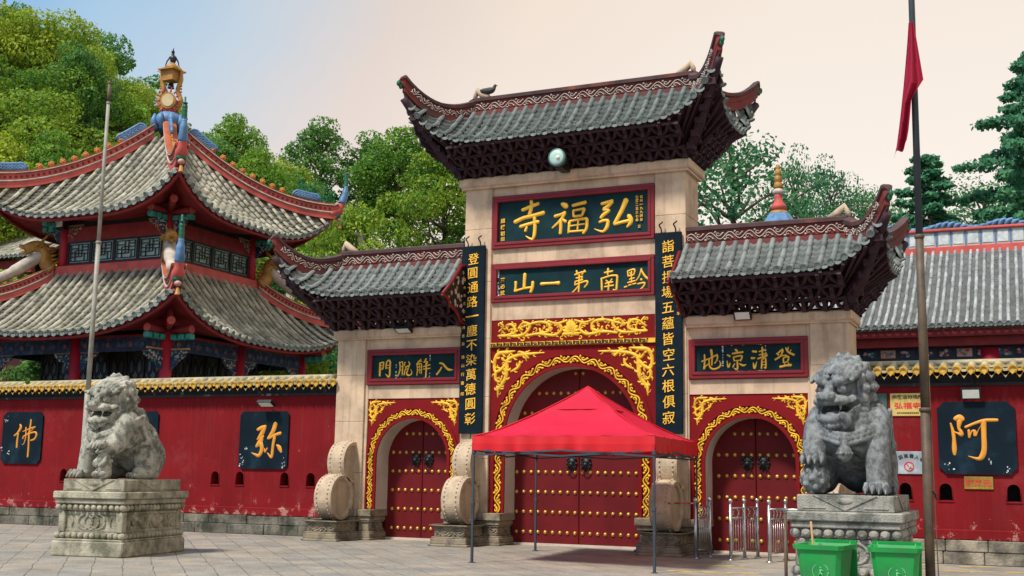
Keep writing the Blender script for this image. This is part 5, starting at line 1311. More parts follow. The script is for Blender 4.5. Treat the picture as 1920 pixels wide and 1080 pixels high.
def lion(loc,rz,turn,tilt,kind,mt,label,wx=1.16):
    t=thing('stone_lion',label,'statue',loc,rz);t.scale=(.91,.97,1.03)
    f=Field((-.86,-1.12,-.02),(.86,1.0,2.02),.0135);W=wx;K=.05
    f.chain([(0,-.30,.80),(0,-.05,.82),(0,.22,.64),(0,.46,.44),(0,.64,.30)],[.36,.39,.38,.36,.26],.06)
    for e in(-1,1):
        f.chain([(e*.14,-.30,.82),(e*.14,.0,.80),(e*.16,.4,.45)],[.34,.33,.30],.06)
        f.ell((e*.16,-.36,.90),(.34,.27,.34),.06)
    f.ell((0,-.40,.88),(.36,.26,.30),.06)
    f.cap((0,-.14,.95),(0,-.25,1.40),.42,.30,.06)
    f.ell((0,-.52,.20),(.27,.46,.42),.03,sub=True);f.ell((0,-.40,.14),(.30,.55,.26),.03,sub=True)
    for e in(-1,1):
        x=e*.35*W
        f.ell((e*.37*W,-.28,.88),(.20,.25,.34),K)
        if kind=='ball' and e<0: P=[(x-.03,-.36,.92),(x-.06,-.48,.68),(x-.06,-.60,.50),(x-.05,-.66,.46)];rr=[.19,.175,.15,.13];pz=.465;py=-.68;px=x-.05
        elif kind=='cub' and e>0: P=[(x,-.36,.92),(x-.02,-.50,.66),(x-.07,-.62,.58),(x-.12,-.68,.58)];rr=[.19,.17,.13,.11];pz=.60;py=-.72;px=x-.14
        else: P=[(x,-.34,.95),(x+e*.02,-.44,.58),(x+e*.03,-.50,.28),(x+e*.03,-.52,.10)];rr=[.20,.175,.15,.15];pz=.09;py=-.62;px=x+e*.03
        f.chain(P,rr,K)
        f.ell((px,py,pz),(.175,.17,.085),.03)
        for k in range(4):
            f.ell((px+(k-1.5)*.095,py-.145,pz-.01),(.047,.085,.068),.006);f.cap((px+(k-1.5)*.095,py-.205,pz-.01),(px+(k-1.5)*.095,py-.255,pz-.065),.026,.010,.004);f.ell((px+(k-1.5)*.095,py-.13,pz+.055),(.035,.04,.028),.004)
        if pz<.2:
            for k in range(6): f.ell((px+e*.13,-.40+.02*k,.18+k*.09),(.045,.055,.05),.01)
        f.ell((e*.37*W,.30,.40),(.20,.38,.38),.04)
        f.chain([(e*.43*W,.36,.14),(e*.45*W,.05,.11),(e*.45*W,-.08,.10)],[.13,.12,.11],.03)
        for k in range(4): f.ell((e*.45*W+(k-1.5)*.072,-.19,.07),(.038,.08,.06),.012)
        for k in range(5): f.ell((e*(.51*W-.01*abs(k-2)),-.04+k*.1,.62+.03*k-.05*(k>2)*(k-2)),(.05,.055,.055),.01)
        # flame locks on the shoulders and upper arm
        for k in range(4): f.chain([(e*.41*W,-.14+.08*k,1.10-.08*k),(e*.49*W,-.04+.07*k,.93-.1*k),(e*.47*W,.06+.08*k,.78-.1*k)],[.045,.05,.012],.012)
    f.chain([(0,.66,.15),(0,.80,.45),(0,.74,.80),(0,.58,1.0)],[.10,.13,.11,.05],.03)
    for k in range(6): f.ell(((-1)**k*.09,.79-.02*k,.36+k*.11),(.07,.06,.075),.012)
    for k in range(7):
        f.ell((0,.05+.085*k,1.20-.09*k),(.085,.07,.07),.012)
    # long mane locks falling on the back
    for k in range(9):
        a=R(-80+20*k);s_=math.sin(a);c_=math.cos(a)
        f.chain([(s_*.42,-.12+c_*.34,1.22),(s_*.47,-.06+c_*.42,1.0),(s_*.44,.02+c_*.46,.80)],[.075,.075,.03],.014)
    f.M=Matrix.Translation(V((0,-.25,1.25)))@Matrix.Rotation(turn,4,'Z')@Matrix.Rotation(tilt,4,'X')@Matrix.Translation(V((0,.25,-1.25)))
    f.ell((0,-.32,1.44),(.35,.32,.37),.04);f.ell((0,-.40,1.28),(.31,.28,.22),.04)
    # muzzle
    f.ell((0,-.66,1.29),(.25,.20,.085),.03)
    for e in(-1,1):
        f.ell((e*.15,-.70,1.285),(.14,.16,.072),.02)
        f.ell((e*.27,-.50,1.19),(.09,.20,.17),.03)
    f.chain([(0,-.58,1.50),(0,-.70,1.42),(0,-.80,1.36)],[.10,.095,.08],.02)
    f.ell((0,-.84,1.345),(.14,.065,.06),.02)
    for e in(-1,1):
        f.ell((e*.105,-.85,1.365),(.062,.055,.055),.012);f.ell((e*.11,-.905,1.36),(.02,.02,.02),.006,sub=True)
    # open mouth
    f.ell((0,-.70,1.17),(.26,.30,.055),.015,sub=True)
    f.ell((0,-.86,1.175),(.22,.16,.05),.015,sub=True)
    for e in(-1,1): f.chain([(e*.05,-.84,1.165),(e*.24,-.70,1.19),(e*.335,-.50,1.255)],[.06,.058,.035],.01,sub=True)
    f.chain([(-.27,-.50,1.10),(-.22,-.70,1.065),(0,-.80,1.055),(.22,-.70,1.065),(.27,-.50,1.10)],[.06,.06,.06,.06,.06],.015)
    f.ell((0,-.58,1.06),(.22,.20,.06),.02)
    f.ell((0,-.68,1.125),(.10,.14,.028),.008)
    for e in(-1,1):
        f.cap((e*.19,-.76,1.25),(e*.195,-.785,1.165),.030,.008,.006);f.cap((e*.16,-.75,1.10),(e*.165,-.77,1.165),.026,.008,.006)
    for k in range(7): f.ell(((k-3)*.062,-.735-.022*(3-abs(k-3)),.995-.012*(3-abs(k-3))),(.04,.045,.055),.008)
    # eyes in carved sockets, flaming brows
    for e in(-1,1):
        f.ell((e*.165,-.70,1.44),(.105,.085,.075),.015,sub=True)
        f.ell((e*.16,-.655,1.435),(.078,.068,.068),.006)
        f.ell((e*.165,-.725,1.43),(.022,.02,.022),.004,sub=True)
        f.chain([(e*.04,-.70,1.50),(e*.14,-.705,1.545),(e*.26,-.61,1.56),(e*.33,-.50,1.60)],[.045,.058,.05,.02],.01)
        for k in range(5): f.ell((e*(.05+.06*k),-.675+.02*k*k*.4,1.595+.004*k),(.042,.045,.038),.006)
        f.ell((e*.345,-.42,1.44),(.055,.10,.13),.012);f.ell((e*.37,-.46,1.44),(.03,.06,.08),.008,sub=True)
        for k in range(3): f.chain([(e*.29,-.53+.03*k,1.10+.06*k),(e*.38,-.44+.03*k,1.06+.07*k),(e*.40,-.34,1.10+.08*k)],[.03,.045,.012],.01)
    for k in range(-6,7):
        f.chain([(k*.055,-.26,1.83-.004*k*k),(k*.060,-.52,1.755-.004*k*k),(k*.058,-.66,1.66-.003*k*k)],[.05,.045,.03],.006)
    random.seed(2)
    for row,(el,n0,rad) in enumerate(((80,5,.085),(60,9,.088),(40,11,.088),(20,11,.088),(0,11,.09),(-20,11,.09),(-40,10,.09))):
        for k in range(n0):
            az=(-130+260*(k/(n0-1)))+(row%2)*8
            if el>70: az=-160+320*k/(n0-1)
            a=R(az);ee=R(el)
            c=V((math.sin(a)*math.cos(ee)*.385,-.28+math.cos(a)*math.cos(ee)*.36,1.42+math.sin(ee)*.40))
            if (c.y<-.44 and el<58) or (c.y<-.30 and el>=58): continue
            q=random.uniform(.92,1.08)
            f.ell(c,rad*q,.010)
            nr=(c-V((0,-.28,1.42))).normalized();tg=nr.orthogonal().normalized()
            # spiral groove with a central button
            bt=nr.cross(tg);sp=[c+nr*(rad*q*.97)+(tg*math.cos(u*.9)+bt*math.sin(u*.9))*rad*.60 for u in range(7)]
            for p,p2 in zip(sp,sp[1:]): f.cap(p,p2,.011,.011,.004,True)
            f.ell(c+nr*rad*q*.88,rad*.34,.006)
    f.M=None
    # carved collar with bell and tassel
    for e in(-1,1):
        for dz,rr_ in ((0,.042),(-.055,.042),(-.11,.042)):
            f.chain([(e*.58,-.06,1.12+dz),(e*.55,-.36,1.0+dz),(e*.34,-.60,.87+dz),(e*.10,-.70,.79+dz),(0,-.71,.775+dz)],[rr_]*5,.006)
        for k in range(9):
            t_=k/8;P_=catmull([(e*.55,-.37,.945),(e*.34,-.61,.815),(e*.06,-.715,.73)],4)[k]
            f.ell((P_[0],P_[1]-.03,P_[2]),(.028,.02,.036),.004)
    f.ell((0,-.77,.535),(.115,.11,.115),.006);f.cap((0,-.73,.70),(0,-.76,.63),.06,.05,.006)
    for k in range(16): 
        a=2*PI*k/16;f.ell((math.sin(a)*.118,-.77-math.cos(a)*.113,.535),.016,.004)
    f.ell((0,-.88,.485),(.012,.03,.06),.004,sub=True)
    f.chain([(0,-.80,1.02),(.06,-.76,.95),(.0,-.72,.88)],[.06,.06,.03],.01)
    me=f.mesh('lion_body',mt,.002)
    bo=bpy.data.objects.new('lion_body',me);COL.objects.link(bo);bo.parent=t
    if kind=='ball':
        bx=-.35*W-.05;f=Field((bx-.3,-.96,-.02),(bx+.3,-.36,.46),.0125);f.ell((bx,-.66,.205),.20,.02)
        for i in range(30):
            z=1-2*(i+.5)/30;q=math.sqrt(1-z*z);a=i*2.4;f.ell((bx+math.cos(a)*q*.19,-.66+math.sin(a)*q*.19,.205+z*.19),.045,.004)
        ko=bpy.data.objects.new('carved_ball',f.mesh('carved_ball',mt,.002))
    else:
        cx=.30;f=Field((cx-.3,-1.02,-.02),(cx+.3,-.5,.72),.0125)
        f.chain([(cx,-.70,.10),(cx,-.72,.26),(cx,-.74,.40)],[.13,.125,.11],.02);f.ell((cx,-.76,.50),(.12,.115,.11),.02);f.ell((cx,-.86,.47),(.085,.065,.045),.012)
        f.ell((cx,-.90,.44),(.06,.05,.012),.006,sub=True)
        for e in(-1,1):
            f.ell((cx+e*.05,-.86,.54),.024,.006);f.ell((cx+e*.11,-.72,.57),(.04,.04,.05),.008);f.chain([(cx+e*.10,-.76,.36),(cx+e*.12,-.84,.28),(cx+e*.06,-.87,.24)],[.05,.045,.04],.012);f.ell((cx+e*.09,-.80,.08),(.07,.12,.07),.012)
            for j in range(5): f.ell((cx+e*.12,-.70+.02*j,.14+.09*j),.036,.008)
        ko=bpy.data.objects.new('lion_cub',f.mesh('lion_cub',mt,.002))
    COL.objects.link(ko);ko.parent=t
    return t
def pedestal(loc,rz,mt,label,petals,w=.73,d=1.06):
    t=thing('lion_pedestal',label,'pedestal',loc,rz)
    m=MB();m.bbox(-w,w,-d,d,0,.27,.02);m.bbox(-w+.03,w-.03,-d+.03,d-.03,.27,.31,.012);m.build('base_slab',mt,t)
    m=MB();m.bbox(-w+.12,w-.12,-d+.12,d-.12,.42,.80,.01)
    for sx in(-1,1):
        for sy in(-1,1): m.bbox(sx*(w-.14)-.07,sx*(w-.14)+.07,sy*(d-.14)-.07,sy*(d-.14)+.07,.43,.79,.012)
    for sx in(-1,1):
        m.bbox(sx*(w-.12)-.02,sx*(w-.12)+.02,-d+.2,d-.2,.43,.48,.008);m.bbox(sx*(w-.12)-.02,sx*(w-.12)+.02,-d+.2,d-.2,.74,.79,.008)
        m.bbox(-w+.2,w-.2,sx*(d-.12)-.02,sx*(d-.12)+.02,.43,.48,.008);m.bbox(-w+.2,w-.2,sx*(d-.12)-.02,sx*(d-.12)+.02,.74,.79,.008)
    m.build('dado',mt,t)
    # reliefs
    r=MB()
    for e in(-1,0,1): r.tube([(e*.13+math.cos(2*PI*k/28)*.145,-d+.118,.61+math.sin(2*PI*k/28)*.135) for k in range(29)],.026,6,up=(0,1,0))
    for e in(-1,1): r.tube([(e*.40,-d+.118,.53),(e*.38,-d+.118,.61),(e*.41,-d+.118,.70)],[.012,.022,.01],6)
    x=w-.118
    r.tube(catmull([(x,-.62,.56),(x,-.45,.66),(x,-.25,.54),(x,-.05,.70),(x,.15,.55),(x,.35,.67),(x,.55,.54),(x,.70,.66)],6),[.045]*8+[.07]*28+[.045]*6+[.02],7)
    for k in range(7): r.tube([(x,-.62,.58),(x,-.74,.5+.035*k),(x,-.82,.48+.045*k)],[.02,.02,.006],5)
    for k in range(10): r.tube([(x,-.4+.12*k,.6),(x+.01,-.36+.12*k,.6+.1*(-1)**k),(x,-.30+.12*k,.6+.12*(-1)**k)],[.02,.025,.008],5)
    r.ell((x,-.52,.66),(.04,.08,.06))
    r.build('carved_relief',mt,t)
    for nm,z,fl in (('lower_lotus_band',.365,1),('upper_lotus_band',.865,-1)):
        l=MB();l.bbox(-w+.09,w-.09,-d+.09,d-.09,z-.06,z+.065,.01)
        s=.125 if not petals else .15
        for (a,bb,o) in (((-w,-d),(w,-d),(0,1)),((w,-d),(w,d),(-1,0)),((w,d),(-w,d),(0,-1)),((-w,d),(-w,-d),(1,0))):
            L=math.hypot(bb[0]-a[0],bb[1]-a[1]);n=round(L/s)
            for i in range(n):
                f=(i+.5)/n;cx=a[0]+(bb[0]-a[0])*f+o[0]*.075;cy=a[1]+(bb[1]-a[1])*f+o[1]*.075
                rr=(s*.47,.06) if o[0]==0 else (.06,s*.47)
                l.ell((cx,cy,z),(rr[0],rr[1],.07 if petals else .058),8,6)
                if petals: l.ell((cx-o[0]*.035,cy-o[1]*.035,z-.015),(rr[0]*.5,rr[1]*.5,.035),7,5)
        l.build(nm,mt,t)
    m=MB();m.bbox(-w+.02,w-.02,-d+.02,d-.02,.93,1.02,.015);m.bbox(-w-.02,w+.02,-d-.02,d+.02,1.02,1.15,.018);m.build('cornice_slab',mt,t)
    m=MB();a,b_=w-.10,d-.10;m.bbox(-a,a,-b_,b_,1.15,1.37,.012)
    for sy in(-1,1):
        m.prism([(-.42,sy*b_,1.365),(.42,sy*b_,1.365),(0,sy*b_,1.165)],(0,sy*.015,0));m.ell((0,sy*(b_+.012),1.29),(.12,.02,.045))
        m.prism([(sy*a,-.55,1.365),(sy*a,.55,1.365),(sy*a,0,1.165)],(sy*.015,0,0));m.ell((sy*(a+.012),0,1.29),(.02,.12,.045))
        for e in(-1,1):
            m.bbox(min(e*.25,e*.56),max(e*.25,e*.56),sy*b_-.012,sy*b_+.012,1.19,1.205,.003)
            m.bbox(sy*a-.012,sy*a+.012,min(e*.35,e*.85),max(e*.35,e*.85),1.19,1.205,.003)
    m.build('drapery_block',mt,t)
    return t
PL=(-6.37,-6.71);PR=(7.02,-6.95)
pedestal((*PL,0),R(9),mat('pedestal_stone_pale',(.355,.335,.265),.85,.3,3,.5,45,col2=(.13,.13,.09),c2lo=.45,c2hi=.62,c2scale=2.6,streak=.6,streakcol=(.10,.105,.065),detail=10),'pale mossy pedestal carved with interlocked rings, under the lion with the cub',False)
pedestal((*PR,0),0,mat('pedestal_stone_grey',(.34,.33,.30),.85,.3,3,.5,45,col2=(.09,.095,.085),c2lo=.45,c2hi=.62,c2scale=3,streak=.6,streakcol=(.08,.08,.07),detail=10),'grey pedestal with bold lotus petals behind the green bins',True)
lion((PL[0]+.02,PL[1]-.10,1.37),R(-4),R(2),R(3),'cub',LIONL,'pale stone guardian lion with a small cub under its paw, left forecourt')
lion((PR[0],PR[1]-.12,1.37),0,R(-24),R(7),'ball',LIONR,'dark grey stone guardian lion with its paw on a ball, right forecourt',1.16)
# ------------------------------------------------------------------ two-tiered square pavilion behind the west wall
RAFT=mat('rafter_red',(.20,.018,.022),.65,.25,4,.1)
POST=mat('red_column',(.33,.012,.03),.5,.15,2,.05)
def lattice(mb,o,u,v,w,h,kind=0,mi=0,t=.022):
    """wooden lattice of a window leaf; o lower-left, u right, v up"""
    o=V(o);u=V(u);v=V(v);n=u.cross(v)
    def L(a,b): mb.bar(o+u*(a[0]*w)+v*(a[1]*h),o+u*(b[0]*w)+v*(b[1]*h),t,t,n,mi)
    if kind==0:
        for s in (((.08,.08),(.92,.08)),((.92,.08),(.92,.92)),((.92,.92),(.08,.92)),((.08,.92),(.08,.08)),((.08,.3),(.62,.3)),((.3,.08),(.3,.62)),((.3,.62),(.92,.62)),((.62,.3),(.62,.92)),((.08,.72),(.45,.72)),((.45,.62),(.45,.92)),((.75,.08),(.75,.45)),((.62,.45),(.92,.45)),((.3,.47),(.62,.47)),((.46,.3),(.46,.62)),((.08,.5),(.3,.5)),((.62,.78),(.92,.78))): L(*s)
    else:
        for cx in(.25,.75):
            for cy in(.2,.5,.8):
                p=[(cx+.2*math.cos(PI/8+PI/4*k),cy+.13*math.sin(PI/8+PI/4*k)) for k in range(9)]
                for a,b in zip(p,p[1:]): L(a,b)
                L((cx-.25,cy),(cx-.19,cy));L((cx+.19,cy),(cx+.25,cy));L((cx,cy+.13),(cx,cy+.17));L((cx,cy-.17),(cx,cy-.13))
PCX,PCY=-19.47,8.94
pav=thing('pavilion','two-tiered square pavilion with pink-red ridges and grey tiles behind the west wall','pavilion',(PCX,PCY,0))
def spandrel(mb,c,dx,dy,w=.75,h=.62):
    """carved and painted corner bracket under a beam: 0 mustard, 1 teal, 2 white, 3 pink, 4 blue"""
    c=V(c);d=V((dx,dy,0));n=V((-dy,dx,0))
    pr=[c,c+d*w,c+d*w*.95+V((0,0,-.10)),c+d*w*.7+V((0,0,-h*.35)),c+d*w*.42+V((0,0,-h*.5)),c+d*w*.30+V((0,0,-h*.8)),c+V((0,0,-h))]
    mb.prism([p-n*.025 for p in pr],n*.05,4)
    mb.bar(c+V((0,0,.02)),c+d*w+V((0,0,.02)),.08,.05,(0,0,1),0)
    random.seed(int(c.x*9+c.y*5))
    for i in range(20):
        a=random.uniform(.05,.9);b=random.uniform(.08,.9)*(1-a)*h+.03
        for s in(-1,1): mb.ell(c+d*(w*a)+V((0,0,-b))+n*s*.03,(.035,.035,.035) ,6,4,random.choice([1,2,2,3,1]))
PAINT=[MUSTARD,TEAL,WHITE,PINK,NAVYP]
def pyramid_roof(nm,ring_,tip,hz,ezf,oe,topz,parent,sp=.35,r=.088,bh=.6):
    t=MB();w=MB();rb=MB();fl=MB()
    def top(x):
        ax=abs(x)
        if ax<=ring_: return (ring_,topz)
        q=(ax-ring_)/(tip-ring_);return (ax,hz(q))
    def eave(x):
        k=abs(x)/tip;return (oe+(tip-oe)*k**4,ezf(k))
    for i,(er,eo) in enumerate((((1,0,0),(0,-1,0)),((0,1,0),(1,0,0)),((-1,0,0),(0,1,0)),((0,-1,0),(-1,0,0)))):
        tile_slope(t,(0,0,0),V(er),V(eo),top,eave,-tip+.05,tip-.05,sp,r,1.35,.2,.34,raft=w,rw=.07,steps=i<2)
        soffit(w,(0,0,0),V(er),V(eo),eave,-tip,tip,lambda x:(max(-ring_-.0,min(ring_,x)),ring_,ezf(0)+.35),drop=.10)
        # red eave board following the curve
        P=[V(er)*x+V(eo)*(eave(x)[0]-.12)+V((0,0,eave(x)[1]-.17)) for x in [(-tip+2*tip*k/30) for k in range(31)]]
        w.tube(P,.06,6,True,1)
    ro=t.build(nm,[TILEP,PANP,TILEEND],parent)
    w.build('rafters',[RAFT,RAFT],ro)
    for a,b in ((1,-1),(1,1),(-1,1),(-1,-1)):
        rb=MB();n=16;pts=[V((a*(ring_+(tip-ring_)*q/n),b*(ring_+(tip-ring_)*q/n),hz(q/n)-.03)) for q in range(n+1)]
        pts.append(pts[-1]+V((a*.10,b*.10,.10)))
        band(rb,pts,[bh]*(n+1)+[bh*.9],.30,0,1,.16,.07)
        for sgn in(-1,1):
            s_=V((b,-a,0)).normalized()*sgn
            rb.tube([p+s_*.165+V((0,0,bh*.40)) for p in pts],.03,6,True,2)
            rb.tube([p+s_*.22+V((0,0,bh*.86)) for p in pts],.02,5,True,2)
            # rosettes along the patterned strip
            for q in range(1,n*2):
                p=pts[q//2].lerp(pts[min(q//2+1,n)],(q%2)/2);p=p+s_*.152+V((0,0,bh*.63))
                rb.ell(p,(.05,.05,.05),6,4,3)
        rb.build('hip_ridge',[RIDGEP,TERRA,WHITE,RIDGE],ro)
    return ro
hzU=lambda q:13.55-5.0*q+2.6*q*q
def hzL(q): return 8.05-3.0*q+2.0*q*q
rU=pyramid_roof('upper_roof',.35,4.45,hzU,lambda k:9.93+1.22*k**3.2,4.2,13.55,pav)
rL=pyramid_roof('lower_roof',2.52,5.46,hzL,lambda k:5.80+1.25*k**2.7,5.1,8.22,pav)
# ornaments on the ridges: orange blossoms, blue wave crests, glazed horns at the corners
for rf,rg,tp,hz,bh in ((rU,.35,4.45,hzU,.6),(rL,2.52,5.46,hzL,.6)):
    for a,b in ((1,-1),(1,1),(-1,-1),(-1,1)):
        if rf is rU:
            for k in range(8):
                q=.20+.065*k
                x=rg+(tp-rg)*q;m=MB();c=V((a*x,b*x,hz(q)+bh+.09))
                for i in range(7):
                    d=V((math.cos(i*.9),0,math.sin(i*.9)));d=Matrix.Rotation(R(45)*a*b,3,'Z')@d
                    m.ell(c+d*.07,(.05,.05,.05),6,5)
                m.ell(c,(.07,.07,.07),7,5);m.build('ridge_blossom',ORANGEF,rf)
            for q0 in(.08,.76):
                m=MB()
                for k in range(6):
                    q=q0+.022*k;x=rg+(tp-rg)*q;c=V((a*x,b*x,hz(q)+bh+.02))
                    for j in range(3): m.tube([c+Matrix.Rotation(R(45)*a*b,3,'Z')@V((math.cos(u*.6)*.09*(j+1)*.8,0,math.sin(u*.6)*.11*(j+1)*.8)) for u in range(6)],.05,6)
                m.build('wave_crest',BLUE,rf)
        # upturned corner horn
        h=MB();x=tp;e=V((a,b,0)).normalized();c=V((a*x,b*x,hz(1)))
        h.tube(catmull([c+e*-.15+V((0,0,.15)),c+e*.20+V((0,0,.35)),c+e*.36+V((0,0,.75))],4),[.20]*5+[.13]*4,8,True,0)
        h.tube(catmull([c+e*.30+V((0,0,.62)),c+e*.42+V((0,0,1.0)),c+e*.44+V((0,0,1.3))],4),[.15]*3+[.13]*3+[.09]*3,8,True,1)
        h.tube(catmull([c+e*.43+V((0,0,1.25)),c+e*.44+V((0,0,1.65)),c+e*.34+V((0,0,2.05))],4),[.085]*3+[.08]*3+[.03]*3,8,True,2)
        for k in range(5): h.ell(c+e*(.45)+V((0,0,1.3+.13*k)),(.09,.09,.03),7,5,2)
        h.ell(c+e*.22+V((0,0,-.02)),(.11,.11,.09),8,6,3);h.ell(c+e*.12+V((0,0,.12)),(.18,.18,.12),8,6,2);h.lathe([(.02,0),(.05,-.03),(.08,-.2),(.10,-.22)],c+e*.25+V((0,0,-.15)),8,4)
        h.build('corner_horn',[RIDGEP,BLUE,GREEN,PINK,MUSTARD],rf)
    if rf is rL:
        for a,b in ((1,-1),(1,1),(-1,-1)):
            d=MB();x=rg+.12;e=V((a,b,0)).normalized();c=V((a*x,b*x,8.35))
            d.tube(catmull([c+e*-.1,c+e*.15+V((0,0,.35)),c+e*.2+V((0,0,.75)),c+e*.5+V((0,0,.85)),c+e*.8+V((0,0,.70))],5),[.24]*5+[.22]*5+[.22]*5+[.2]*5+[.13],9,True,0)
            s_=V((-b,a,0)).normalized()
            for sg in(-1,1):
                d.tube([c+e*.35+s_*sg*.1+V((0,0,.95)),c+e*.15+s_*sg*.15+V((0,0,1.2)),c+e*.05+s_*sg*.1+V((0,0,1.35))],[.04,.03,.01],5,True,0);d.ell(c+e*.62+s_*sg*.13+V((0,0,.88)),.05,6,5,1)
            d.tube(catmull([c+e*.25+V((0,0,.55)),c+e*.7+V((0,0,.22)),c+e*1.2+V((0,0,-.15)),c+e*1.9+V((0,0,-.55))],5),[.20]*5+[.22]*5+[.18]*5+[.06],9,True,2)
            hd=c+e*.8+V((0,0,.72))
            d.tube([hd-e*.1+V((0,0,.03)),hd+e*.22+V((0,0,.10))],[.13,.055],7,True,0);d.tube([hd-e*.12+V((0,0,-.08)),hd+e*.16+V((0,0,-.16))],[.09,.04],7,True,0)
            for k in range(7):
                q=V((0,0,.1+.13*k))+e*(.02+.05*k);d.tube([c+q-e*.12,c+q-e*.42+V((0,0,.12))],[.09,.012],5,True,0)
            for sg in(-1,1):
                for k in range(4): d.tube([c+e*(.15+.12*k)+s_*sg*.16+V((0,0,.78)),c+e*(.0+.12*k)+s_*sg*.34+V((0,0,.70+.06*k))],[.06,.01],5,True,0)
            d.build('dragon_head_ornament',[MUSTARD,WHITE,WHITE],rf)
# finial
f=MB()
f.ell((0,0,14.25),(.62,.62,.38),14,8,0)
for k in range(9):
    a=2*PI*k/9;f.tube([(math.cos(a)*.5,math.sin(a)*.5,13.9),(math.cos(a)*.68,math.sin(a)*.68,14.2),(math.cos(a)*.62,math.sin(a)*.62,14.45)],[.14,.14,.05],6,True,0)
f.v=[(x*.85,y*.85,z) for x,y,z in f.v]
f.build('cloud_base',BLUE,pav)
f=MB();dv=V((.45,-.89,0));sv=V((.89,.45,0));Z=V((0,0,1))
f.ell((0,0,14.85),(.34,.34,.42),10,8,1)
c=dv*.30+Z*15.0;f.tube([c-dv*.12,c+dv*.10],.33,18,True,0,smooth=False);f.tube([c+dv*.09,c+dv*.13],.25,18,True,2,smooth=False)
for k in range(14):
    a=2*PI*k/14;p=c+sv*math.cos(a)*.36+Z*math.sin(a)*.36;f.tube([p,p+(sv*math.cos(a)+Z*math.sin(a))*.2],[.045,.01],5,True,1)
for s in(-1,1):
    f.tube(catmull([sv*s*.25+Z*14.7,sv*s*.45+Z*15.1,sv*s*.30+Z*15.5,sv*s*.42+Z*15.95,sv*s*.36+Z*16.3,sv*s*.15+Z*16.45],5),[.13]*6+[.10]*10+[.08]*9+[.05],8,True,0)
    f.tube([sv*s*.36+Z*16.2,sv*s*.62+Z*16.25],[.05,.015],5,True,0)
    for k in range(9): f.ell(sv*s*(.45)+Z*(15.2+.12*k),.045,5,4,0)
f.box(-.27,.27,-.27,.27,15.85,16.25,0);f.prism([(-.42,-.42,16.25),(.42,-.42,16.25),(.42,.42,16.25),(-.42,.42,16.25)],(0,0,.05),0)
f.lathe([(.40,0),(.2,.2),(.12,.28)],(0,0,16.3),8,0)
f.lathe([(.04,0),(.11,-.05),(.13,-.2),(.16,-.22)],(0,0,15.8),10,3)
f.v=[(x*.86,y*.86,13.9+(z-13.9)*.97) for x,y,z in f.v]
f.build('dragon_drum_finial',[MUSTARD,RIDGEP,mat('drum_skin',(.50,.42,.25),.6,.15,4,.05),IRON],pav)
f=MB();f.tube(catmull([(0,0,16.5),(.03,0,16.75),(0,0,16.95)],4),[.10]*3+[.13]*3+[.07]*3,8);f.ell((0,0,17.03),.075,8,6);f.tube([(0,0,17.08),(.03,0,17.2)],[.03,.01],5)
for s in(-1,1): f.tube([sv*s*.1+Z*16.85,sv*s*.24+Z*16.65,sv*s*.3+Z*16.45],[.04,.03,.02],5)
f.v=[(x*.86,y*.86,13.9+(z-13.9)*.97) for x,y,z in f.v]
f.build('bronze_figure',IRON,pav)
# upper storey
def storey_cols(h,z0,z1,r,mid,name='column'):
    P=[(-h,-h),(h,-h),(h,h),(-h,h)]+([(0,-h),(h,0),(0,h),(-h,0)] if mid else [])
    for x,y in P:
        c=MB();c.lathe([(r,z0),(r*.97,z1)],(x,y,0),16)
        c.build(name,POST,pav)
storey_cols(2.32,8.1,10.6,.17,False);storey_cols(3.74,0,6.4,.20,True)
m=MB()
for er,eo in (((1,0,0),(0,-1,0)),((0,1,0),(1,0,0)),((-1,0,0),(0,1,0)),((0,-1,0),(-1,0,0))):
    er=V(er);eo=V(eo)
    def B(x0,x1,o0,o1,z0,z1,mi):
        c=er*((x0+x1)/2)+eo*((o0+o1)/2)+V((0,0,(z0+z1)/2));m.obox(c,er*(x1-x0)/2,eo*(o1-o0)/2,V((0,0,(z1-z0)/2)),mi)
    B(-2.5,2.5,2.20,2.56,8.15,8.50,0);B(-2.15,2.15,2.2,2.36,9.40,9.90,1);B(-2.15,2.15,2.1,2.34,9.9,10.7,2)
    B(-2.15,2.15,2.26,2.40,8.50,8.57,1);B(-2.6,2.6,2.36,2.5,10.25,10.42,1)
    # lower: painted beams and inner screen wall
    for s in(-1,1):
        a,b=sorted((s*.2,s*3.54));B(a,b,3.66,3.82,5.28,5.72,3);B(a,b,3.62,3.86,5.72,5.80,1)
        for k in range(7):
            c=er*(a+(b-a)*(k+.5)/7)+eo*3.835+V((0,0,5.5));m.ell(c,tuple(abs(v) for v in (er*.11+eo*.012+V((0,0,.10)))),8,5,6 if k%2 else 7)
    B(-3.6,3.6,3.7,3.84,6.05,6.25,1)
m.build('frame_timber',[RIDGEP,RAFT,DARKIN,NAVYP,WHITE,PAINT[3],mat('shade_dark_blue_medallion',(.05,.075,.14),.6,.3,8,.05),mat('shade_dark_pink_medallion',(.13,.075,.085),.6,.3,8,.05)],pav)  # medallion tints darkened in colour for the deep shadow on the beam
s=MB()
for x,y in ((-3.74,-3.74),(0,-3.74),(3.74,-3.74),(3.74,0),(3.74,3.74)):
    if y==-3.74:
        if x<3: spandrel(s,(x+.2,y,5.26),1,0)
        if x>-3: spandrel(s,(x-.2,y,5.26),-1,0)
    if x==3.74:
        if y<3: spandrel(s,(x,y+.2,5.26),0,1)
        if y>-3: spandrel(s,(x,y-.2,5.26),0,-1)
    if x==3.74 and y==-3.74: spandrel(s,(x+.2,y,5.26),1,0,.7);spandrel(s,(x,y-.2,5.26),0,-1,.7)
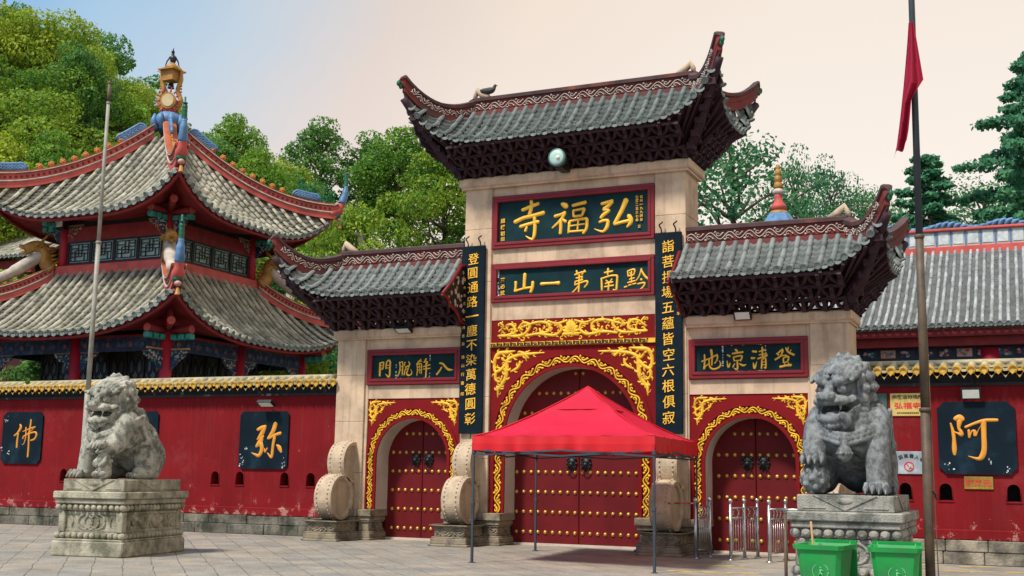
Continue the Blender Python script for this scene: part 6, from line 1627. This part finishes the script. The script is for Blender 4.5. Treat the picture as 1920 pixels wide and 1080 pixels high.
for x,y,dx,dy in ((2.32,-2.32,-1,0),(2.32,-2.32,0,1),(2.32,-2.32,1,0),(2.32,-2.32,0,-1),(-2.32,-2.32,1,0),(-2.32,-2.32,-1,0),(2.32,2.32,0,-1),(2.32,2.32,0,1),(2.32,2.32,1,0)): spandrel(s,(x+dx*.17,y+dy*.17,9.95),dx,dy,.7,.6)
# corner bracket clusters and exposed beam ends
for h,zz,rch in ((2.32,10.2,1.3),(3.74,5.95,1.1)):
    for a,b in ((1,-1),(1,1),(-1,-1)):
        e=V((a,b,0)).normalized();c=V((a*h,b*h,zz))
        s.tube([c,c+e*rch+V((0,0,.15))],.12,8,True,6);s.tube([c+e*rch*.55+V((0,0,.0)),c+e*rch*.55+V((0,0,.75))],.11,8,True,6)
        for d in (V((a,0,0)),V((0,b,0))):
            s.tube([c+V((0,0,-.05)),c+d*.95+V((0,0,-.05))],.13,10,True,6);s.tube([c+d*.94+V((0,0,-.05)),c+d*.97+V((0,0,-.05))],.135,10,True,7)
            for k in range(3):
                q=c+d*(.3+.3*k)+V((0,0,-.28));s.bbox(q.x-.11,q.x+.11,q.y-.11,q.y+.11,q.z-.09,q.z+.09,.03,1)
        s.tube([c+e*rch+V((0,0,.15)),c+e*(rch+.03)+V((0,0,.15))],.13,10,True,7)
s.build('painted_bracket',PAINT+[BLUE,RAFT,RIDGEP],pav)
# windows
for er,eo in (((1,0,0),(0,-1,0)),((0,1,0),(1,0,0))):
    er=V(er);eo=V(eo)
    for i in range(4):
        x0=-2.1+1.05*i;w_=MB();o=er*(x0)+eo*2.33+V((0,0,8.58))
        for (a,b,c_,d_) in ((0,1.05,0,.06),(0,1.05,.76,.82)): w_.obox(o+er*((a+b)/2)+V((0,0,(c_+d_)/2)),er*(b-a)/2,eo*.03,V((0,0,(d_-c_)/2)),0)
        for a in(.0,.99): w_.obox(o+er*(a+.03)+V((0,0,.41)),er*.03,eo*.031,V((0,0,.41)),0)
        lattice(w_,o+er*.06+V((0,0,.06))+eo*.02,er,V((0,0,1)),.93,.70,0,0,.026)
        wo=w_.build('window',DARKWOOD_W if 'DARKWOOD_W' in globals() else BLACK,pav)
        g=MB();g.obox(o+er*.525+V((0,0,.41))-eo*.02,er*.5,eo*.008,V((0,0,.38)));g.build('pane',PANE,wo)
    for i in range(7):
        x0=-2.62+.75*i;w_=MB();o=er*x0+eo*2.62+V((0,0,3.2))
        w_.obox(o+V((0,0,1.1)),er*.04,eo*.04,V((0,0,1.1)),0);w_.obox(o+er*.375+V((0,0,.02)),er*.375,eo*.04,V((0,0,.04)),0)
        lattice(w_,o+er*.05+V((0,0,.1))+eo*.02,er,V((0,0,1)),.65,2.0,1,0,.03)
        wo=w_.build('lattice_screen',BLACK,pav)
        g=MB();g.obox(o+er*.375+V((0,0,1.1))-eo*.03,er*.36,eo*.008,V((0,0,1.1)));g.build('pane',PANED,wo)
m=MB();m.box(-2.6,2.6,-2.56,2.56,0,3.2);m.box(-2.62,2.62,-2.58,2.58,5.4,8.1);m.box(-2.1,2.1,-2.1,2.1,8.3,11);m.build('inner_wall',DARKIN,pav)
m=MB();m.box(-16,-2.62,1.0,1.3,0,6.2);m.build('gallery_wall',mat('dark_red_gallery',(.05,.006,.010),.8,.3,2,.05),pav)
lamp2=thing('floodlight','boxy floodlight fixed under the upper eave of the pavilion','floodlight',(PCX-2.1,PCY-2.75,9.95))
b=MB();b.bbox(-.22,.22,-.12,.12,-.18,.2,.03);b.build('housing',IRON,lamp2);b=MB();b.bbox(-.17,.17,-.135,-.12,-.1,.16,.005);b.build('lamp_panel',LAMPW,lamp2)

# ------------------------------------------------------------------ hall behind the east wall
hall=thing('temple_hall','long grey-tiled hall with a blue-crested ridge behind the east wall','hall',(11,8,0))
t=MB();w=MB()
tile_slope(t,(0,4.6,0),V((1,0,0)),V((0,-1,0)),lambda x:(.15,8.30),lambda x:(4.6,5.56),-7.5,12,.205,.052,1.25,.15,.32,raft=w)
tile_slope(t,(0,4.6,0),V((1,0,0)),V((0,1,0)),lambda x:(.15,8.30),lambda x:(4.6,5.56),-7.5,12,.41,.052,1.25,.3,.6,steps=False,drip=False)
ro=t.build('hall_roof',[TILEH,mat('hall_pan_tile',(.15,.16,.165),.75,.3,4,.25,40),TILEEND],hall)
w.box(-7.5,12,.12,.2,5.28,5.46);w.box(-7.5,12,.3,.5,5.05,5.3);w.build('rafters',RAFT,ro)
r=MB();r.bbox(-7.5,12,4.45,4.75,8.2,8.46,.02,0);r.box(-7.5,12,4.5,4.70,8.46,8.92,1);r.bbox(-7.5,12,4.40,4.80,8.92,9.0,.02,0)
for k in range(48):
    x=-7.4+.41*k;r.bbox(x+.06,x+.35,4.482,4.5,8.52,8.88,.006,2);r.box(x-.03,x+.03,4.485,4.5,8.47,8.91,3)
random.seed(6)
for k in range(110):
    x=-7.5+.177*k;z=9.0;hh=.10+.07*math.sin(k*.7)
    r.tube([(x,4.6,z),(x+.06,4.6,z+hh),(x+.17,4.6,z+hh*1.25),(x+.22,4.6,z+hh*.8)],[.07,.07,.05,.02],6,True,3)
for k in range(10): r.tube([(-7.2+.13*k,4.6,9.05),(-7.2+.13*k,4.6,9.3+.05*(k%3))],[.05,.01],5,True,0)
r.build('hall_ridge',[RIDGEP,WHITE,mat('ridge_panel_pale',(.45,.50,.52),.7,.2,8,.1),BLUE],ro)
o=MB();o.tube(catmull([(1.2,4.6,9.0),(1.5,4.6,9.5),(1.3,4.6,9.9),(1.7,4.6,10.2),(2.1,4.6,10.0)],5),[.22]*8+[.17]*8+[.10]*5,8);
for k in range(5): o.tube([(1.3+.1*k,4.6,9.4+.15*k),(1.1+.1*k,4.6,9.65+.15*k)],[.06,.01],5)
o.build('dragon_ornament',MUSTARD,ro)
for x in (-6.9,-2.65,1.6,5.9,10.1):
    c=MB();c.lathe([(.30,0),(.29,5.0)],(x,.75,0),16);c.build('column',POST,hall)
m=MB();m.box(-7.5,12,.6,.9,4.72,5.05,0);m.box(-7.5,12,.55,.95,4.40,4.46,1);m.box(-7.5,12,2.2,2.4,0,5.5,2)
random.seed(9)
for k in range(40):
    x=-7.3+.48*k;m.bbox(x,x+.38,.575,.6,4.78,5.0,.01,4 if k%4 else 5)
    for j in range(6): m.ell((x+random.uniform(.05,.33),.57,4.78+random.uniform(.04,.18)),(.05,.012,.04),6,4,random.choice([3,5,6,7]))
for k in range(80):
    x=-7.4+.24*k;m.ell((x,.62,4.20+.06*math.sin(k)),(.07,.03,.08),6,4,random.choice([3,5,6,8]))
m.box(-7.5,12,.66,.8,4.08,4.36,0)
m.build('painted_frieze',[mat('dark_teal_beam',(.015,.03,.045),.6,.3,4,.05),MUSTARD,DARKIN,TEAL,NAVYP,PINK,WHITE,RIDGEP,GREEN],hall)

# stupa spire rising behind the east wing roof
sp=thing('spire','red and gold vase-shaped spire rising behind the east wing roof','spire',(.72,20,0))
m=MB();m.lathe([(2.2,9.6),(1.1,10.6),(.55,11.6)],(0,0,0),8,smooth=False);m.build('blue_roof',BLUE,sp)
m=MB();m.lathe([(.5,11.45),(.55,11.55),(.42,11.75)],(0,0,0),16);m.build('gold_collar',MUSTARD,sp)
m=MB();m.lathe([(.30,11.72),(.42,11.95),(.40,12.1),(.24,12.35),(.20,12.65),(.24,12.8)],(0,0,0),16);m.build('red_vase',RIDGEP,sp)
m=MB();m.ell((0,0,12.98),(.32,.32,.26),14,9);m.build('white_ball',WHITE,sp)
m=MB();m.lathe([(.20,13.2),(.24,13.28),(.22,13.55),(.17,13.62),(.22,13.68),(.19,13.98),(.14,14.05),(.19,14.1),(.15,14.4),(.10,14.45),(.13,14.5),(.10,14.75)],(0,0,0),14);m.build('gold_tiers',MUSTARD,sp)
m=MB();m.lathe([(2.0,-7.3),(1.9,9.7)],(0,0,0),8,smooth=False);m.build('tower_body',WHITE,sp)
sp.scale=(.72,.72,.61);sp.location.z=4.45

# far hall to the west and the white ridge end behind the west wing roof
fh=thing('far_hall','far hall with a pale tiled roof and white lattice windows at the left edge','hall',(-31.3,12.2,-.5))
t=MB();w=MB();tile_slope(t,(0,4,0),V((1,0,0)),V((0,-1,0)),lambda x:(.1,13.0),lambda x:(4.2,10.9),-8,2.2,.26,.065,1.2,.3,.5,raft=w,steps=False)
t.build('hall_roof',[TILEP,PANP,TILEEND],fh);w.box(-8,2.0,.1,.3,10.2,10.75);w.build('rafters',RAFT,fh)
m=MB();m.box(-8,1.7,.6,.8,0,8.9);m.build('wall_face',REDWALL,fh)
for k in range(8):
    x=-6.3+k*1.0
    q=MB();lattice(q,(x,.55,9.0),V((1,0,0)),V((0,0,1)),.95,1.2,0,0,.05);qo=q.build('window',BLUE,fh)
    q=MB();q.box(x,x+.95,.62,.64,9.0,10.2);q.build('pane',LAMPW,qo)
rr=MB();rr.box(-8,2.2,3.8,4.2,12.95,13.4);rr.build('roof_ridge',RIDGEP,fh)
bh=thing('side_chapel','small chapel whose white upturned ridge end shows above the west wing roof','chapel',(-20.6,24.2,2.0))
m=MB();m.prism([(-3.5,-2,8.9),(3,-2,8.9),(3,0,10.0),(-3.5,0,10.0)],(0,.06,-.1));m.prism([(-3.5,2,8.9),(3,2,8.9),(3,0,10.0),(-3.5,0,10.0)],(0,-.06,-.1));m.build('chapel_roof',TILEP,bh)
m=MB();m.tube(catmull([(-3.5,0,10.0),(-1,0,9.95),(.3,0,10.05),(.55,0,10.35)],5),.16,8);m.tube(catmull([(1.8,0,9.95),(.7,0,10.05),(.3,0,10.4),(.15,0,10.85)],5),[.14]*6+[.2]*5+[.16]*5,8);m.ell((.2,-.1,10.95),(.2,.14,.14),8,6);m.ell((.35,-.2,10.3),(.10,.06,.18),8,6,1);m.build('ridge_end',[WHITE,GREEN],bh)
m=MB();m.box(-3,2.6,-1.5,1.5,0,8.9);m.build('wall_face',WHITE,bh)
# ------------------------------------------------------------------ hill and trees
CAMP=V((9.451,-24.275,1.6))
def hill_h(x,y):
    dx,dy=x-CAMP.x,y-CAMP.y;r=math.hypot(dx,dy);az=math.degrees(math.atan2(dx,dy))
    T=((-75,30),(-56,29),(-50,26.5),(-44.5,23.5),(-42,20.5),(-37,16.5),(-34.5,14.0),(-33.2,12.5),(-32.2,9.5),(-30,9.5),(-27,7.0),(-26,6.0),(-20,6),(-12,4),(0,3),(20,3),(60,4))
    H=T[-1][1]
    for (a,h),(b,k) in zip(T,T[1:]):
        if a<=az<=b: H=h+(k-h)*(az-a)/(b-a);break
        if az<T[0][0]: H=T[0][1]
    s=min(max((r-42)/(84-42),0),1);s=s*s*(3-2*s)
    far=max(0,r-95)*.02
    return H*s-.6*(1-s)+far*0+noise.noise(V((x*.06,y*.06,0)))*1.6*s
m=MB();na,nr=90,34
vs=[]
for i in range(na+1):
    az=R(-80+130*i/na)
    for j in range(nr+1):
        r=44+(j/nr)**1.5*220;x=CAMP.x+math.sin(az)*r;y=CAMP.y+math.cos(az)*r
        vs.append((x,y,hill_h(x,y)-.2))
m.add(vs,[(i*(nr+1)+j,i*(nr+1)+j+1,(i+1)*(nr+1)+j+1,(i+1)*(nr+1)+j) for i in range(na) for j in range(nr)],0,True)
hl=m.build('wooded_hill',mat('hill_undergrowth',(.022,.05,.014),.95,.4,.4,.4,3,col2=(.05,.06,.02)));tag(hl,kind='structure')

LY=leafmat('leaf_sunlit_yellow_green',(.04,.17,.02),(.46,.55,.05))  # bright colour carries the sunlit highlights, dark colour the shaded foliage
LG=leafmat('leaf_mid_green',(.03,.15,.025),(.30,.48,.05))  # bright colour likewise raised for sunlit highlights
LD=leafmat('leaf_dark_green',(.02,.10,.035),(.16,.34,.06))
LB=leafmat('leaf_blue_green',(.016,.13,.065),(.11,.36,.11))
LH=leafmat('leaf_hazy_teal',(.018,.135,.075),(.13,.33,.12))  # haze over the distant trees is mixed into this leaf colour
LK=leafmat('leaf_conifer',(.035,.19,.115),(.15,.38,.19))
def leaves(mb,c,r,n,size,flat=.8,shell=.55):
    for _ in range(n):
        d=V((random.gauss(0,1),random.gauss(0,1),random.gauss(0,1))).normalized()
        rr=shell+(1-shell)*random.random()**.6
        p=V(c)+V((d.x*r[0]*rr,d.y*r[1]*rr,d.z*r[2]*rr))
        nn=(d*.7+V((random.gauss(0,.6),random.gauss(0,.6),random.gauss(.35,.6)))).normalized()
        a=nn.orthogonal().normalized();a=Matrix.Rotation(random.uniform(0,6.28),3,nn)@a;b=nn.cross(a)
        s=size*random.uniform(.5,1.5);w=s*random.uniform(.45,.75)
        mb.add([p-a*s,p-b*w+a*s*.1,p+a*s,p+b*w+a*s*.1],[(0,1,2,3)],0,True)
def limb(mb,a,b,ra,rb,wob=.25,n=5):
    a=V(a);b=V(b);P=[]
    for i in range(n+1):
        t=i/n;P.append(a.lerp(b,t)+V((random.gauss(0,wob),random.gauss(0,wob),0))*math.sin(PI*t)*.5)
    mb.tube(P,[ra+(rb-ra)*i/n for i in range(n+1)],7)
def crown_tree(kind,seed,H,RX,nclump,per,size,trunk_frac=.28,gap=0):
    random.seed(seed)
    tr=MB();cr=MB()
    z0=H*trunk_frac
    limb(tr,(0,0,-1.2),(random.gauss(0,.25),random.gauss(0,.25),H*.72),H*.028,H*.010,.3,7)
    for i in range(nclump):
        t=(i+.5)/nclump;z=z0+(H-z0)*(.08+.92*t)
        prof={'round':math.sin(PI*min(.97,.16+.84*t))**.7,'tall':(math.sin(PI*min(.98,.12+.86*t))**.8)*.72,'airy':(math.sin(PI*min(.97,.14+.84*t))**.6),'spread':(.55+.55*math.sin(PI*t))}[kind]
        a=i*2.399+random.uniform(-.4,.4);rad=RX*prof*random.uniform(.45,.98)
        c=V((math.cos(a)*rad,math.sin(a)*rad,z-.0))
        cr_=RX*random.uniform(.17,.44);rad*=random.choice((1,1,1,1.22));c=V((math.cos(a)*rad,math.sin(a)*rad,z+random.uniform(-.3,.5)))
        if kind=='airy': cr_*=.86
        leaves(cr,c,(cr_*random.uniform(.8,1.25),cr_*random.uniform(.8,1.25),cr_*random.uniform(.5,.85)),int(per*(cr_/(RX*.31))**1.6),size)
        limb(tr,(0,0,z-cr_*.9-rad*.35),c,H*(.010 if kind!='airy' else .006),H*.002,.15,4)
    return tr,cr
PROTO={}
def proto(key,mt,*a):
    tr,cr=crown_tree(*a);PROTO[key]=(tr.mesh('trunk_mesh',BARK),cr.mesh('crown_mesh',mt),a[2])
def conifer(key,mt,seed,H,RX,nb,t0=.22):
    random.seed(seed);tr=MB();cr=MB();limb(tr,(0,0,-1),(0,0,H*.97),H*.02,H*.003,.1,8)
    for i in range(nb):
        t=t0+(.98-t0)*(i+random.random()*.6)/nb;z=H*t;a=i*2.399+random.uniform(-.5,.5);L=(RX*(1-t)**.75+.25)*random.uniform(.6,1.15)
        d=V((math.cos(a),math.sin(a),0));P=[V((0,0,z)),d*L*.5+V((0,0,z+L*.10)),d*L*.85+V((0,0,z-L*.02)),d*L+V((0,0,z-L*.02+.12))]
        tr.tube(P,[.05,.035,.02,.01],5)
        for q in range(int(4+L*3)):
            s=.25+.75*(q+random.random())/(4+L*3);p=d*L*s+V((0,0,z+.06*L*math.sin(s*3)));r=.42*(1.15-s*.55)*(.6+L*.14)
            leaves(cr,p+V((0,0,-.1*r)),(r*1.15,r*1.15,r*.75),44,.085,shell=.1)
    PROTO[key]=(tr.mesh('trunk_mesh',BARK),cr.mesh('crown_mesh',mt),H)
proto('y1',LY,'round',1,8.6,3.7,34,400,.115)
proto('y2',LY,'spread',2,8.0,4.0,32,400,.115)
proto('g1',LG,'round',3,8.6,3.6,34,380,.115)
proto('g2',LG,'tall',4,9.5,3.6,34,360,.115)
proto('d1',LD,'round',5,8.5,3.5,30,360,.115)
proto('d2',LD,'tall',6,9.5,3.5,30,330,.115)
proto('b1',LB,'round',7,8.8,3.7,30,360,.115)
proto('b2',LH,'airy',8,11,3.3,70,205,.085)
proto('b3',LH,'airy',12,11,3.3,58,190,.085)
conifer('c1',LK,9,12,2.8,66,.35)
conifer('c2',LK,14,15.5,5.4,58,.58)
def tree(name,key,x,y,z,s,rz,label,group=None,cat='tree',sz=1):
    t=thing(name,label,cat,(x,y,z),rz,group);t.scale=(s*random.uniform(.82,1.22),s*random.uniform(.82,1.22),s*sz*random.uniform(.85,1.2)) if group else (s,s,s)
    for nm,me in (('trunk',PROTO[key][0]),('crown',PROTO[key][1])):
        o=bpy.data.objects.new(nm,me);COL.objects.link(o);o.parent=t
    return t
def at(px,py,d):
    v=(fw_*2207.265+Rv_*(px-960)-Uv_*(py-540))/2207.265;return CAMP+v*d
p_,r_,y_=R(8.913),R(.879),R(-24.149)
fw_=V((math.sin(y_)*math.cos(p_),math.cos(y_)*math.cos(p_),math.sin(p_)));rt_=V((math.cos(y_),-math.sin(y_),0));up_=rt_.cross(fw_)
Rv_=rt_*math.cos(r_)+up_*math.sin(r_);Uv_=up_*math.cos(r_)-rt_*math.sin(r_)
random.seed(21)
LAB={'y':'yellow-green broadleaf tree among the trees covering the hillside','g':'mid-green broadleaf tree among the trees covering the hillside','d':'dark green tree among the trees covering the hillside','b':'bluish-green tree in the valley between the hill and the gate'}
for r,step in ((49,3.3),(54,3.3),(59,3.3),(64,3.3),(69,3.4),(74,3.5),(79,3.6),(84,3.7),(88,3.8)):
    az=-52.5+random.uniform(0,3)
    while az<-23.5:
        x=CAMP.x+math.sin(R(az))*(r+random.uniform(-1.5,1.5));y=CAMP.y+math.cos(R(az))*(r+random.uniform(-1.5,1.5));z=hill_h(x,y)
        u=random.random();left=az<-36
        if az<-45 and r<58: az+=1.5;continue
        key=random.choice(['y1','y2','g1','y2','g1','g2','d1','d2','y1','b1'] if left else ['g1','g2','y1','b1','d1','b1','g2'])
        if az>-31: key=random.choice(['b1','g2','b1','d2','g1','b2'])
        s=random.uniform(.52,.86)
        tree('broadleaf_tree',key,x,y,z-.3,s,random.uniform(0,6.28),LAB[key[0]],{'y':'yellow-green trees on the hillside','g':'mid-green trees on the hillside','d':'dark trees on the hillside','b':'bluish trees in the valley'}[key[0]])
        az+=math.degrees(step/r)*random.uniform(.8,1.2)
def top(name,key,px,py,d,h,label,cat='tree',group=None,wx=1):
    """stand a tree of height h so that its crown top is at distance d along this line of sight"""
    T=at(px,py,d);s=h/PROTO[key][2]
    t=tree(name,key,T.x,T.y,T.z-h,s,px*.37,label,group,cat);t.scale=(s*wx,s*wx,s);return t
top('broadleaf_tree','d1',203,95,84,8.5,'dark round tree standing out on the hilltop skyline above the yellow-green trees')
top('broadleaf_tree','d1',115,92,88,8.5,'dark small-crowned tree on the skyline at the upper left, left of the round one')
top('broadleaf_tree','y2',30,48,84,8.5,'bright tree at the very top of the hill in the upper left corner')
top('broadleaf_tree','g2',445,232,84,8.5,'green tree on the skyline right of the pavilion finial')
top('broadleaf_tree','d2',598,240,86,9,'tall dark tree alone on the skyline between pavilion and gate')
top('broadleaf_tree','d2',697,266,86,8.5,'dark upright tree on the skyline left of the bushy bright one')
top('broadleaf_tree','g2',755,258,84,10,'bushy green tree on the skyline left of the high gate roof')
top('broadleaf_tree','y1',835,310,78,9,'yellowish tree just left of the high gate pillar')
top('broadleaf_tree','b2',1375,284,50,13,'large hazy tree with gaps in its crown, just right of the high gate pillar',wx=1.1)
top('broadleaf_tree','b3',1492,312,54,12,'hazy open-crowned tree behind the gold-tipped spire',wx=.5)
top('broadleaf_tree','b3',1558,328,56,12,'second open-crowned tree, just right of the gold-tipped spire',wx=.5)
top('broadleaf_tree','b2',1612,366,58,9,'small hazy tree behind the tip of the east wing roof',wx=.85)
top('conifer_tree','c1',1737,282,46,12,'pointed conifer behind the rusty flagpole',wx=1.3)
top('broadleaf_tree','b3',1845,352,56,9,'low bushy tree above the hall ridge at the right edge',wx=1.25)
top('broadleaf_tree','b2',1925,362,60,8,'green tree at the right edge above the hall ridge')
top('broadleaf_tree','b3',1660,395,60,8,'low hazy shrub-like tree behind the east wing roof')
top('conifer_tree','c2',1925,85,45,19,'big dark conifer with drooping branches entering at the right edge',wx=.92)
top('broadleaf_tree','y1',655,412,58,8,'sunlit yellow-green tree just above the west wing roof',wx=.8)
top('broadleaf_tree','g1',600,425,60,8,'green tree beside the right corner of the pavilion upper roof',wx=.7)
# flowering shrubs glimpsed through the pavilion
random.seed(31)
for i,(x,y) in enumerate(((-15.2,17.5),(-13.2,15.5),(-11.6,13))):
    b=MB();leaves(b,(0,0,4.6),(1.5,1.3,1.1),700,.16);o=thing('flowering_shrub',('green shrub with pink blossoms seen between the pavilion columns','leafy shrub with pink flowers seen under the right pavilion eave','pink-flowered shrub just left of the west gate pillar')[i],'shrub',(x,y,0))
    st=MB();limb(st,(0,0,0),(0,0,4.5),.09,.03,.2);st.build('stem',BARK,o);b.build('foliage',LG,o)
    b=MB();leaves(b,(0,-.2,4.6),(1.5,1.3,1.1),130,.11,shell=.95);b.build('blossom',PINK,o)
# ------------------------------------------------------------------ camera, sun, sky
cd=bpy.data.cameras.new('camera');cam=bpy.data.objects.new('camera',cd);COL.objects.link(cam)
cd.sensor_width=36;cd.lens=2207.265/1920*36;cd.clip_start=.5;cd.clip_end=2000
p_,r_,y_=R(8.913),R(.879),R(-24.149)
fw=V((math.sin(y_)*math.cos(p_),math.cos(y_)*math.cos(p_),math.sin(p_)));rt=V((math.cos(y_),-math.sin(y_),0));up=rt.cross(fw)
Rv=rt*math.cos(r_)+up*math.sin(r_);Uv=up*math.cos(r_)-rt*math.sin(r_)
mw=Matrix((Rv,Uv,-fw)).transposed().to_4x4();mw.translation=V((9.451,-24.275,1.6));cam.matrix_world=mw
scene.camera=cam
SUN_EL,SUN_AZ=R(55),R(202)       # azimuth measured from +Y towards +X
sd=bpy.data.lights.new('sun','SUN');sd.energy=3.6;sd.angle=R(8);sd.color=(1,.91,.77)
so=bpy.data.objects.new('sun',sd);COL.objects.link(so)
to=V((math.sin(SUN_AZ)*math.cos(SUN_EL),math.cos(SUN_AZ)*math.cos(SUN_EL),math.sin(SUN_EL)))
so.rotation_euler=to.to_track_quat('Z','Y').to_euler();so.location=(0,-30,30)
w=bpy.data.worlds.new('World');scene.world=w;w.use_nodes=True;nt=w.node_tree;N=nt.nodes;L=nt.links
for n_ in list(N): N.remove(n_)
out=N.new('ShaderNodeOutputWorld');sky=N.new('ShaderNodeTexSky');sky.sky_type='NISHITA';sky.sun_disc=False
sky.sun_elevation=SUN_EL;sky.sun_rotation=SUN_AZ;sky.altitude=1000;sky.dust_density=2
b1=N.new('ShaderNodeBackground');b1.inputs[1].default_value=.04;L.new(sky.outputs[0],b1.inputs[0])
# thin warm cloud that thickens to the east and lets blue through to the upper west
tc=N.new('ShaderNodeTexCoord')
vm=N.new('ShaderNodeVectorMath');vm.operation='DOT_PRODUCT';L.new(tc.outputs['Generated'],vm.inputs[0]);vm.inputs[1].default_value=tuple(-rt+V((0,0,.75)))
nz=N.new('ShaderNodeTexNoise');nz.inputs['Scale'].default_value=3.2;nz.inputs['Detail'].default_value=4;L.new(tc.outputs['Generated'],nz.inputs['Vector'])
ma=N.new('ShaderNodeMath');ma.operation='MULTIPLY_ADD';ma.inputs[1].default_value=.22;L.new(nz.outputs['Fac'],ma.inputs[0]);L.new(vm.outputs['Value'],ma.inputs[2])
cr=N.new('ShaderNodeValToRGB');L.new(ma.outputs[0],cr.inputs[0])
e=cr.color_ramp.elements
e[0].position=.15;e[0].color=(.92,.76,.565,1);e[1].position=.80;e[1].color=(.13,.355,.60,1)
for p0,c0 in ((.37,(.88,.70,.50,1)),(.50,(.767,.60,.445,1)),(.62,(.521,.576,.588,1)),(.70,(.36,.51,.62,1))):
    q=e.new(p0);q.color=c0
b2=N.new('ShaderNodeBackground');b2.inputs[1].default_value=.63;L.new(cr.outputs[0],b2.inputs[0])
ad=N.new('ShaderNodeAddShader');L.new(b1.outputs[0],ad.inputs[0]);L.new(b2.outputs[0],ad.inputs[1]);L.new(ad.outputs[0],out.inputs[0])
scene.view_settings.view_transform='Standard';scene.view_settings.look='None';scene.view_settings.exposure=.56;scene.view_settings.gamma=1
scene.render.film_transparent=False
scene.cycles.max_bounces=6;scene.cycles.diffuse_bounces=3;scene.cycles.transparent_max_bounces=8
scene.cycles.use_denoising=True
